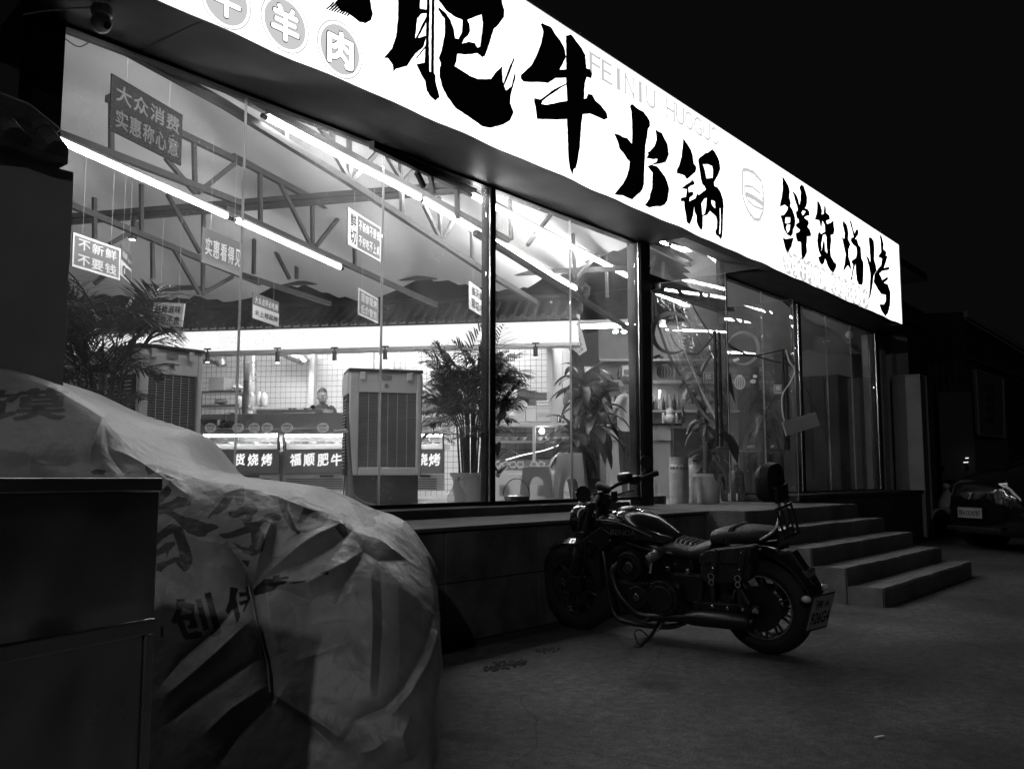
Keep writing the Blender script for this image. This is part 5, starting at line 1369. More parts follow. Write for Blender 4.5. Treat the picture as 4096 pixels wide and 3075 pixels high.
sticker(d1, 9.1, 2813, 2855, 1489, 1532, '拉', 'PULL'); sticker(d2, 11.0, 3096, 3130, 1539, 1574, '推', 'PUSH')
def cloudy(par, X, pts, m):
    for (x, y, r) in pts: decal(par, X, [circ(x, y, r, r * .7, n=18)], 'cloud_decal', m)
cloudy(d1, 9.1, [(2622, 1428, 9), (2634, 1424, 9), (2648, 1430, 7), (2712, 1513, 9), (2722, 1508, 8), (2733, 1514, 8)], M_dec)
cloudy(d2, 11.0, [(2940, 1440, 8), (2950, 1436, 7), (3020, 1505, 9), (3012, 1525, 12)], M_decp)
# ================================================================== clear soft door curtain, pulled aside
M_pvc = glassmat('clear_pvc', .93, 1.0, .012, .02, .35)
M_band = mat('curtain_band', .035, .55, var=.2); M_bandp = mat('pale_band_and_glint', .75, .3)
cu = thing('door_curtain', 'clear soft plastic door curtain with dark bands gathered onto the left door handle', 'curtain', (9.4, -.1, .8))
def curve3(pts, n=10):
    P = [Vector(p) for p in pts]; out = []
    for i in range(len(P) - 1):
        p0 = P[max(0, i - 1)]; p1 = P[i]; p2 = P[i + 1]; p3 = P[min(len(P) - 1, i + 2)]
        for k in range(n):
            t = k / n
            out.append(.5 * ((2 * p1) + (p2 - p0) * t + (2 * p0 - 5 * p1 + 4 * p2 - p3) * t * t + (3 * p1 - p0 - 3 * p2 + p3) * t ** 3))
    out.append(P[-1]); return out
def band(par, pts, w, m, name='edge_band', th=.006):
    P = curve3(pts, 8); b = MB(); rows = []
    for i, p in enumerate(P):
        d = (P[min(i + 1, len(P) - 1)] - P[max(0, i - 1)]).normalized(); v = (p - CAM).normalized(); s_ = d.cross(v).normalized()
        rows.append([p - s_ * w / 2 - v * th / 2, p + s_ * w / 2 - v * th / 2, p + s_ * w / 2 + v * th / 2, p - s_ * w / 2 + v * th / 2])
    b.grid(rows, True); b.build(name, m, par)
def sheet(par, A_, B_, folds=4, amp=.03, name='clear_sheet', seed=0):
    A_ = curve3(A_, 10); B_ = curve3(B_, 10); n = min(len(A_), len(B_)); rows = []
    for i in range(n):
        a = A_[int(i * (len(A_) - 1) / (n - 1))]; c = B_[int(i * (len(B_) - 1) / (n - 1))]; row = []
        for k in range(25):
            t = k / 24; p = a.lerp(c, t)
            p = p + FH * amp * (math.sin(t * folds * 6.28 + i * .09 + seed) + .5 * mnoise.noise((t * 6, i * .15, seed)))
            row.append(p)
        rows.append(row)
    MB().grid(rows).build(name, M_pvc, par, smooth=True)
H1_ = hx(2882, 1535, 9.02); 
L = [hd(*c6(*p), D) for p, D in (((350, 250), 10.9), ((348, 640), 10.95), ((340, 1050), 11.0), ((325, 1590), 11.05))]
Dg = [hd(*c6(*p), D) for p, D in (((385, 490), 10.9), ((455, 690), 10.7), ((560, 880), 10.5), ((690, 1090), 10.2), ((800, 1180), 10.0), ((870, 1235), 9.85), ((920, 1320), 9.8))]
band(cu, L, .022, M_band)
band(cu, [hd(*c6(360, 255), 10.9), hd(*c6(372, 400), 10.9)] + Dg, .032, M_band)
sheet(cu, [hd(*c6(475, 290), 10.9), hd(*c6(545, 600), 10.5), hd(*c6(650, 850), 10.2), hd(*c6(760, 1110), 9.95)], [hd(*c6(600, 345), 10.9), hd(*c6(690, 480), 10.7), hd(*c6(750, 640), 10.3), hd(*c6(790, 900), 9.95)], 5, .035, seed=1)
sheet(cu, [hd(*c6(365, 265), 10.95), hd(*c6(400, 500), 10.9), hd(*c6(540, 830), 10.6), hd(*c6(760, 1110), 9.98)], [hd(*c6(475, 290), 10.9), hd(*c6(545, 600), 10.5), hd(*c6(650, 850), 10.2), hd(*c6(765, 1105), 9.95)], 3, .03, seed=2)
band(cu, [hd(*c6(600, 345), 10.9), hd(*c6(680, 480), 10.8), hd(*c6(745, 575), 10.6)], .016, M_band)
band(cu, [hd(*c6(468, 555), 10.7), hd(*c6(500, 620), 10.6), hd(*c6(590, 690), 10.4), hd(*c6(660, 680), 10.2), hd(*c6(755, 570), 9.95)], .014, M_band)
band(cu, [hd(*c6(475, 290), 10.9), hd(*c6(520, 510), 10.6), hd(*c6(560, 660), 10.4), hd(*c6(640, 860), 10.2), hd(*c6(765, 1110), 9.95)], .012, M_bandp, 'fold_glint')  # pale strips put in for the bright reflections along the folds
band(cu, [hd(*c6(590, 700), 10.3), hd(*c6(680, 960), 10.1), hd(*c6(770, 1130), 9.95)], .008, M_bandp, 'fold_glint')
MB().poly([[c6(850, 815), c6(868, 830), c6(900, 1030), c6(855, 920)]], .01, lambda x, y: hd(x, y, 9.8), -FH).build('weight_tab', M_band, cu)
MB().poly([[c6(800, 1185), c6(860, 1225), c6(925, 1330), c6(912, 1420), c6(860, 1330)]], .01, lambda x, y: hd(x, y, 9.75), -FH).build('weight_tab', M_band, cu)
fl = thing('curtain_flap', 'clear curtain flap with a pale weighted hem hung over the right door handle', 'curtain', hd(3200, 1745, 11.25))
DF = 11.2
sheet(fl, [hd(*c6(p[0], p[1]), DF) for p in ((1228, 662), (1240, 760), (1215, 950), (1222, 1130))], [hd(*c6(p[0], p[1]), DF + .05) for p in ((1236, 662), (1310, 780), (1370, 900), (1432, 1078))], 2, .03, seed=3)
band(fl, [hd(*c6(*p), DF - .03) for p in ((1235, 662), (1255, 735), (1292, 800), (1262, 880), (1212, 960), (1210, 1060), (1225, 1135))], .018, M_bandp)
band(fl, [hd(*c6(*p), DF + .03) for p in ((1238, 665), (1290, 745), (1345, 860), (1440, 1078))], .016, M_band)
MB().poly([[c6(1212, 1140), c6(1435, 1075), c6(1465, 1165), c6(1240, 1235)]], .05, lambda x, y: hd(x, y, DF - .04), FH).build('weighted_hem', mat('hem_pale', .32, .5, var=.1), fl, bevel=.006)
for pts in (((855, 640), (960, 690), (1060, 712), (1160, 742), (1232, 752), (1285, 780)), ((860, 688), (1000, 704), (1100, 690), (1225, 660)), ((810, 560), (850, 620), (930, 670), (1010, 705))):
    band(fl, [hd(*c6(*p), DF - 1.2 * (1 - (p[0] - 800) / 450)) for p in pts], .012, M_band, 'strap')
# ================================================================== left boundary wall with a tile cap
bw_ = thing('boundary_wall', 'dark plastered wall end with a ragged tile cap beside the first pane', 'wall', (1, -.9, 0))
YW = -.78
pr = hy(296, 690, YW); XE = pr.x; ZC = pr.z
M_bw = mat('old_plaster', .3, .9, var=.1, scale=2, bump=.2, bscale=10, stain=.2, stscale=.8)
rows = []
for i in range(30):
    z = ZC * i / 29; row = []
    for k in range(3):
        row.append((-3.5 if k == 0 else (XE - .3 if k == 1 else XE + .008 * mnoise.noise((0, 0, z * 7))), YW, z))
    rows.append(row)
b = MB(); b.grid(rows); b.build('plaster_face', M_bw, bw_)
MB().box((-3.5, YW + .01, 0), (XE - .01, YW + .34, ZC - .01)).build('wall_core', M_bw, bw_)
M_cap = mat('cap_tile', .05, .8, var=.4, scale=6, bump=.5, bscale=20)
XE -= .2
def profile(z0, o): return [(YW - o, z0), (YW - o, z0 + .05), (YW + .16, z0 + .26), (YW + .5, z0 + .05), (YW + .5, z0)]
rows = []
for i in range(41):
    x_ = -3.5 + (XE + .12 + 3.5) * i / 40; row = []
    for (y_, z_) in profile(ZC, .1): row.append((x_, y_ + .02 * mnoise.noise((x_ * 8, y_ * 5, 1)), z_ + .025 * mnoise.noise((x_ * 7, y_ * 4, 5))))
    rows.append(row)
b = MB(); b.grid(rows, True)
b.f.append(tuple(range(4, -1, -1))); b.f.append(tuple(40 * 5 + k for k in range(5)))
b.build('cap_bed', M_cap, bw_)
for i in range(16):
    x_ = XE + .06 - i * .2
    for r in range(2):
        y0 = YW - .12 + r * .14; z0 = ZC + .055 + r * .105
        MB().tube([(x_, y0, z0 + random.uniform(-.01, .01)), (x_ + random.uniform(-.01, .01), y0 + .17, z0 + .13)], [.055, .05], 9).build('cap_tile', M_cap, bw_, smooth=True)
b = MB(); b.tube([(-3.5, YW + .17, ZC + .3), (XE - .4, YW + .17, ZC + .31), (XE, YW + .14, ZC + .27), (XE + .14, YW + .1, ZC + .2)], [.08, .08, .075, .05], 10); b.build('cap_ridge', M_cap, bw_, smooth=True)
# dark return of the building above it
b = MB(); b.box((-3.5, -.18, .7), (2.0, .2, 4.0)); b.build('end_wall', mat('end_wall_dark', .045, .9, var=.15), bld)
b = MB(); b.bar((1.75, -.75, 3.62), (1.75, -.1, 3.45), .1, .14); b.build('bracket', M_concd, bld)
# dome camera under the soffit
dcm = thing('dome_camera', 'white ball security camera hanging under the dark soffit', 'camera', hz(408, 30, 3.75))
c = hz(408, 30, 3.78)
MB().lathe([(.055, 0), (.06, -.02), (.058, -.05), (.04, -.06)], 20, Matrix.Translation(c)).build('base', M_white, dcm, smooth=True)
MB().ell(c - ZV * .095, (.058, .058, .06)).build('ball', M_white, dcm, smooth=True)
MB().tube([c + Vector((.01, -.05, -.12)), c + Vector((.012, -.056, -.125))], .022, 14).build('lens', M_black, dcm)
MB().tube(curve3([c + Vector((-.05, 0, -.02)), c + Vector((-.25, .2, -.06)), c + Vector((-.45, .5, -.12)), c + Vector((-.5, .72, -.1))], 6), .005, 5).build('cable', M_white, dcm)
# hanging wire inside the first pane
b = MB(); b.tube(curve3([hy(255, 152, .3), hy(315, 188, .3), hy(370, 160, .3)], 8), .004, 5); tag(b.build('loose_cable', M_black), 'thin loose dark cable drooping in the top corner of the first pane', 'cable')
# ================================================================== stall covered with a printed tarpaulin
tp = thing('covered_stall', 'street stall covered with a printed pale tarpaulin tied in the middle', 'covered stall', (1.6, -2.4, 0))
COLS = [  # silhouette, fold, then down the front:  (px, py, D)
 [(-700,1380,4.4),(-650,1420,4.0),(-620,1800,3.62),(-600,2300,3.5),(-600,2750,3.42)],
 [(-350,1400,4.4),(-350,1430,4.0),(-350,1800,3.62),(-350,2300,3.5),(-350,2750,3.42)],
 [(0,1470,4.4),(0,1492,4.05),(0,1800,3.65),(0,2300,3.5),(0,2750,3.42)],
 [(245,1540,4.4),(210,1562,4.0),(215,1850,3.66),(215,2320,3.5),(215,2750,3.42)],
 [(480,1640,4.5),(408,1675,3.9),(400,1950,3.62),(400,2350,3.5),(400,2760,3.42)],
 [(740,1728,4.6),(570,1835,3.9),(580,2080,3.62),(590,2400,3.5),(590,2760,3.42)],
 [(885,1880,4.6),(775,1910,3.92),(780,2150,3.62),(780,2450,3.5),(760,2770,3.42)],
 [(1040,1914,4.6),(1010,1960,3.95),(990,2180,3.64),(970,2440,3.52),(960,2770,3.44)],
 [(1250,1940,4.5),(1190,2035,3.9),(1200,2230,3.66),(1180,2500,3.55),(1180,2780,3.45)],
 [(1480,2032,4.4),(1400,2112,3.88),(1420,2300,3.66),(1420,2550,3.55),(1420,2790,3.46)],
 [(1612,2092,4.3),(1575,2185,3.95),(1590,2350,3.7),(1600,2600,3.58),(1590,2820,3.48)],
 [(1700,2225,4.25),(1722,2330,4.0),(1745,2450,3.85),(1752,2650,3.7),(1735,2860,3.56)],
 [(1722,2310,4.6),(1750,2400,4.4),(1766,2480,4.25),(1766,2650,4.1),(1758,2750,4.0)],
 [(1690,2330,5.0),(1715,2420,4.9),(1735,2480,4.8),(1735,2600,4.7),(1730,2700,4.6)],
]
def gpt(c, k):
    p = hd(*c[k]); return p
ctrl = []
for c in COLS:
    P = [gpt(c, k) for k in range(5)]
    back = P[0] + FH * .55; back2 = back + FH * .08; back.z = max(.2, P[0].z - .12); back2 = Vector((back2.x, back2.y, 0.0))
    gnd = P[4] - FH * .04; gnd.z = 0.0
    ctrl.append([back2, back] + P + [gnd])
def cr1(p0, p1, p2, p3, t):
    return .5 * ((2 * p1) + (p2 - p0) * t + (2 * p0 - 5 * p1 + 4 * p2 - p3) * t * t + (3 * p1 - p0 - 3 * p2 + p3) * t ** 3)
C3 = np.array([[list(p) for p in col] for col in ctrl])          # cols x rows x 3
def resample(Cp, axis, n):
    Cp = np.moveaxis(Cp, axis, 0); m = Cp.shape[0]; out = []
    for i in range(n):
        s_ = (m - 1) * i / (n - 1); k = min(int(s_), m - 2); t = s_ - k
        a, b_, c_, d_ = Cp[max(k - 1, 0)], Cp[k], Cp[k + 1], Cp[min(k + 2, m - 1)]
        lin = b_ + (c_ - b_) * t
        out.append(.62 * cr1(a, b_, c_, d_, t) + .38 * lin)
    return np.moveaxis(np.array(out), 0, axis)
NU, NV = 760, 540
G = resample(resample(C3, 0, NU), 1, NV)                          # NU x NV x 3
du = np.gradient(G, axis=0); dv = np.gradient(G, axis=1)
Nn = np.cross(du, dv); Nn /= (np.linalg.norm(Nn, axis=2, keepdims=True) + 1e-9)
ctr = np.array([1.2, -1.6, .5])
sg = np.sign(np.sum(Nn * (np.array(CAM) - G), axis=2, keepdims=True)); sg[sg == 0] = 1
sg = np.sign(np.median(sg)); Nn = Nn * sg
def toimg(Gp):
    q = Gp - np.array(CAM); z = q @ np.array(FW)
    return 2048 + F * (q @ np.array(RT)) / z, 1537.5 - F * (q @ np.array(UP)) / z
IX, IY = toimg(G)
H = np.zeros(IX.shape)
def crease(pts, amp, w, taper=True):
    global H
    best = np.full(IX.shape, 1e9); tt = np.zeros(IX.shape); side = np.zeros(IX.shape)
    n = len(pts) - 1
    for k in range(n):
        (x0, y0), (x1, y1) = pts[k], pts[k + 1]
        dx, dy = x1 - x0, y1 - y0; L2 = dx * dx + dy * dy
        t = np.clip(((IX - x0) * dx + (IY - y0) * dy) / L2, 0, 1)
        d = np.hypot(IX - x0 - t * dx, IY - y0 - t * dy)
        sd = ((IX - x0) * dy - (IY - y0) * dx) / math.sqrt(L2)
        m = d < best; best = np.where(m, d, best); tt = np.where(m, (k + t) / n, tt); side = np.where(m, sd, side)
    env = (np.sin(np.pi * np.clip(tt, .02, .98)) ** .5) if taper else 1.0
    ridge = np.exp(-(best / w) ** 1.0)
    H = H + .62 * amp * env * ridge
# tie point pulls the cloth in, folds radiate from it
T0 = (1015, 2300)
d0 = np.hypot(IX - T0[0], (IY - T0[1]))
H -= .11 * np.exp(-(d0 / 90) ** 1.2)
for pts, a, w in (
    ([T0, (1040, 2200), (1085, 2090)], .045, 22), ([T0, (1090, 2220), (1105, 2130), (1110, 2095)], -.05, 26), ([T0, (1180, 2200), (1280, 2140), (1376, 2092)], .05, 34), ([T0, (1200, 2250), (1340, 2170), (1420, 2110)], -.055, 40),
    ([T0, (1230, 2330), (1380, 2260), (1460, 2190)], .045, 40), ([T0, (1240, 2400), (1400, 2330)], -.05, 50), ([(1460, 2190), (1440, 2240), (1380, 2330), (1340, 2420)], -.035, 34), ([T0, (960, 2220), (900, 2150)], -.028, 22), ([T0, (930, 2260), (820, 2240)], .02, 30),
    ([T0, (1030, 2420), (1055, 2560), (1080, 2700), (1085, 2820)], -.10, 26), ([(1060, 2300), (1080, 2480), (1120, 2620)], .03, 40), ([(960, 2400), (860, 2520), (720, 2640), (640, 2740)], -.035, 30), ([(1000, 2480), (880, 2600), (740, 2720), (650, 2790)], .035, 34),
    ([(1050, 2620), (900, 2720), (760, 2820), (660, 2900)], -.045, 38), ([(1070, 2740), (930, 2830), (820, 2930)], .045, 40), ([(1075, 2820), (960, 2930), (880, 3050)], -.05, 40), ([(1090, 2770), (1180, 2830), (1300, 2900), (1380, 2960)], .06, 40), ([(1100, 2800), (1220, 2890), (1330, 2980)], -.08, 40),
    ([(1160, 2420), (1300, 2380), (1440, 2370)], .02, 26), ([(1200, 2500), (1330, 2490), (1450, 2480)], -.018, 28), ([(1420, 2560), (1330, 2600), (1200, 2640)], .018, 30), ([(1480, 2260), (1490, 2500), (1480, 2760)], .03, 34), ([(1520, 2240), (1530, 2500), (1510, 2780)], -.022, 34),
    ([(1755, 2440), (1700, 2600), (1620, 2740), (1540, 2830), (1420, 2880)], -.035, 26), ([(1765, 2480), (1710, 2640), (1640, 2770), (1560, 2860)], .035, 30), ([(1440, 2180), (1520, 2230), (1620, 2240)], -.03, 20), ([(1500, 2150), (1560, 2200), (1640, 2250)], .03, 18),
    ([(408, 1672), (380, 1780), (350, 1860)], .05, 30), ([(408, 1672), (440, 1800), (500, 1900)], -.03, 34), ([(450, 1790), (560, 1860), (680, 1950), (760, 1990)], .03, 18), ([(120, 1850), (260, 1860), (360, 1830)], -.03, 40), ([(620, 1900), (700, 1930), (640, 1970)], .03, 20),
    ([(1640, 2860), (1600, 2940), (1640, 3040)], .04, 40), ([(1540, 2960), (1500, 2990), (1440, 3010)], .03, 26), ([(1055, 1969), (1100, 1995), (1142, 2019), (1230, 2050), (1311, 2066), (1376, 2092)], .035, 16), ([(1150, 2040), (1180, 2120), (1190, 2140)], .03, 14), ([(640, 2420), (760, 2400), (900, 2380)], .012, 30),
    ([(860, 1990), (960, 1960), (1050, 1970)], .012, 18), ([(1230, 1960), (1340, 1980), (1450, 2040)], .016, 18), ([(1150, 1960), (1240, 2000), (1340, 2040)], -.012, 14)):
    crease(pts, a, w)
rs = np.random.RandomState(4)
def vnoise(sx, sy, amp):
    global H
    gx = rs.rand(int(NU / sx) + 3, int(NV / sy) + 3) - .5
    i = np.arange(NU) / sx; j = np.arange(NV) / sy
    i0 = i.astype(int); j0 = j.astype(int); fi = (i - i0)[:, None]; fj = (j - j0)[None, :]
    fi = fi * fi * (3 - 2 * fi); fj = fj * fj * (3 - 2 * fj)
    a = gx[i0][:, j0]; b_ = gx[i0 + 1][:, j0]; c_ = gx[i0][:, j0 + 1]; d_ = gx[i0 + 1][:, j0 + 1]
    H += amp * ((a * (1 - fi) + b_ * fi) * (1 - fj) + (c_ * (1 - fi) + d_ * fi) * fj)
vnoise(95, 80, .022); vnoise(35, 30, .006); vnoise(15, 12, .0022); vnoise(7, 5, .0008)
G2 = G + Nn * H[:, :, None]
G2[:, :, 2] = np.maximum(G2[:, :, 2], .004)
# printed characters: traced outlines tested against each vertex
def inpoly(X_, Y_, poly):
    r = np.zeros(X_.shape, bool); n = len(poly); j = n - 1
    for i in range(n):
        xi, yi = poly[i]; xj, yj = poly[j]
        if yi != yj:
            c_ = ((yi > Y_) != (yj > Y_)) & (X_ < (xj - xi) * (Y_ - yi) / (yj - yi) + xi)
            r ^= c_
        j = i
    return r
k4 = crop(600, 1880, .43353); k5 = crop(0, 1500, .948)
P4 = [  # crop 4 outlines
 [(60,230),(150,180),(200,200),(180,240),(120,290),(60,330)],
 [(60,330),(210,290),(250,255),(350,270),(380,300),(370,330),(300,345),(240,355),(205,380),(300,425),(420,450),(520,485),(600,490),(638,510),(620,530),(540,565),(500,605),(440,605),(350,575),(300,535),(200,430),(120,410),(60,430)],
 [(60,590),(120,545),(200,495),(300,530),(330,620),(370,720),(395,830),(370,890),(345,925),(310,935),(270,890),(235,850),(160,885),(120,920),(110,945),(60,930),(60,860),(150,840),(230,800),(275,805),(260,720),(215,580),(120,640),(60,700)],
 [(60,740),(150,670),(230,660),(240,685),(180,745),(155,805),(150,760),(60,800)],
 [(485,200),(560,195),(650,170),(735,135),(800,150),(865,160),(870,215),(870,290),(850,325),(810,325),(785,300),(780,240),(740,300),(700,360),(620,405),(580,405),(525,460),(550,410),(640,310),(690,240),(620,245),(540,245),(490,215)],
 [(870,220),(950,215),(1030,230),(1070,250),(1110,280),(1050,300),(960,290),(900,260)],
 [(720,380),(800,370),(880,310),(950,305),(990,350),(995,375),(950,420),(940,470),(1000,465),(1080,400),(1130,390),(1190,410),(1220,435),(1200,455),(1110,460),(1040,490),(1010,520),(1050,580),(1062,660),(1040,730),(990,755),(930,745),(860,715),(820,685),(765,630),(850,665),(910,680),(940,650),(930,560),(800,590),(700,610),(645,590),(645,570),(760,545),(880,505),(840,460),(830,440),(880,440),(890,400),(820,425),(760,435),(725,410)],
 [(835,770),(920,785),(900,830),(860,800)],
 [(1180,290),(1250,320),(1270,390),(1310,470),(1350,540),(1390,580),(1360,600),(1310,560),(1260,480),(1190,340)],
 [(1235,310),(1300,255),(1360,232),(1440,245),(1400,255),(1340,270),(1290,320)],
 [(1340,300),(1400,295),(1480,330),(1550,340),(1530,370),(1560,410),(1470,420),(1420,480),(1355,498),(1370,450),(1410,380),(1360,325)],
 [(1480,440),(1560,440),(1640,435),(1640,470),(1600,490),(1540,470)], [(1400,570),(1560,520),(1700,490),(1790,480),(1760,520),(1600,540),(1440,590)],
 [(1700,540),(1790,495),(1830,560),(1875,600),(1820,605),(1760,580)],
 [(1840,310),(1910,310),(1960,360),(2010,380),(2000,470),(1950,480),(1900,400),(1860,350)], [(2000,390),(2076,360),(2120,420),(2060,440),(2100,500),(2010,470)], [(1750,390),(1840,420),(1890,470),(1870,480),(1780,430)], [(1960,480),(2080,470),(2076,520),(1980,520)],
 [(600,1440),(160,1500),(120,1540),(100,1530),(100,1430),(120,1450)][2:],
 [(250,1190),(320,1190),(330,1215),(415,1240),(405,1330),(435,1420),(440,1450),(360,1465),(340,1435),(370,1420),(360,1380),(310,1385),(350,1500),(420,1490),(420,1480),(475,1490),(480,1540),(330,1565),(300,1530),(255,1410),(230,1415),(190,1395),(240,1290)],
 [(418,1195),(472,1185),(545,1465),(490,1475)], [(498,1130),(557,1118),(655,1490),(640,1525),(575,1540),(540,1500),(590,1480)],
 [(725,1055),(795,1050),(785,1165),(830,1340),(800,1420),(755,1260),(720,1320),(688,1300),(725,1170)], [(805,1095),(935,1065),(935,1100),(815,1145)], [(810,1190),(915,1150),(905,1195),(820,1235)], [(875,1010),(930,995),(940,1090),(905,1200),(860,1310),(855,1280),(895,1160)],
 [(980,985),(1060,940),(1140,960),(1145,925),(1195,925),(1200,955),(1285,960),(1285,990),(1200,990),(1260,1010),(1255,1030),(1170,1040),(1160,1075),(1050,1100),(960,1090),(950,1030)], [(1560,965),(1620,940),(1655,955),(1640,980)], [(1290,1030),(1440,1020),(1500,1000),(1440,1035),(1330,1040)]]
P5 = [[(-40,120),(60,95),(75,130),(60,150),(90,175),(60,190),(0,170),(-40,150)], [(95,105),(120,85),(150,90),(190,75),(225,75),(225,95),(240,110),(235,130),(270,140),(276,150),(240,165),(210,160),(160,190),(130,190),(160,165),(120,160),(110,150),(130,140),(120,115)],
      [(380,412),(410,398),(445,405),(440,425),(400,422)], [(605,385),(640,378),(660,395),(655,425),(625,430),(612,410)], [(660,415),(690,412),(720,440),(700,450),(670,435)]]
ink = np.zeros(IX.shape)
for pl_ in P4: ink[inpoly(IX, IY, [k4(*p) for p in pl_])] = 1
for pl_ in P5[2:]: ink[inpoly(IX, IY, [k5(*p) for p in pl_])] = 1
vs_, fs_, gx0, gx1, gy0, gy1 = glyphs('馍', 0)
for ox_, oy_ in [(0, 0)] + [(.03 * math.cos(a), .03 * math.sin(a)) for a in (0, 1.05, 2.1, 3.14, 4.2, 5.2)]:
    for f_ in fs_:
        pp = []
        for i_ in f_:
            a_ = (vs_[i_].x + ox_ - gx0) / (gx1 - gx0); b_ = (vs_[i_].y + oy_ - gy0) / (gy1 - gy0)
            pp.append((-62 + 318 * a_ + 14 * b_, 1690 - 8 * a_ - 122 * b_))
        bx = (IX > min(p[0] for p in pp)) & (IX < max(p[0] for p in pp)) & (IY > min(p[1] for p in pp)) & (IY < max(p[1] for p in pp))
        if bx.any():
            ii = np.nonzero(bx); hit_ = inpoly(IX[ii], IY[ii], pp); ink[ii[0][hit_], ii[1][hit_]] = 1
ink[inpoly(IX, IY, [k4(*p) for p in [(285,1335),(300,1265),(395,1305),(380,1320)]])] = 0
sub = np.zeros(IX.shape); sub[IY > 1880 + 880 * .43353] = 1   # second line of print is blacker
me = bpy.data.meshes.new('tarpaulin')
idx = np.arange(NU * NV).reshape(NU, NV)
q = np.stack([idx[:-1, :-1], idx[1:, :-1], idx[1:, 1:], idx[:-1, 1:]], -1).reshape(-1, 4)
if sg < 0: q = q[:, ::-1]
me.vertices.add(NU * NV); me.vertices.foreach_set('co', G2.reshape(-1).astype(np.float32))
me.loops.add(q.size); me.loops.foreach_set('vertex_index', q.reshape(-1).astype(np.int32))
me.polygons.add(len(q)); me.polygons.foreach_set('loop_start', (np.arange(len(q)) * 4).astype(np.int32)); me.polygons.foreach_set('loop_total', np.full(len(q), 4, np.int32))
me.polygons.foreach_set('use_smooth', np.ones(len(q), bool))
me.update(); me.validate()
at = me.attributes.new('ink', 'FLOAT', 'POINT'); at.data.foreach_set('value', (ink * (.86 + .12 * sub)).reshape(-1).astype(np.float32))
m = mat('tarpaulin', .3, .42, var=.12, scale=5, bump=.35, bscale=16, stain=.25, stscale=2.5)
n = m.node_tree; bs_ = n.nodes['Principled BSDF']; src = bs_.inputs['Base Color'].links[0].from_socket
an = n.nodes.new('ShaderNodeAttribute'); an.attribute_name = 'ink'
mx = n.nodes.new('ShaderNodeMix'); mx.data_type = 'RGBA'; mx.inputs[7].default_value = (.012, .012, .012, 1)
n.links.new(an.outputs['Fac'], mx.inputs[0]); n.links.new(src, mx.inputs[6]); n.links.new(mx.outputs[2], bs_.inputs['Base Color'])
o = bpy.data.objects.new('tarpaulin', me); COL.objects.link(o); me.materials.append(m); adopt(o, tp)
# cord that ties it
def surf(px, py):
    k = np.argmin((IX - px) ** 2 + (IY - py) ** 2 + 1e6 * (np.arange(NV)[None, :] < 60)); return Vector(G2.reshape(-1, 3)[k])
MB().tube([surf(1000, 2300) - FW * .02, surf(1030, 2450) - FW * .025, surf(1070, 2640) - FW * .02, surf(1082, 2760) - FW * .02], .004, 6).build('cord', mat('cord', .3, .8), tp)
# frame underneath, seen only where the cloth gapes
MB().bar(hd(100, 2400, 4.45) , hd(1350, 2300, 4.45), .3, .5).build('stall_body', M_black, tp)
# ================================================================== stainless cabinet in the foreground
cb_ = thing('steel_cabinet', 'dented stainless steel cabinet in front of the covered stall', 'cabinet', (0.4, -3.6, 0))
p1 = hd(648, 1907, 2.15); p0 = hd(0, 1907, 1.78); p1.z = p0.z = 0
dx_ = (p1 - p0).normalized(); A0 = p1 - dx_ * 1.25; nrm_ = Vector((dx_.y, -dx_.x, 0))
if nrm_.dot(CAM - p1) < 0: nrm_ = -nrm_
M = Matrix((dx_, -nrm_, ZV)).transposed().to_4x4(); M.translation = A0     # x along the face, y inwards
M_cab = mat('dented_steel', .5, .3, metal=1, var=.15, scale=3, bump=.08, bscale=6)
def cbx(name, a, c, m=M_cab, bev=.003): return MB().box(a, c, M).build(name, m, cb_, bevel=bev)
W_ = 1.25
zmid = 1.1 - (2483 - 1907) / 3600 * 2.15

def dented(name, z0, z1, x1, y0, seed):
    rows = []
    for i in range(31):
        row = []
        for k in range(61):
            x_ = x1 * k / 60; z_ = z0 + (z1 - z0) * i / 30
            e = min(1, 8 * min(k, 60 - k) / 60) * min(1, 8 * min(i, 30 - i) / 30)
            row.append(M @ Vector((x_, y0 + e * .02 * (mnoise.noise((x_ * 4.5, z_ * 1.6, seed)) + .4 * mnoise.noise((x_ * 11, z_ * 5, seed + 3))), z_)))
        rows.append(row)
    MB().grid(rows).build(name, M_cab, cb_, smooth=True)
dented('upper_sheet', zmid + .018, 1.065, W_ - .004, .004, 2.0); dented('lower_sheet', .03, zmid - .02, W_ - .03, .010, 7.0)
cbx('upper_panel', (0, .03, zmid + .018), (W_ - .004, .6, 1.065)); cbx('top_rim', (-.002, -.004, 1.067), (W_, .6, 1.098), M_cab)
cbx('middle_band', (0, -.002, zmid - .018), (W_ - .002, .6, zmid + .016)); cbx('lower_panel', (0, .03, .03), (W_ - .03, .6, zmid - .02))
cbx('corner_stile', (W_ - .028, .0, .03), (W_ - .004, .6, zmid - .02)); cbx('plinth', (.02, .03, 0), (W_ - .03, .58, .028), M_black)
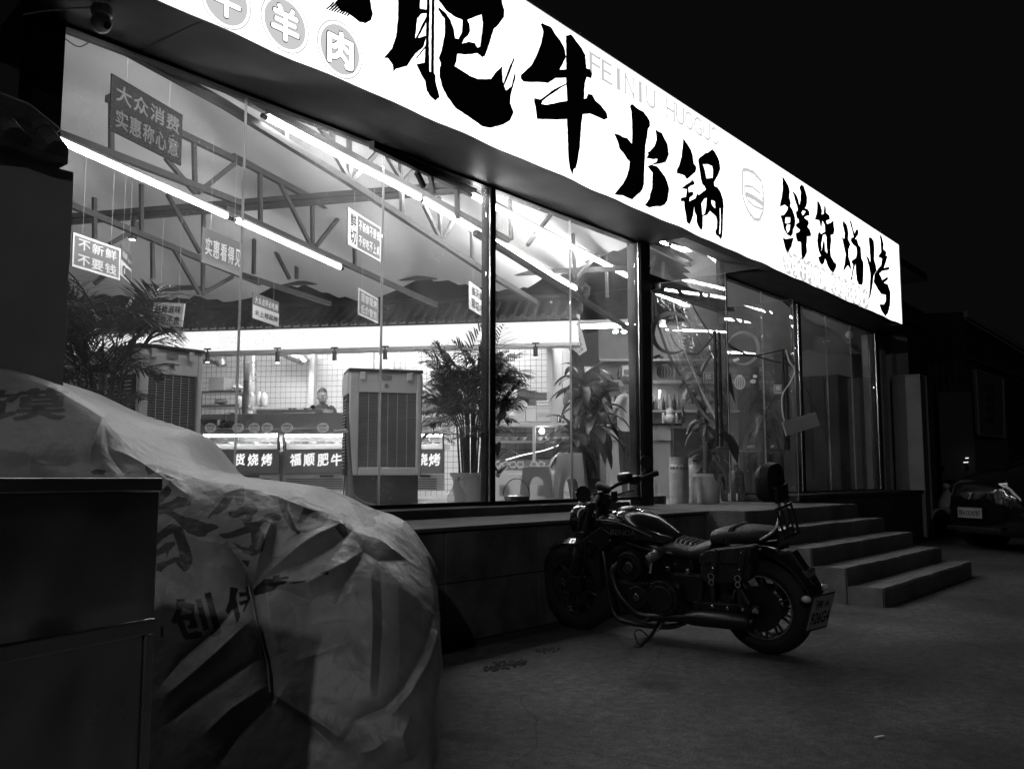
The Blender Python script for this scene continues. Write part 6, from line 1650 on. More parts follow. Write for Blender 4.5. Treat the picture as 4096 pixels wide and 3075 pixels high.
# ================================================================== parked cruiser motorcycle
bike = thing('motorcycle', 'black cruiser motorcycle with leather saddlebag leaning on its side stand', 'motorcycle', (5.51, -3.09, 0), rot=(0, math.radians(-8), 0))
M_paint = mat('gloss_black', .012, .16, var=.1, coat=1.0)
M_rub = mat('tyre_rubber', .014, .75, var=.2, scale=20, bump=.2, bscale=60)
M_leath = mat('leather', .02, .55, spec=.3, var=.25, scale=12, bump=.25, bscale=70)
M_eng = mat('engine_black', .02, .38, metal=.3, var=.2)
M_engs = mat('engine_satin', .2, .34, metal=.85, var=.15)
M_fr = mat('bike_frame', .014, .35, coat=.4)
def P_(mb, name, m, smooth=True, bevel=0.0, par=None): return mb.build(name, m, par or bike, smooth=smooth, bevel=bevel, local=True)
def ring(mb, c, R, prof, n=48, a0=0, a1=2 * math.pi):
    """sweep prof [(dr, dx)] round the axle (x axis) at c"""
    full_ = abs(a1 - a0 - 2 * math.pi) < 1e-6
    rows = []
    N_ = n if full_ else n + 1
    for i in range(N_):
        a = a0 + (a1 - a0) * i / n
        rows.append([Vector((c[0] + dx, c[1] + (R + dr) * math.cos(a), c[2] + (R + dr) * math.sin(a))) for dr, dx in prof])
    if full_: rows.append(rows[0])
    mb.grid(rows, True)
    return mb
def wheel(cy_, R, tw, rim_r, nsp, disc_r, par):
    c = (0, cy_, R)
    th = R - rim_r
    prof = [(0 - th * .0, 0)] 
    prof = []
    for k in range(14):
        a = math.pi * (k / 13)
        prof.append((-th + th * (math.sin(a) ** .8), tw / 2 * math.cos(a) * (1.0 if abs(math.cos(a)) < .98 else .82)))
    prof += [(-th, -tw * .36), (-th, tw * .36)]
    tyre = P_(ring(MB(), c, R, prof, 64), 'wheel', M_rub)
    par = tyre
    w = P_(ring(MB(), c, rim_r, [(.006, tw * .37), (.006, -tw * .37), (-.012, -tw * .36), (-.02, -tw * .15), (-.02, tw * .15), (-.012, tw * .36)], 56), 'rim', mat('rim_black', .1, .25, metal=.7), True, 0, par)
    P_(ring(MB(), c, rim_r, [(-.002, -tw * .372), (-.008, -tw * .372), (-.008, -tw * .378), (-.002, -tw * .378)], 56), 'rim_line', M_steel, True, 0, par)
    for k in range(nsp):
        a = 2 * math.pi * (k + .3) / nsp
        for s in (-1, 1):
            a2 = a + s * .12
            P_(MB().bar((s * -.0 - .035 * s, cy_ + .05 * math.cos(a), R + .05 * math.sin(a)), (-.03 * s, cy_ + (rim_r - .018) * math.cos(a2), R + (rim_r - .018) * math.sin(a2)), .011, .016, (1, 0, 0)), 'spoke', mat('spoke_black', .12, .3, metal=.7), False, 0, par)
    P_(MB().tube([(-.09, cy_, R), (.09, cy_, R)], .05, 20), 'hub', M_eng, True, 0, par)
    for s in ((-1, 1) if disc_r else ()):
        P_(ring(MB(), (s * .08, cy_, R), disc_r, [(0, -.003), (0, .003), (-.04, .003), (-.04, -.003)], 40), 'brake_disc', mat('brake_disc', .3, .3, metal=1, var=.3, scale=40), True, 0, par)
        for k in range(6):
            a = k * math.pi / 3
            P_(MB().bar((s * .08, cy_ + .04 * math.cos(a), R + .04 * math.sin(a)), (s * .08, cy_ + (disc_r - .035) * math.cos(a + .3), R + (disc_r - .035) * math.sin(a + .3)), .012, .006, (1, 0, 0)), 'disc_arm', M_eng, False, 0, par)
FY, RY = 1.555, .115
wheel(FY, .322, .135, .208, 10, .14, bike)
wheel(RY, .305, .175, .20, 10, .12, bike)
P_(MB().tube([(-.10, RY, .305), (-.085, RY, .305)], .14, 28), 'belt_pulley', M_eng)
def loft(secs, n=22, e=2.6):
    """secs: (y, zc, half_w, half_h)"""
    rows = []
    for y, zc, hw, hh in secs:
        row = []
        for k in range(n):
            a = 2 * math.pi * k / n; ca, sa = math.cos(a), math.sin(a)
            row.append((hw * math.copysign(abs(ca) ** (2 / e), ca), y, zc + hh * math.copysign(abs(sa) ** (2 / e), sa)))
        rows.append(row)
    b = MB(); b.grid(rows, True)
    m = len(b.v)
    b.f.append(tuple(range(n))); b.f.append(tuple(m - n + k for k in range(n)))
    return b
# fork, clamps, headlight
for s in (-1, 1):
    P_(MB().tube([(s * .105, FY, .305), (s * .105, 1.44, .60)], [.033, .03], 14), 'fork_slider', M_eng)
    P_(MB().tube([(s * .105, 1.45, .58), (s * .105, 1.27, .97)], .022, 14), 'fork_tube', M_fr)
    P_(MB().tube([(s * .105, 1.46, .56), (s * .105, 1.40, .70)], .036, 14), 'fork_gaiter', M_rub)
    P_(MB().box((s * .125 - .02, FY - .12, .30), (s * .125 + .02, FY - .05, .42)), 'brake_caliper', M_eng, False, .006)
for y, z in ((1.40, .72), (1.285, .93)): P_(MB().bar((-.14, y, z), (.14, y, z), .07, .04), 'triple_clamp', M_eng, False, .008)
P_(MB().tube([(-.13, FY, .305), (.13, FY, .305)], .014, 10), 'axle', M_engs)
P_(MB().lathe([(.03, -.13), (.08, -.09), (.102, -.02), (.105, .03), (.095, .035)], 28, Matrix.Translation((0, 1.47, .80)) @ Matrix.Rotation(-math.pi / 2, 4, 'X')), 'headlight_shell', M_paint)
P_(MB().lathe([(.094, .032), (.06, .05), (.001, .056)], 28, Matrix.Translation((0, 1.47, .80)) @ Matrix.Rotation(-math.pi / 2, 4, 'X'), cap=False), 'headlight_lens', mat('lens', .3, .05, spec=.8))
# front fender
P_(ring(MB(), (0, FY, .305), .335, [(0, -.06), (.02, -.03), (.026, 0), (.02, .03), (0, .06), (-.006, .06), (.012, 0), (-.006, -.06)], 20, math.radians(55), math.radians(150)), 'front_fender', M_paint)
for s in (-1, 1): P_(MB().bar((s * .066, FY + .02, .63), (s * .085, 1.47, .54), .012, .03), 'fender_stay', M_fr, False)
# handlebar, grips, mirrors, instrument
hb = [(-.40, 1.075, .985), (-.30, 1.11, 1.01), (-.14, 1.20, 1.02), (-.06, 1.24, 1.01), (.06, 1.24, 1.02), (.14, 1.20, 1.045), (.30, 1.115, 1.06), (.40, 1.07, 1.075)]
P_(MB().tube(curve3(hb, 5), .014, 10), 'handlebar', M_fr)
for s in (-1, 1):
    P_(MB().tube([(s * .28, 1.12, 1.035 + s * .022), (s * .41, 1.068, 1.03 + s * .047)], .02, 12), 'grip', M_rub)
    P_(MB().tube([(s * .405, 1.07, 1.03 + s * .047), (s * .425, 1.062, 1.03 + s * .048)], .021, 12), 'bar_end', M_eng)
    P_(MB().box((s * .235 - .03, 1.115, 1.005 + s * .02), (s * .235 + .03, 1.17, 1.065 + s * .02)), 'switch_box', M_eng, False, .01)
    P_(MB().tube(curve3([(s * .24, 1.17, 1.03 + s * .02), (s * .33, 1.22, 1.03 + s * .03), (s * .42, 1.18, 1.02 + s * .04)], 5), [.008] * 10 + [.006], 8), 'lever', M_engs)
    P_(MB().tube([(s * .055, 1.21, .93), (s * .055, 1.205, 1.0)], .022, 12), 'riser', M_eng)
P_(MB().lathe([(.05, 0), (.055, .015), (.055, .04), (.05, .05)], 24, Matrix.Translation((.2, 1.2, 1.055))), 'brake_reservoir', M_eng)
P_(MB().lathe([(.05, .0505), (.045, .056), (.001, .057)], 24, Matrix.Translation((.2, 1.2, 1.055)), cap=False), 'reservoir_cap', M_engs)
P_(MB().lathe([(.02, -.03), (.055, -.01), (.06, .015), (.05, .02), (.001, .022)], 24, Matrix.Translation((0, 1.26, 1.03)) @ Matrix.Rotation(math.radians(35), 4, 'X')), 'speedometer', M_eng)
for s, top, rr in ((1, (.45, 1.16, 1.155), .055), (-1, (-.45, 1.12, 1.06), .055)):
    P_(MB().tube(curve3([(s * .24, 1.15, 1.05), (s * .36, 1.17, 1.06), (top[0], top[1], top[2] - .05)], 5), .007, 8), 'mirror_stem', M_fr)
    mm = Matrix.Translation(top) @ Matrix.Rotation(math.radians(82), 4, 'X') @ Matrix.Rotation(math.radians(-25), 4, 'Y')
    P_(MB().lathe([(.001, -.022), (.045, -.016), (rr, -.002), (rr, .004)], 26, mm, cap=False), 'mirror_shell', M_paint)
    P_(MB().lathe([(rr * .96, .0035), (.001, .004)], 26, mm, cap=False), 'mirror_glass', mat('mirror', .85, .02, metal=1, var=0))
# cables
for pts in ([(-.2, 1.12, .99), (-.16, 1.30, .93), (-.06, 1.38, .78), (-.05, 1.3, .6)], [(.2, 1.12, .99), (.18, 1.34, .92), (.1, 1.42, .72), (.11, 1.52, .4)], [(-.1, 1.2, .97), (-.15, 1.36, .86), (-.12, 1.46, .62), (-.115, 1.54, .38)]):
    P_(MB().tube(curve3(pts, 6), .006, 6), 'control_cable', M_rub)
# tank
tank_secs = [(1.325, .765, .035, .035), (1.30, .765, .075, .07), (1.24, .775, .115, .095), (1.15, .78, .145, .11), (1.05, .78, .158, .115), (.94, .765, .155, .108), (.85, .74, .135, .09), (.77, .715, .1, .065), (.70, .70, .06, .035)]
P_(loft(tank_secs, 28, 2.5), 'fuel_tank', M_paint)
P_(MB().lathe([(.052, 0), (.052, .012), (.04, .018), (.001, .02)], 26, Matrix.Translation((0, 1.08, .885))), 'filler_cap', M_engs)
for s in (-1, 1):
    b = MB(); write(b, 'BENDA', (s * .1595, 1.02, .755), (0, -1 if s < 0 else 1, 0), (0, 0, 1), .2, .036, .03, .002)
    P_(b, 'tank_lettering', mat('tank_print', .06, .4), False)
    P_(MB().tube(curve3([(s * .118, 1.26, .83), (s * .158, 1.1, .83), (s * .16, .98, .80), (s * .13, .82, .73)], 6), .004, 6), 'tank_trim', M_engs)
# seats
P_(loft([(.80, .625, .06, .03), (.77, .635, .10, .05), (.66, .645, .135, .05), (.54, .625, .15, .05), (.45, .64, .15, .06), (.40, .665, .13, .05), (.385, .67, .08, .03)], 24, 2.8), 'rider_seat', M_leath)
for k in range(7):
    y = .67 - k * .034; z = .666 + .018 * math.cos((y - .72) * 7) - .014 * (k / 6)
    P_(MB().tube(curve3([(-.115, y - .02, z - .035), (-.06, y, z + .004), (0, y + .005, z + .009), (.06, y, z + .004), (.115, y - .02, z - .035)], 4), .0185, 8), 'seat_rib', M_leath)
P_(loft([(.425, .715, .07, .03), (.40, .725, .115, .05), (.30, .745, .135, .055), (.16, .75, .135, .052), (.06, .755, .115, .042), (.015, .76, .07, .025)], 24, 3.2), 'pillion_seat', M_leath)
for y in (.245, .262): P_(MB().tube([(-.136, y + .02, .70), (-.132, y + .01, .755), (-.11, y, .80), (0, y - .004, .806), (.11, y, .80), (.132, y + .01, .755)], .006, 6), 'seat_strap', M_leath)
# saddlebags
for s in (-1, 1):
    prof = [(.165, .655), (.30, .675), (.5, .645), (.545, .60), (.555, .53), (.552, .45), (.53, .425), (.25, .425), (.225, .45)]
    prof = [(.04, .735), (.33, .69), (.375, .66), (.395, .59), (.395, .53), (.375, .50), (.10, .512), (.07, .535), (.05, .63)]
    bag = P_(MB().poly([prof], .125, lambda x, y: Vector((s * .175, x, y)), (s, 0, 0)), 'saddlebag', M_leath, False, .018)
    P_(MB().poly([[(.032, .742), (.335, .697), (.38, .668), (.395, .62), (.065, .635), (.045, .67)]], .012, lambda x, y: Vector((s * .302, x, y)), (s, 0, 0)), 'bag_flap', M_leath, False, .004, bag)
    for y in (.115, .29):
        P_(MB().bar((s * .319, y - .033, .712), (s * .321, y + .015, .54), .03, .008, (s, 0, 0)), 'bag_strap', M_leath, False, .002, bag)
        P_(MB().bar((s * .322, y + .016, .538), (s * .318, y + .02, .38), .026, .006, (s, 0, 0)), 'strap_tail', M_leath, False, .002, bag)
        P_(ring(MB(), (s * .33, y + .015, .545), .022, [(0, -.003), (0, .003), (-.006, .003), (-.006, -.003)], 20), 'buckle', M_chrome, True, 0, bag)
        P_(ring(MB(), (s * .33, y + .017, .508), .018, [(0, -.003), (0, .003), (-.005, .003), (-.005, -.003)], 20), 'ring', M_chrome, True, 0, bag)
        for z in (.70, .60): P_(MB().ell((s * .328, y - .02 + (.7 - z) * .2, z), (.005, .006, .006), nu=8, nv=5), 'rivet', M_chrome, True, 0, bag)
# engine: crankcase, two finned cylinders, covers
P_(MB().box((-.17, .62, .19), (.17, 1.12, .44)), 'crankcase', M_eng, False, .03)
for yb, zb_, yt, zt_ in ((.96, .40, 1.06, .62), (.88, .40, .80, .60)):
    d = Vector((0, yt - yb, zt_ - zb_)); L_ = d.length; d.normalize()
    for k in range(9):
        c = Vector((0, yb, zb_)) + d * (L_ * (k + .5) / 9); 
        P_(MB().bar(c - d * .006, c + d * .006, .24, .19, (1, 0, 0)), 'cooling_fin', M_eng, False)
    P_(MB().bar(Vector((0, yb, zb_)), Vector((0, yt, zt_)), .19, .15, (1, 0, 0)), 'cylinder', M_eng, False)
    P_(MB().bar(Vector((0, yt, zt_)), Vector((0, yt, zt_)) + d * .05, .25, .17, (1, 0, 0)), 'cylinder_head', M_engs if yt < 1 else M_eng, False, .02)
for s in (-1, 1):
    P_(loft([(.80, .56, .03, .03), (.82, .565, .05, .06), (.90, .57, .05, .06), (.93, .565, .03, .03)], 14).__class__() .tube([(s * .10, .75, .64), (s * .155, .775, .625), (s * .165, .815, .59), (s * .15, .84, .54)], [.025, .044, .044, .03], 12), 'rocker_cover', M_engs)
    P_(MB().tube([(s * .18, .79, .64), (s * .19, .82, .50)], .014, 8), 'pushrod_tube', M_chrome)
def dsk(y, z, r, x0, x1, m, name, n=30): P_(MB().tube([(x0, y, z), (x1, y, z)], r, n), name, m, True, .004)
dsk(.976, .536, .095, -.12, -.20, M_eng, 'air_cover'); P_(ring(MB(), (-.202, .976, .536), .062, [(0, -.005), (0, .004), (-.014, .004), (-.014, -.005)], 30), 'air_cover_ring', M_chrome)
dsk(.976, .536, .034, -.199, -.207, M_engs, 'air_cover_badge', 6)
dsk(.735, .345, .115, -.16, -.215, M_eng, 'clutch_cover'); dsk(.735, .345, .082, -.2155, -.225, mat('cover_dark', .03, .45, metal=.5), 'clutch_plate')
for k in range(8):
    a = k * math.pi / 4; P_(MB().tube([(-.216, .735 + .098 * math.cos(a), .345 + .098 * math.sin(a)), (-.222, .735 + .098 * math.cos(a), .345 + .098 * math.sin(a))], .006, 8), 'cover_bolt', M_engs)
dsk(.93, .332, .075, -.16, -.20, M_eng, 'sprocket_cover'); dsk(.935, .332, .024, -.2, -.209, M_engs, 'sprocket_cap')
for y in (.815, .845, .875): dsk(y, .425, .012, -.17, -.203, M_black, 'cover_hole', 12)
dsk(.71, .526, .017, -.13, -.155, M_chrome, 'frame_bolt', 16); dsk(.564, .518, .017, -.13, -.155, M_chrome, 'frame_bolt', 16); dsk(.45, .55, .016, -.13, -.16, M_chrome, 'frame_bolt', 16)
P_(MB().box((-.10, .55, .50), (.10, .78, .62)), 'side_cover', M_paint, False, .02); P_(MB().box((-.12, .42, .30), (.12, .72, .50)), 'battery_box', M_eng, False, .02)
# radiator and horn, shroud wing under the tank
P_(MB().box((-.16, 1.24, .36), (.16, 1.29, .66)), 'radiator', M_eng, False, .008)
P_(MB().poly([[(1.12, .74), (1.2, .79), (1.36, .69), (1.455, .645), (1.38, .61), (1.26, .60), (1.16, .66)]], .012, lambda x, y: Vector((-.15, x, y)), (-1, 0, 0)), 'radiator_shroud', M_paint, False, .004)
P_(ring(MB(), (-.165, 1.30, .645), .045, [(0, -.012), (0, .012), (-.012, .012), (-.012, -.012)], 24), 'intake_ring', M_eng)
# frame
for s in (-1, 1):
    P_(MB().tube(curve3([(s * .05, 1.30, .80), (s * .12, 1.22, .55), (s * .15, 1.17, .22), (s * .15, 1.05, .14), (s * .15, .70, .15), (s * .14, .52, .28), (s * .13, .46, .52), (s * .1, .40, .63)], 6), .018, 10), 'frame_tube', M_fr)
    P_(MB().tube(curve3([(s * .05, 1.28, .74), (s * .1, .9, .64), (s * .12, .5, .62), (s * .13, .05, .68)], 6), .016, 10), 'rail_tube', M_fr)
    P_(MB().bar((s * .135, .55, .30), (s * .125, RY - .02, .305), .035, .06), 'swingarm', M_eng, False, .01)
    P_(MB().tube([(s * .15, .30, .60), (s * .145, .16, .34)], .028, 12), 'shock_absorber', M_eng)
    P_(MB().bar((s * .16, .84, .19), (s * .26, .84, .20), .022, .022), 'foot_peg', M_rub, False, .004)
P_(MB().tube([(0, 1.36, .66), (0, 1.26, .96)], .034, 14), 'steering_head', M_fr)
dsk(RY, .305, .022, -.15, -.165, M_chrome, 'axle_nut', 12); dsk(.40, .31, .012, -.155, -.166, M_chrome, 'swingarm_bolt', 12); dsk(.30, .305, .012, -.15, -.163, M_chrome, 'swingarm_bolt', 12); dsk(.20, .305, .012, -.15, -.16, M_chrome, 'swingarm_bolt', 12)
# exhaust
P_(MB().tube(curve3([(-.12, 1.04, .56), (-.17, 1.125, .49), (-.19, 1.09, .36), (-.19, 1.0, .26), (-.19, .91, .21), (-.19, .75, .215), (-.19, .56, .23)], 6), .027, 14), 'exhaust_header', mat('exhaust_black', .03, .35, metal=.6))
P_(MB().tube([(-.19, .60, .225), (-.192, .54, .232), (-.195, .46, .237), (-.2, .16, .243), (-.2, .135, .244)], [.03, .046, .052, .052, .044], 18), 'muffler', MATS['exhaust_black'])
P_(MB().tube([(-.2, .134, .244), (-.2, .11, .245)], [.03, .03], 14), 'muffler_tip', M_eng)
P_(MB().tube(curve3([(.12, .78, .56), (.18, .70, .40), (.19, .66, .22), (.2, .4, .19), (.2, .1, .22)], 6), .03, 12), 'exhaust_header', MATS['exhaust_black'])
# rear fender, plate holder, lights, plate
P_(ring(MB(), (0, RY, .305), .345, [(0, -.1), (.02, -.07), (.028, 0), (.02, .07), (0, .1), (-.008, .1), (.014, 0), (-.008, -.1)], 26, math.radians(60), math.radians(165)), 'rear_fender', M_paint)
P_(MB().poly([[(-.02, .66), (-.10, .66), (-.22, .47), (-.20, .43), (-.14, .43)]], .09, lambda x, y: Vector((-.045, x, y)), (1, 0, 0)), 'tail_bracket', M_fr, False, .008)
P_(MB().box((-.06, -.20, .50), (.06, -.15, .55)), 'tail_lamp', mat('tail_lens', .06, .1, coat=1), False, .01)
for s in (-1, 1):
    P_(MB().tube([(s * .04, -.19, .42), (s * .14, -.205, .405)], .009, 8), 'indicator_stalk', M_fr)
    P_(MB().ell((s * .15, -.21, .405), (.024, .03, .022)), 'indicator', mat('indicator_lens', .55, .12, coat=.5))
PM = Matrix.Translation((0, -.225, .298)) @ Matrix.Rotation(math.radians(18), 4, 'X') @ Matrix.Rotation(math.radians(-14), 4, 'Z')       # x right, z up, faces -y
P_(MB().box((-.115, -.006, -.125), (.115, .004, .115), PM), 'plate_frame', M_fr, False, .004)
pl_ = P_(MB().box((-.105, -.010, -.105), (.105, -.0062, .105), PM), 'number_plate', mat('plate_white', .32, .5, var=.08), False)
b = MB(); write(b, '陕·A', PM @ Vector((0, -.0115, .055)), PM.to_3x3() @ Vector((1, 0, 0)), PM.to_3x3() @ Vector((0, 0, 1)), .13, .055, .012)
write(b, '926G4', PM @ Vector((0, -.0115, -.035)), PM.to_3x3() @ Vector((1, 0, 0)), PM.to_3x3() @ Vector((0, 0, 1)), .185, .075, .02)
P_(b, 'plate_number', M_ink, False, 0, pl_)
for x in (-.085, .085): P_(MB().ell(tuple(PM @ Vector((x, -.012, .09))), (.007, .004, .007), nu=8, nv=5), 'plate_screw', M_chrome, True, 0, pl_)
# backrest and rack
P_(loft([(-.035, 1.08, .10, .09), (-.02, 1.08, .125, .112), (.03, 1.08, .135, .12), (.065, 1.075, .12, .10), (.078, 1.07, .08, .07)], 24, 3), 'backrest_pad', M_leath)
for s in (-1, 1):
    P_(MB().tube(curve3([(s * .05, -.045, 1.03), (s * .055, -.05, .90), (s * .1, -.03, .80), (s * .125, .06, .74)], 5), .010, 8), 'backrest_post', M_engs)
P_(MB().box((-.09, -.060, .96), (.09, -.036, 1.06)), 'backrest_mount', M_eng, False, .006)
RM = Matrix.Translation((0, -.075, .84)) @ Matrix.Rotation(math.radians(-12), 4, 'X')
for a, c in (((-.12, -.006, -.10), (-.10, .006, .10)), ((.10, -.006, -.10), (.12, .006, .10)), ((-.099, -.006, .08), (.099, .006, .10)), ((-.099, -.006, -.10), (.099, .006, -.08)), ((-.05, -.005, -.079), (-.035, .005, .079)), ((.035, -.005, -.079), (.05, .005, .079))):
    P_(MB().box(a, c, RM), 'rack_bar', M_fr, False, .004)
P_(MB().bar((0, -.06, .80), (0, -.04, .70), .2, .02), 'rack_mount', M_fr, False)
# side stand, on the ground left of the bike
P_(MB().tube([(-.13, .81, .17), (-.22, .83, .10), (-.33, .862, .05)], [.014, .013, .012], 8), 'side_stand', M_fr)
P_(MB().box((-.365, .845, .046), (-.31, .885, .058)), 'stand_foot', M_fr, False)
P_(MB().tube(curve3([(-.24, .84, .09), (-.27, .885, .14), (-.30, .91, .125), (-.315, .89, .08), (-.33, .865, .06)], 5), .006, 6), 'stand_loop', M_fr)
P_(MB().tube([(-.14, .77, .18), (-.2, .80, .12)], .008, 8), 'stand_spring', M_engs)
# ================================================================== parked car, nose towards the steps
hd_ = Vector((math.cos(math.radians(142)), math.sin(math.radians(142)), 0)); lf_ = Vector((-hd_.y, hd_.x, 0))
NOSE = Vector((14.77, -2.12, 0))
CM = Matrix((hd_, lf_, ZV)).transposed().to_4x4(); CM.translation = NOSE
car = thing('parked_car', 'glossy black car with a white number plate parked nose in beside the steps', 'car', NOSE, rot=(0, 0, math.radians(142)))
car.scale = (1.12, 1.12, 1.12)
def Q_(mb, name, m, smooth=True, bevel=0.0): return mb.build(name, m, car, smooth=smooth, bevel=bevel, local=True)
M_car = mat('car_paint', .006, .07, var=.05, coat=1.0)
secs = [  # x, half width, bottom z, shoulder z, top z (bonnet/roof), top half width
 (-.01, .20, .36, .56, .62, .16), (-.05, .40, .28, .60, .69, .32), (-.15, .60, .23, .64, .76, .48), (-.32, .78, .20, .68, .82, .58), (-.58, .91, .20, .72, .89, .66), (-1.0, .985, .20, .78, .97, .72), (-1.45, .99, .20, .84, 1.05, .72),
 (-1.75, .995, .20, .90, 1.20, .70), (-2.2, 1.0, .20, .94, 1.45, .66), (-2.8, 1.0, .20, .96, 1.62, .62), (-3.4, 1.0, .20, .97, 1.64, .60), (-4.1, .99, .22, .98, 1.50, .58), (-4.7, .95, .26, .98, 1.22, .58), (-5.0, .86, .36, .94, 1.06, .6)]
rows = []
for x, hw, zb_, zs, zt_, tw in secs:
    zs *= 1.18; zt_ *= 1.22 if x > -1.6 else 1.08
    h = []
    h += [(0, zb_), (hw * .8, zb_), (hw * .95, zb_ + .05), (hw, zb_ + .18), (hw, zs - .12), (hw * .97, zs - .02)]
    if zt_ - zs > .3: h += [(hw * .90, zs + .02), (tw * 1.15, zs + (zt_ - zs) * .55), (tw, zt_ - .07), (tw * .8, zt_ - .015), (0, zt_)]
    else: h += [(hw * .90, zs + .05), (tw * 1.1, (zs + zt_) / 2 + .03), (tw * .9, zt_ - .02), (tw * .5, zt_ - .003), (0, zt_)]
    full_ = [(y, z) for y, z in h] + [(-y, z) for y, z in reversed(h[1:-1])]
    rows.append([(x, y, z) for y, z in full_])
n_ = len(rows[0])
b = MB(); b.grid(rows, True); b.f.append(tuple(range(n_))); b.f.append(tuple(len(b.v) - n_ + k for k in range(n_)))
o = Q_(b, 'body', M_car); 
md = o.modifiers.new('sub', 'SUBSURF'); md.levels = 2; md.render_levels = 2
for s in (-1, 1):
    for x in (-.98, -3.95):
        T = Matrix.Translation((x, s * .86, .36)) @ Matrix.Rotation(math.pi / 2, 4, 'X')
        Q_(MB().lathe([(.30, -.13), (.355, -.11), (.36, -.09), (.36, .09), (.355, .11), (.30, .13)], 32, T), 'tyre', M_rub)
        Q_(MB().lathe([(.30, s * -.135), (.26, s * -.12), (.08, s * -.135), (.001, s * -.135)], 32, T, cap=False), 'wheel_rim', mat('alloy', .3, .25, metal=1))
        Q_(MB().tube([(x, s * .80, .36), (x, s * 1.004, .36)], .41, 32), 'wheel_arch', M_black)
        for k in range(5):
            a = 2 * math.pi * k / 5; Q_(MB().bar((x, s * 1.006, .36), (x + .27 * math.cos(a), s * 1.004, .36 + .27 * math.sin(a)), .05, .012, (0, s, 0)), 'wheel_spoke', MATS['alloy'], False)
    # headlamp: swept unit with chrome liner and bright lines
    pts = [(-.30, .70), (-.42, .725), (-.62, .775), (-.86, .80), (-.9, .77), (-.7, .70), (-.5, .645), (-.36, .62)]
    def HL(x, z, s=s): 
        hw = float(np.interp(-x, [.01, .05, .15, .32, .58, 1.0], [.2, .4, .6, .78, .91, .985])); return Vector((x, s * (hw + .015), z * 1.2))
    Q_(MB().poly([pts], .02, HL, (0, s, 0)), 'headlamp', mat('lamp_dark', .05, .03, coat=1), False, .006)
    Q_(MB().tube(curve3([HL(-.34, .69) + Vector((0, s * .024, 0)), HL(-.5, .715) + Vector((0, s * .024, 0)), HL(-.7, .755) + Vector((0, s * .024, 0)), HL(-.86, .785) + Vector((0, s * .024, 0))], 5), .009, 6), 'lamp_blade', M_chrome)
    for xx in (-.5, -.6):
        Q_(MB().tube(curve3([HL(xx, .70) + Vector((0, s * .024, 0)), HL(xx - .03, .675) + Vector((0, s * .026, 0)), HL(xx, .65) + Vector((0, s * .024, 0))], 5), .008, 6), 'lamp_bracket', M_chrome)
    Q_(MB().poly([[(-.25, .36), (-.7, .40), (-.72, .33), (-.3, .30)]], .01, lambda x, z, s=s: Vector((x, s * (float(np.interp(-x, [.01, .05, .15, .32, .58, 1.0], [.2, .4, .6, .78, .91, .985])) + .02), z)), (0, s, 0)), 'air_inlet', M_black, False)
    for z in (.40, .355): Q_(MB().bar((-.3, s * .80, z), (-.62, s * .95, z + .01), .012, .01), 'inlet_blade', M_chrome, False)
    # side glass, mirror
    Q_(MB().poly([[(-1.75, 1.0), (-2.2, 1.36), (-2.8, 1.52), (-3.5, 1.53), (-4.2, 1.36), (-4.4, 1.06), (-3, 1.03)]], .004, lambda x, z, s=s: Vector((x, s * (.93 - .42 * (z - 1.0)), z)), (0, s, .4)), 'side_window', mat('tinted', .01, .04, coat=1), False)
    Q_(MB().ell((-1.85, s * 1.07, 1.08), (.1, .12, .075)), 'wing_mirror', M_car)
Q_(MB().poly([[(-1.62, -.60), (-1.62, .60), (-2.3, .55), (-2.3, -.55)]], .004, lambda x, y: Vector((x, y, 1.155 + (-1.62 - x) * .53)), (.45, 0, .9)), 'windscreen', MATS['tinted'], False)
Q_(MB().box((.0, -.235, .435), (.022, .235, .585)), 'plate_frame', M_frame, False, .004)
Q_(MB().box((.0225, -.22, .445), (.026, .22, .575)), 'number_plate', MATS['plate_white'], False)
b = MB(); write(b, '陕A·DD0787', (.0275, 0, .51), (0, 1, 0), ZV, .39, .085, .015); Q_(b, 'plate_number', M_ink, False)
Q_(MB().poly([[(-.05, .775), (.05, .775), (.012, .745), (.004, .68), (-.004, .68), (-.012, .745)]], .012, lambda x, z: Vector((.012 - (z - .69) * .4, x, z)), (1, 0, .3)), 'emblem', M_chrome, False)
Q_(MB().bar((-.03, -.5, .30), (-.03, .5, .30), .05, .05), 'front_lip', M_black, False, .01)
# ================================================================== scooter behind the car
sc = thing('scooter', 'white-fronted electric scooter parked behind the black car', 'scooter', (18.9, -.85, 0))
ps = hz(3765, 2135, 0)
sh_ = (-RT * .92 - FH * .25).normalized(); sl_ = Vector((-sh_.y, sh_.x, 0))
sc.location = ps; sc.rotation_euler = (0, 0, math.atan2(sh_.y, sh_.x))
def R_(mb, name, m, smooth=True, bevel=0.0): return mb.build(name, m, sc, smooth=smooth, bevel=bevel, local=True)
M_scw = mat('scooter_white', .8, .35, var=.05)
for x in (0.0, -1.22):
    T = Matrix.Translation((x, 0, .23)) @ Matrix.Rotation(math.pi / 2, 4, 'X')
    R_(MB().lathe([(.17, -.045), (.22, -.045), (.232, -.015), (.232, .015), (.22, .045), (.17, .045)], 28, T), 'tyre', M_rub)
    R_(MB().lathe([(.17, -.03), (.04, -.035), (.04, .035), (.17, .03)], 20, T), 'wheel_rim', MATS['alloy'])
def arc(c, r, w, a0, a1, th=.006):
    rows = []
    for i in range(13):
        a = math.radians(a0 + (a1 - a0) * i / 12)
        rows.append([Vector((c[0] + (r + d) * math.cos(a), y, c[1] + (r + d) * math.sin(a))) for d, y in ((0, -w), (.015, 0), (0, w), (-th, w), (.009, 0), (-th, -w))])
    return MB().grid(rows, True)
R_(arc((0, .23), .255, .065, 20, 130), 'front_fender', M_scw)
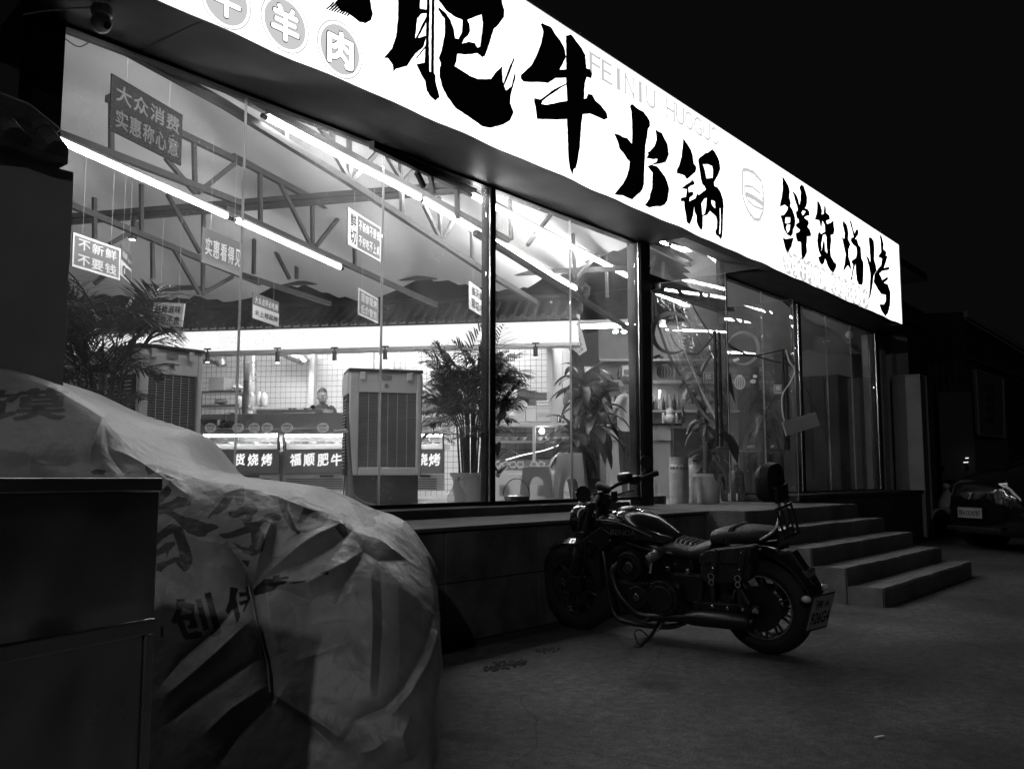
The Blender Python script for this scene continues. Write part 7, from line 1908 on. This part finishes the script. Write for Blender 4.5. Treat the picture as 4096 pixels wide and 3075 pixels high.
def slab(pts, hw, name, m, th=.02):
    rows = []
    for x, z, w in pts: rows.append([Vector((x, -w, z)), Vector((x + th, -w * .6, z + th * .4)), Vector((x + th * 1.4, 0, z + th * .6)), Vector((x + th, w * .6, z + th * .4)), Vector((x, w, z)), Vector((x - .02, 0, z))])
    R_(MB().grid(rows, True), name, m)
slab([(-.30, .22, .05), (-.16, .40, .11), (-.08, .52, .15), (-.14, .66, .17), (-.24, .80, .18), (-.30, .88, .13)], 0, 'leg_shield', M_scw, .04)
R_(MB().box((-.95, -.14, .22), (-.28, .14, .29)), 'floor_board', M_black, False, .02)
R_(MB().tube([(-.30, 0, .80), (-.02, 0, .24)], .03, 12), 'steering_column', M_fr)
R_(MB().ell((-.26, 0, .95), (.11, .16, .1)), 'headlamp_cowl', M_black); R_(MB().ell((-.18, 0, .93), (.05, .09, .06)), 'headlamp', M_scw)
R_(MB().tube(curve3([(-.42, -.33, 1.04), (-.32, -.15, 1.0), (-.3, 0, .99), (-.32, .15, 1.0), (-.42, .33, 1.04)], 5), .015, 8), 'handlebar', M_fr)
for s in (-1, 1):
    R_(MB().tube(curve3([(-.36, s * .24, 1.03), (-.36, s * .27, 1.12), (-.38, s * .33, 1.22)], 5), .007, 6), 'mirror_stem', M_fr)
    R_(MB().ell((-.38, s * .33, 1.27), (.015, .06, .06)), 'mirror', M_black)
R_(MB().tube([(-.55, 0, .33), (-.80, 0, .52), (-1.1, 0, .56), (-1.5, 0, .62)], [.12, .16, .17, .08], 14), 'tail_body', M_black)
R_(MB().tube([(-.72, 0, .72), (-1.0, 0, .74), (-1.4, 0, .78)], [.10, .13, .08], 14), 'seat', M_leath)
# ================================================================== buildings and walls on the far right
def far_box(name, px0, px1, ytop, D0, D1, m, par, zb=0, th=.3):
    a = hd(px0, 1907, D0); c = hd(px1, 1907, D1); z0 = hd(px0, ytop[0], D0).z; z1 = hd(px1, ytop[1], D1).z
    d = (c - a); nrm = Vector((-d.y, d.x, 0)).normalized()
    if nrm.dot(FH) < 0: nrm = -nrm
    v = [Vector((a.x, a.y, zb)), Vector((c.x, c.y, zb)), Vector((c.x, c.y, z1)), Vector((a.x, a.y, z0))]
    return MB().add(v + [q + nrm * th for q in v], [(0,1,2,3),(7,6,5,4),(0,4,5,1),(1,5,6,2),(2,6,7,3),(3,7,4,0)]).build(name, m, par)
# stepped pale pier beside the restaurant
t = thing('pale_pier', 'pale cracked plaster pier standing right of the restaurant corner', 'pier', hd(3640, 2100, 16.6))
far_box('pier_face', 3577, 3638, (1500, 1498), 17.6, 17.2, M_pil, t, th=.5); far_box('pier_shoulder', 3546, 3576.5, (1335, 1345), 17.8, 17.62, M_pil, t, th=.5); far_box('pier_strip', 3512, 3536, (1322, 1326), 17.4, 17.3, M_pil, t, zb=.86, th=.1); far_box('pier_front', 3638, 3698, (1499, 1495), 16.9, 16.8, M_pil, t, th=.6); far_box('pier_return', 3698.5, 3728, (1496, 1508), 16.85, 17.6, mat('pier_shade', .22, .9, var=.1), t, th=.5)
t = thing('shed_building', 'dark metal-clad shed with a pale roof edge beyond the pier', 'building', hd(3880, 1990, 24))
M_shed = mat('shed_metal', .05, .6, var=.15, scale=3)
far_box('side_wall', 3560, 3863, (1262, 1248), 27, 24, M_shed, t, th=.2); far_box('front_wall', 3864, 4500, (1262, 1640), 24, 33, M_shed, t, th=.2)
far_box('roof_edge', 3860, 4500, (1246, 1628), 23.9, 32.9, mat('roof_edge', .4, .6), t, zb=0, th=.1) if False else None
a = hd(3862, 1256, 23.9); c = hd(4500, 1632, 32.9); MB().bar(a, c, .1, .16).build('roof_edge', mat('roof_edge', .4, .6), t)
for k in range(26):
    f = k / 26; px = 3870 + 520 * f; D = 24 + 9 * f * .82
    p = hd(px, 1907, D - .06); q = Vector((p.x, p.y, hd(px, 1430 + (px - 3870) * .36, D).z)); p.z = .4
    MB().bar(p, q, .06, .04).build('cladding_rib', M_shed, t)
a = hd(3866, 1428, 23.9); c = hd(4400, 1620, 32); MB().bar(a, c, .06, .07).build('rail', mat('rail_dark', .12, .6), t)
t = thing('gate_pier', 'low concrete wall behind the scooter below the notice board', 'wall', hd(3840, 2010, 21))
far_box('wall_face', 3768, 3905, (1568, 1566), 21.5, 21, mat('wall_far', .13, .9, var=.15, scale=2), t, th=.3); far_box('wall_face', 3906, 4040, (1640, 1655), 21, 22, mat('wall_far', .13, .9), t, th=.3)
t = thing('dark_gateway', 'dark slatted gate between the pier and the low wall', 'gate', hd(3730, 2020, 22.5))
for k in range(5):
    far_box('gate_slat', 3732 + k * 26, 3750 + k * 26, (1450, 1450), 22.6, 22.6, M_shed, t, th=.06)
t = thing('notice_board', 'framed notice board with faint grey print on the shed front', 'board', hd(3950, 1740, 20.6))
TL, TR, BR, BL = hd(3898, 1480, 20.6), hd(4008, 1515, 21.6), hd(4014, 1750, 21.6), hd(3912, 1738, 20.6)
nb = (TR - TL).cross(BL - TL).normalized()
if nb.dot(CAM - TL) < 0: nb = -nb
q = [TL, TR, BR, BL]; MB().add(q + [v - nb * .05 for v in q], [(0,1,2,3),(7,6,5,4),(0,4,5,1),(1,5,6,2),(2,6,7,3),(3,7,4,0)]).build('panel', mat('notice_panel', .16, .4), t)
for p, r in ((TL, TR), (TR, BR), (BR, BL), (BL, TL)): MB().bar(p + nb * .02, r + nb * .02, .04, .03).build('frame', mat('notice_frame', .4, .4), t)
b = MB(); xa = (TR - TL).normalized(); ya = ((TL - BL)).normalized(); cc = (TL + TR + BR + BL) / 4 + nb * .012
for k, s_ in enumerate(('COMC', '公告栏', '车辆入口', '请勿停车')): write_row(b, s_, cc + ya * (.42 - .26 * k), xa, ya, .45, .16, .02)
b.build('lettering', mat('notice_ink', .05, .6), t)
# small lit window panes far behind the scooter
t = thing('far_lamp', 'tiny pair of lit bars glowing in the dark behind the scooter', 'lamp', hd(3864, 1848, 20.9))
for p, r in (((3855, 1849), (3872, 1848)), ((3862, 1832), (3874, 1831))): MB().bar(hd(*p, 20.9), hd(*r, 20.9), .02, .02).build('lit_bar', emit('far_lamp', 1.2), t)

# ================================================================== unseen street lamp, added to light the tarpaulin, walls and motorcycle from the left
t = thing('unseen_street_lamp', 'unseen street lamp with a lit head, added at the edge of the yard', 'street lamp', (-12, -13, 0))
MB().tube([(-12, -13, 0), (-12, -13, 3), (-12, -13, 7.2)], [.09, .075, .05], 14).build('pole', M_steel_dull, t, smooth=True)
MB().tube([(-12, -13, 7.1), (-11.6, -12.6, 7.45), (-11.0, -12.0, 7.55)], .03, 10).build('arm', M_steel_dull, t, smooth=True)
lm = Matrix.Translation((-10.8, -11.8, 7.5)) @ Matrix.Rotation(math.radians(45), 4, 'Z') @ Matrix.Rotation(math.radians(-38), 4, 'Y')
MB().box((-.3, -.14, 0), (.3, .14, .09), lm).build('lamp_head', M_steel_dull, t, bevel=.03)
MB().box((-.24, -.11, -.012), (.24, .11, -.002), lm).build('lamp_lens', emit('unseen_street_lamp', 700), t)

# crumbled dirt and bits of litter on the yard
rnd = random.Random(77)
for i, (px, py, rx, ry, n) in enumerate(((2105, 2560, .16, .05, 70), (2035, 2655, .15, .06, 80), (2190, 2600, .12, .05, 50), (1985, 2672, .1, .05, 40))):
    c = hz(px, py, 0); b = MB()
    for k in range(n):
        a = rnd.uniform(0, 6.28); q = rnd.random() ** .7; s_ = rnd.uniform(.004, .014)
        b.ell(c + Vector((rx * q * math.cos(a), ry * q * math.sin(a) * 1.6, s_ * .25)), (s_, s_ * rnd.uniform(.6, 1), s_ * .45), None, 6, 4)
    tag(b.build('dirt_crumbs', mat('dirt', .03, .9, var=.3)), kind='stuff')
b = MB(); c = hz(3502, 2948, .004); b.bar(c, c + Vector((.045, -.02, 0)), .012, .006); tag(b.build('paper_scrap', M_white), 'tiny white paper scrap lying on the concrete yard', 'litter')
# ================================================================== people
def body(name, par, joints, edges, root, mats, pick, head=None):
    me = bpy.data.meshes.new(name)
    keys = list(joints); ix = {k: i for i, k in enumerate(keys)}
    me.from_pydata([joints[k][0] for k in keys], [(ix[a], ix[b_]) for a, b_ in edges], [])
    ob = bpy.data.objects.new(name, me); COL.objects.link(ob)
    sk = ob.modifiers.new('skin', 'SKIN'); sk.use_smooth_shade = True
    for k in keys:
        v = me.skin_vertices[0].data[ix[k]]; r = joints[k][1]
        v.radius = r if isinstance(r, tuple) else (r, r); v.use_root = (k == root)
    ss = ob.modifiers.new('sub', 'SUBSURF'); ss.levels = 2; ss.render_levels = 2
    dg = bpy.context.evaluated_depsgraph_get(); dg.update()
    m2 = bpy.data.meshes.new_from_object(ob.evaluated_get(dg))
    bpy.data.objects.remove(ob); bpy.data.meshes.remove(me)
    m2.name = name
    if head is not None:
        bm = bmesh.new(); bm.from_mesh(m2)
        for c, r, M in head:
            mb = MB().ell((0, 0, 0), r, None, 18, 12); vs = [bm.verts.new(M @ (v + Vector(c))) for v in mb.v]
            for f in mb.f:
                try: bm.faces.new([vs[i] for i in f]).smooth = True
                except ValueError: pass
        bmesh.ops.remove_doubles(bm, verts=bm.verts, dist=1e-5)
        bmesh.ops.recalc_face_normals(bm, faces=bm.faces)
        bm.to_mesh(m2); bm.free()
    for m in mats: m2.materials.append(m)
    for p in m2.polygons: p.material_index = pick(p.center); p.use_smooth = True
    o = bpy.data.objects.new(name, m2); COL.objects.link(o); adopt(o, par, True)
    return o
M_skin = mat('skin', .27, .5, var=.08); M_hair = mat('hair', .015, .5, var=.3, scale=60, bump=.6, bscale=120)
M_tee = mat('black_tee', .018, .8, var=.2); M_shirt = mat('white_shirt', .7, .8, var=.05, bump=.3, bscale=9); M_trou = mat('dark_trousers', .02, .8, var=.2, bump=.2, bscale=12); M_shoe = mat('shoe', .03, .5)
def standing(name, label, loc, face, h, tee, trou, arms, extra_hair=True, turn=0.0):
    t = thing(name, label, 'person', loc, rot=(0, 0, face))     # local: faces +x, left is +y
    k = h / 1.72
    J = {'pel': ((0, 0, .95), (.125, .155)), 'bel': ((.01, 0, 1.08), (.115, .145)), 'che': ((.01, 0, 1.28), (.115, .165)), 'up': ((0, 0, 1.40), (.08, .12)), 'nec': ((.005, 0, 1.48), .052), 'nk2': ((.015, 0, 1.54), .05)}
    E_ = [('pel', 'bel'), ('bel', 'che'), ('che', 'up'), ('up', 'nec'), ('nec', 'nk2')]
    for s, n in ((1, 'l'), (-1, 'r')):
        J[n + 'hip'] = ((0, s * .09, .88), .095); J[n + 'kne'] = ((.015, s * .10, .50), .062); J[n + 'cal'] = ((-.005, s * .105, .32), .056); J[n + 'ank'] = ((-.01, s * .11, .09), .042); J[n + 'toe'] = ((.15, s * .125, .035), (.036, .04))
        E_ += [('pel', n + 'hip'), (n + 'hip', n + 'kne'), (n + 'kne', n + 'cal'), (n + 'cal', n + 'ank'), (n + 'ank', n + 'toe')]
        sh, el, wr, ha = arms[n]
        J[n + 'sho'] = (sh, .062); J[n + 'elb'] = (el, .043); J[n + 'mid'] = (tuple((Vector(el) * .45 + Vector(wr) * .55)), .04); J[n + 'wri'] = (wr, .028); J[n + 'pal'] = (ha, (.026, .036))
        E_ += [('up', n + 'sho'), (n + 'sho', n + 'elb'), (n + 'elb', n + 'mid'), (n + 'mid', n + 'wri'), (n + 'wri', n + 'pal')]
        d = (Vector(ha) - Vector(wr)).normalized(); sd = d.cross(Vector((0, 0, 1)) if abs(d.z) < .8 else Vector((1, 0, 0))).normalized(); dn = d.cross(sd)
        for f in range(4):
            b0 = Vector(ha) + sd * (.03 - .02 * f) + d * .01; L_ = (.07, .08, .075, .06)[f]
            J[f'{n}f{f}a'] = (tuple(b0 + d * .03), .0095); J[f'{n}f{f}b'] = (tuple(b0 + d * (.03 + L_ * .5) + dn * .008), .009); J[f'{n}f{f}c'] = (tuple(b0 + d * (.03 + L_ * .85) + dn * .03), .0075)
            E_ += [(n + 'pal', f'{n}f{f}a'), (f'{n}f{f}a', f'{n}f{f}b'), (f'{n}f{f}b', f'{n}f{f}c')]
        b0 = Vector(wr).lerp(Vector(ha), .5)
        J[n + 'ta'] = (tuple(b0 + sd * .045 + d * .01), .011); J[n + 'tb'] = (tuple(b0 + sd * .058 + d * .05), .009)
        E_ += [(n + 'wri', n + 'ta'), (n + 'ta', n + 'tb')]
    J = {a: (tuple(Vector(p) * k), tuple(q * k for q in r) if isinstance(r, tuple) else r * k) for a, (p, r) in J.items()}
    HMt = Matrix.Translation((.02 * k, 0, 1.60 * k)) @ Matrix.Rotation(turn, 4, 'Z') @ Matrix.Scale(k, 4)
    head = [((0, 0, .01), (.095, .078, .118), HMt), ((.02, 0, -.065), (.062, .058, .055), HMt), ((.098, 0, -.02), (.018, .013, .024), HMt), ((0, .08, -.01), (.018, .010, .032), HMt), ((0, -.08, -.01), (.018, .010, .032), HMt), ((.085, 0, -.062), (.012, .026, .007), HMt), ((.088, 0, .03), (.012, .055, .008), HMt)]
    def pick(c):
        z = c.z / k; r = abs(c.y) / k
        if z > 1.475: return 0
        if z < .07: return 3
        arm = None
        for n in ('l', 'r'):
            for a, b_ in (('sho', 'elb'), ('elb', 'wri'), ('wri', 'pal')):
                A_ = Vector(J[n + a][0]); B_ = Vector(J[n + b_][0]); d = B_ - A_; t_ = max(0, min(1, (c - A_).dot(d) / d.length_squared)); ds = (c - A_ - d * t_).length
                if ds < .075 * k and ((a == 'sho' and t_ > .55) or a != 'sho') and r > .13: return 0
        if z < .96 and r < .24: return 2
        return 1
    body('body', t, J, E_, 'pel', [M_skin, tee, trou, M_shoe], pick, head)
    hr = MB(); rows = []
    for i in range(9):
        th = (.02 + .52 * i / 8) * math.pi; row = []
        for j in range(20):
            a = 2 * math.pi * j / 20
            lim = th * (1.0 if math.cos(a) < .3 else .72)
            row.append(HMt @ Vector((-.006 + .101 * math.sin(lim) * math.cos(a), .084 * math.sin(lim) * math.sin(a), .022 + .122 * math.cos(lim) * (1.06 if math.cos(a) > 0 else 1))))
        rows.append(row)
    hr.grid(rows, True); hr.build('hair', M_hair, t, smooth=True, local=True)
    for s in (-1, 1):
        MB().ell((0, 0, 0), (.006 * k, .013 * k, .006 * k), HMt.to_3x3().to_4x4() if False else None, 8, 6).build('eye', M_black, t, smooth=True, local=True).location = HMt @ Vector((.087, s * .033, .012))
    return t
ck = huv(pu(1291, 1580, 13.9), 13.9, Z_F)
fc = math.atan2((-NC).y, (-NC).x)
standing('person', 'cook in a black top with cropped hair working behind the grill counter', ck, fc + .1, 1.74, M_tee, M_trou,
         {'l': ((0, .18, 1.40), (.10, .26, 1.14), (.34, .22, 1.06), (.42, .20, 1.04)), 'r': ((0, -.18, 1.40), (.12, -.25, 1.15), (.36, -.18, 1.12), (.44, -.15, 1.10))}, turn=.55)
wp = hd(2512, 1907, 12.6); wp.z = Z_F
standing('person', 'person in a white shirt and dark trousers with hand on hip by the corn plant', wp, math.atan2((-RT * .8 + FH * .6).y, (-RT * .8 + FH * .6).x), 1.72, M_shirt, M_trou,
         {'l': ((0, .18, 1.40), (.08, .30, 1.16), (.22, .22, 1.0), (.28, .16, .97)), 'r': ((-.02, -.19, 1.40), (-.14, -.33, 1.16), (.0, -.20, .99), (.07, -.15, .97))})
# seated guest, a dark shape in the unlit room
gp = flo(3045, 14.3)
t = thing('person', 'seated guest in dark clothes at the table in the unlit dining room', 'person', gp, rot=(0, 0, fc))
J = {'pel': ((0, 0, .52), (.13, .16)), 'bel': ((.03, 0, .68), (.12, .15)), 'che': ((.06, 0, .88), (.12, .17)), 'up': ((.08, 0, 1.0), (.08, .12)), 'nec': ((.1, 0, 1.08), .052), 'nk2': ((.12, 0, 1.13), .05)}
E_ = [('pel', 'bel'), ('bel', 'che'), ('che', 'up'), ('up', 'nec'), ('nec', 'nk2')]
for s, n in ((1, 'l'), (-1, 'r')):
    for nm, p, r, pr in (('hip', (.06, s * .1, .50), .09, 'pel'), ('kne', (.45, s * .13, .50), .062, 'hip'), ('ank', (.42, s * .13, .09), .042, 'kne'), ('toe', (.55, s * .14, .04), .036, 'ank'), ('sho', (.08, s * .19, .98), .06, 'up'), ('elb', (.18, s * .25, .76), .042, 'sho'), ('wri', (.40, s * .16, .78), .03, 'elb'), ('pal', (.48, s * .13, .78), .03, 'wri')):
        J[n + nm] = (p, r); E_.append((pr if pr in ('pel', 'up') else n + pr, n + nm))
HMt = Matrix.Translation((.14, 0, 1.20))
body('body', t, J, E_, 'pel', [M_skin, M_tee, M_trou], lambda c: 0 if c.z > 1.08 or (c.x > .3 and c.z > .7) else (1 if c.z > .55 else 2), [((0, 0, .01), (.095, .078, .118), HMt), ((.09, 0, -.02), (.018, .013, .024), HMt)])
MB().ell((.125, 0, 1.24), (.1, .086, .1)).build('hair', M_hair, t, smooth=True, local=True)
ch = thing('dining_chair', 'dark dining chair under the seated guest', 'chair', gp, rot=(0, 0, fc))
MB().box((-.2, -.2, .40), (.22, .2, .44)).build('seat', M_frame, ch, local=True); MB().box((-.23, -.2, .44), (-.2, .2, .88)).build('backrest', M_frame, ch, local=True)
for x in (-.2, .2):
    for y in (-.18, .18): MB().box((x - .015, y - .015, 0), (x + .015, y + .015, .4)).build('leg', M_frame, ch, local=True)
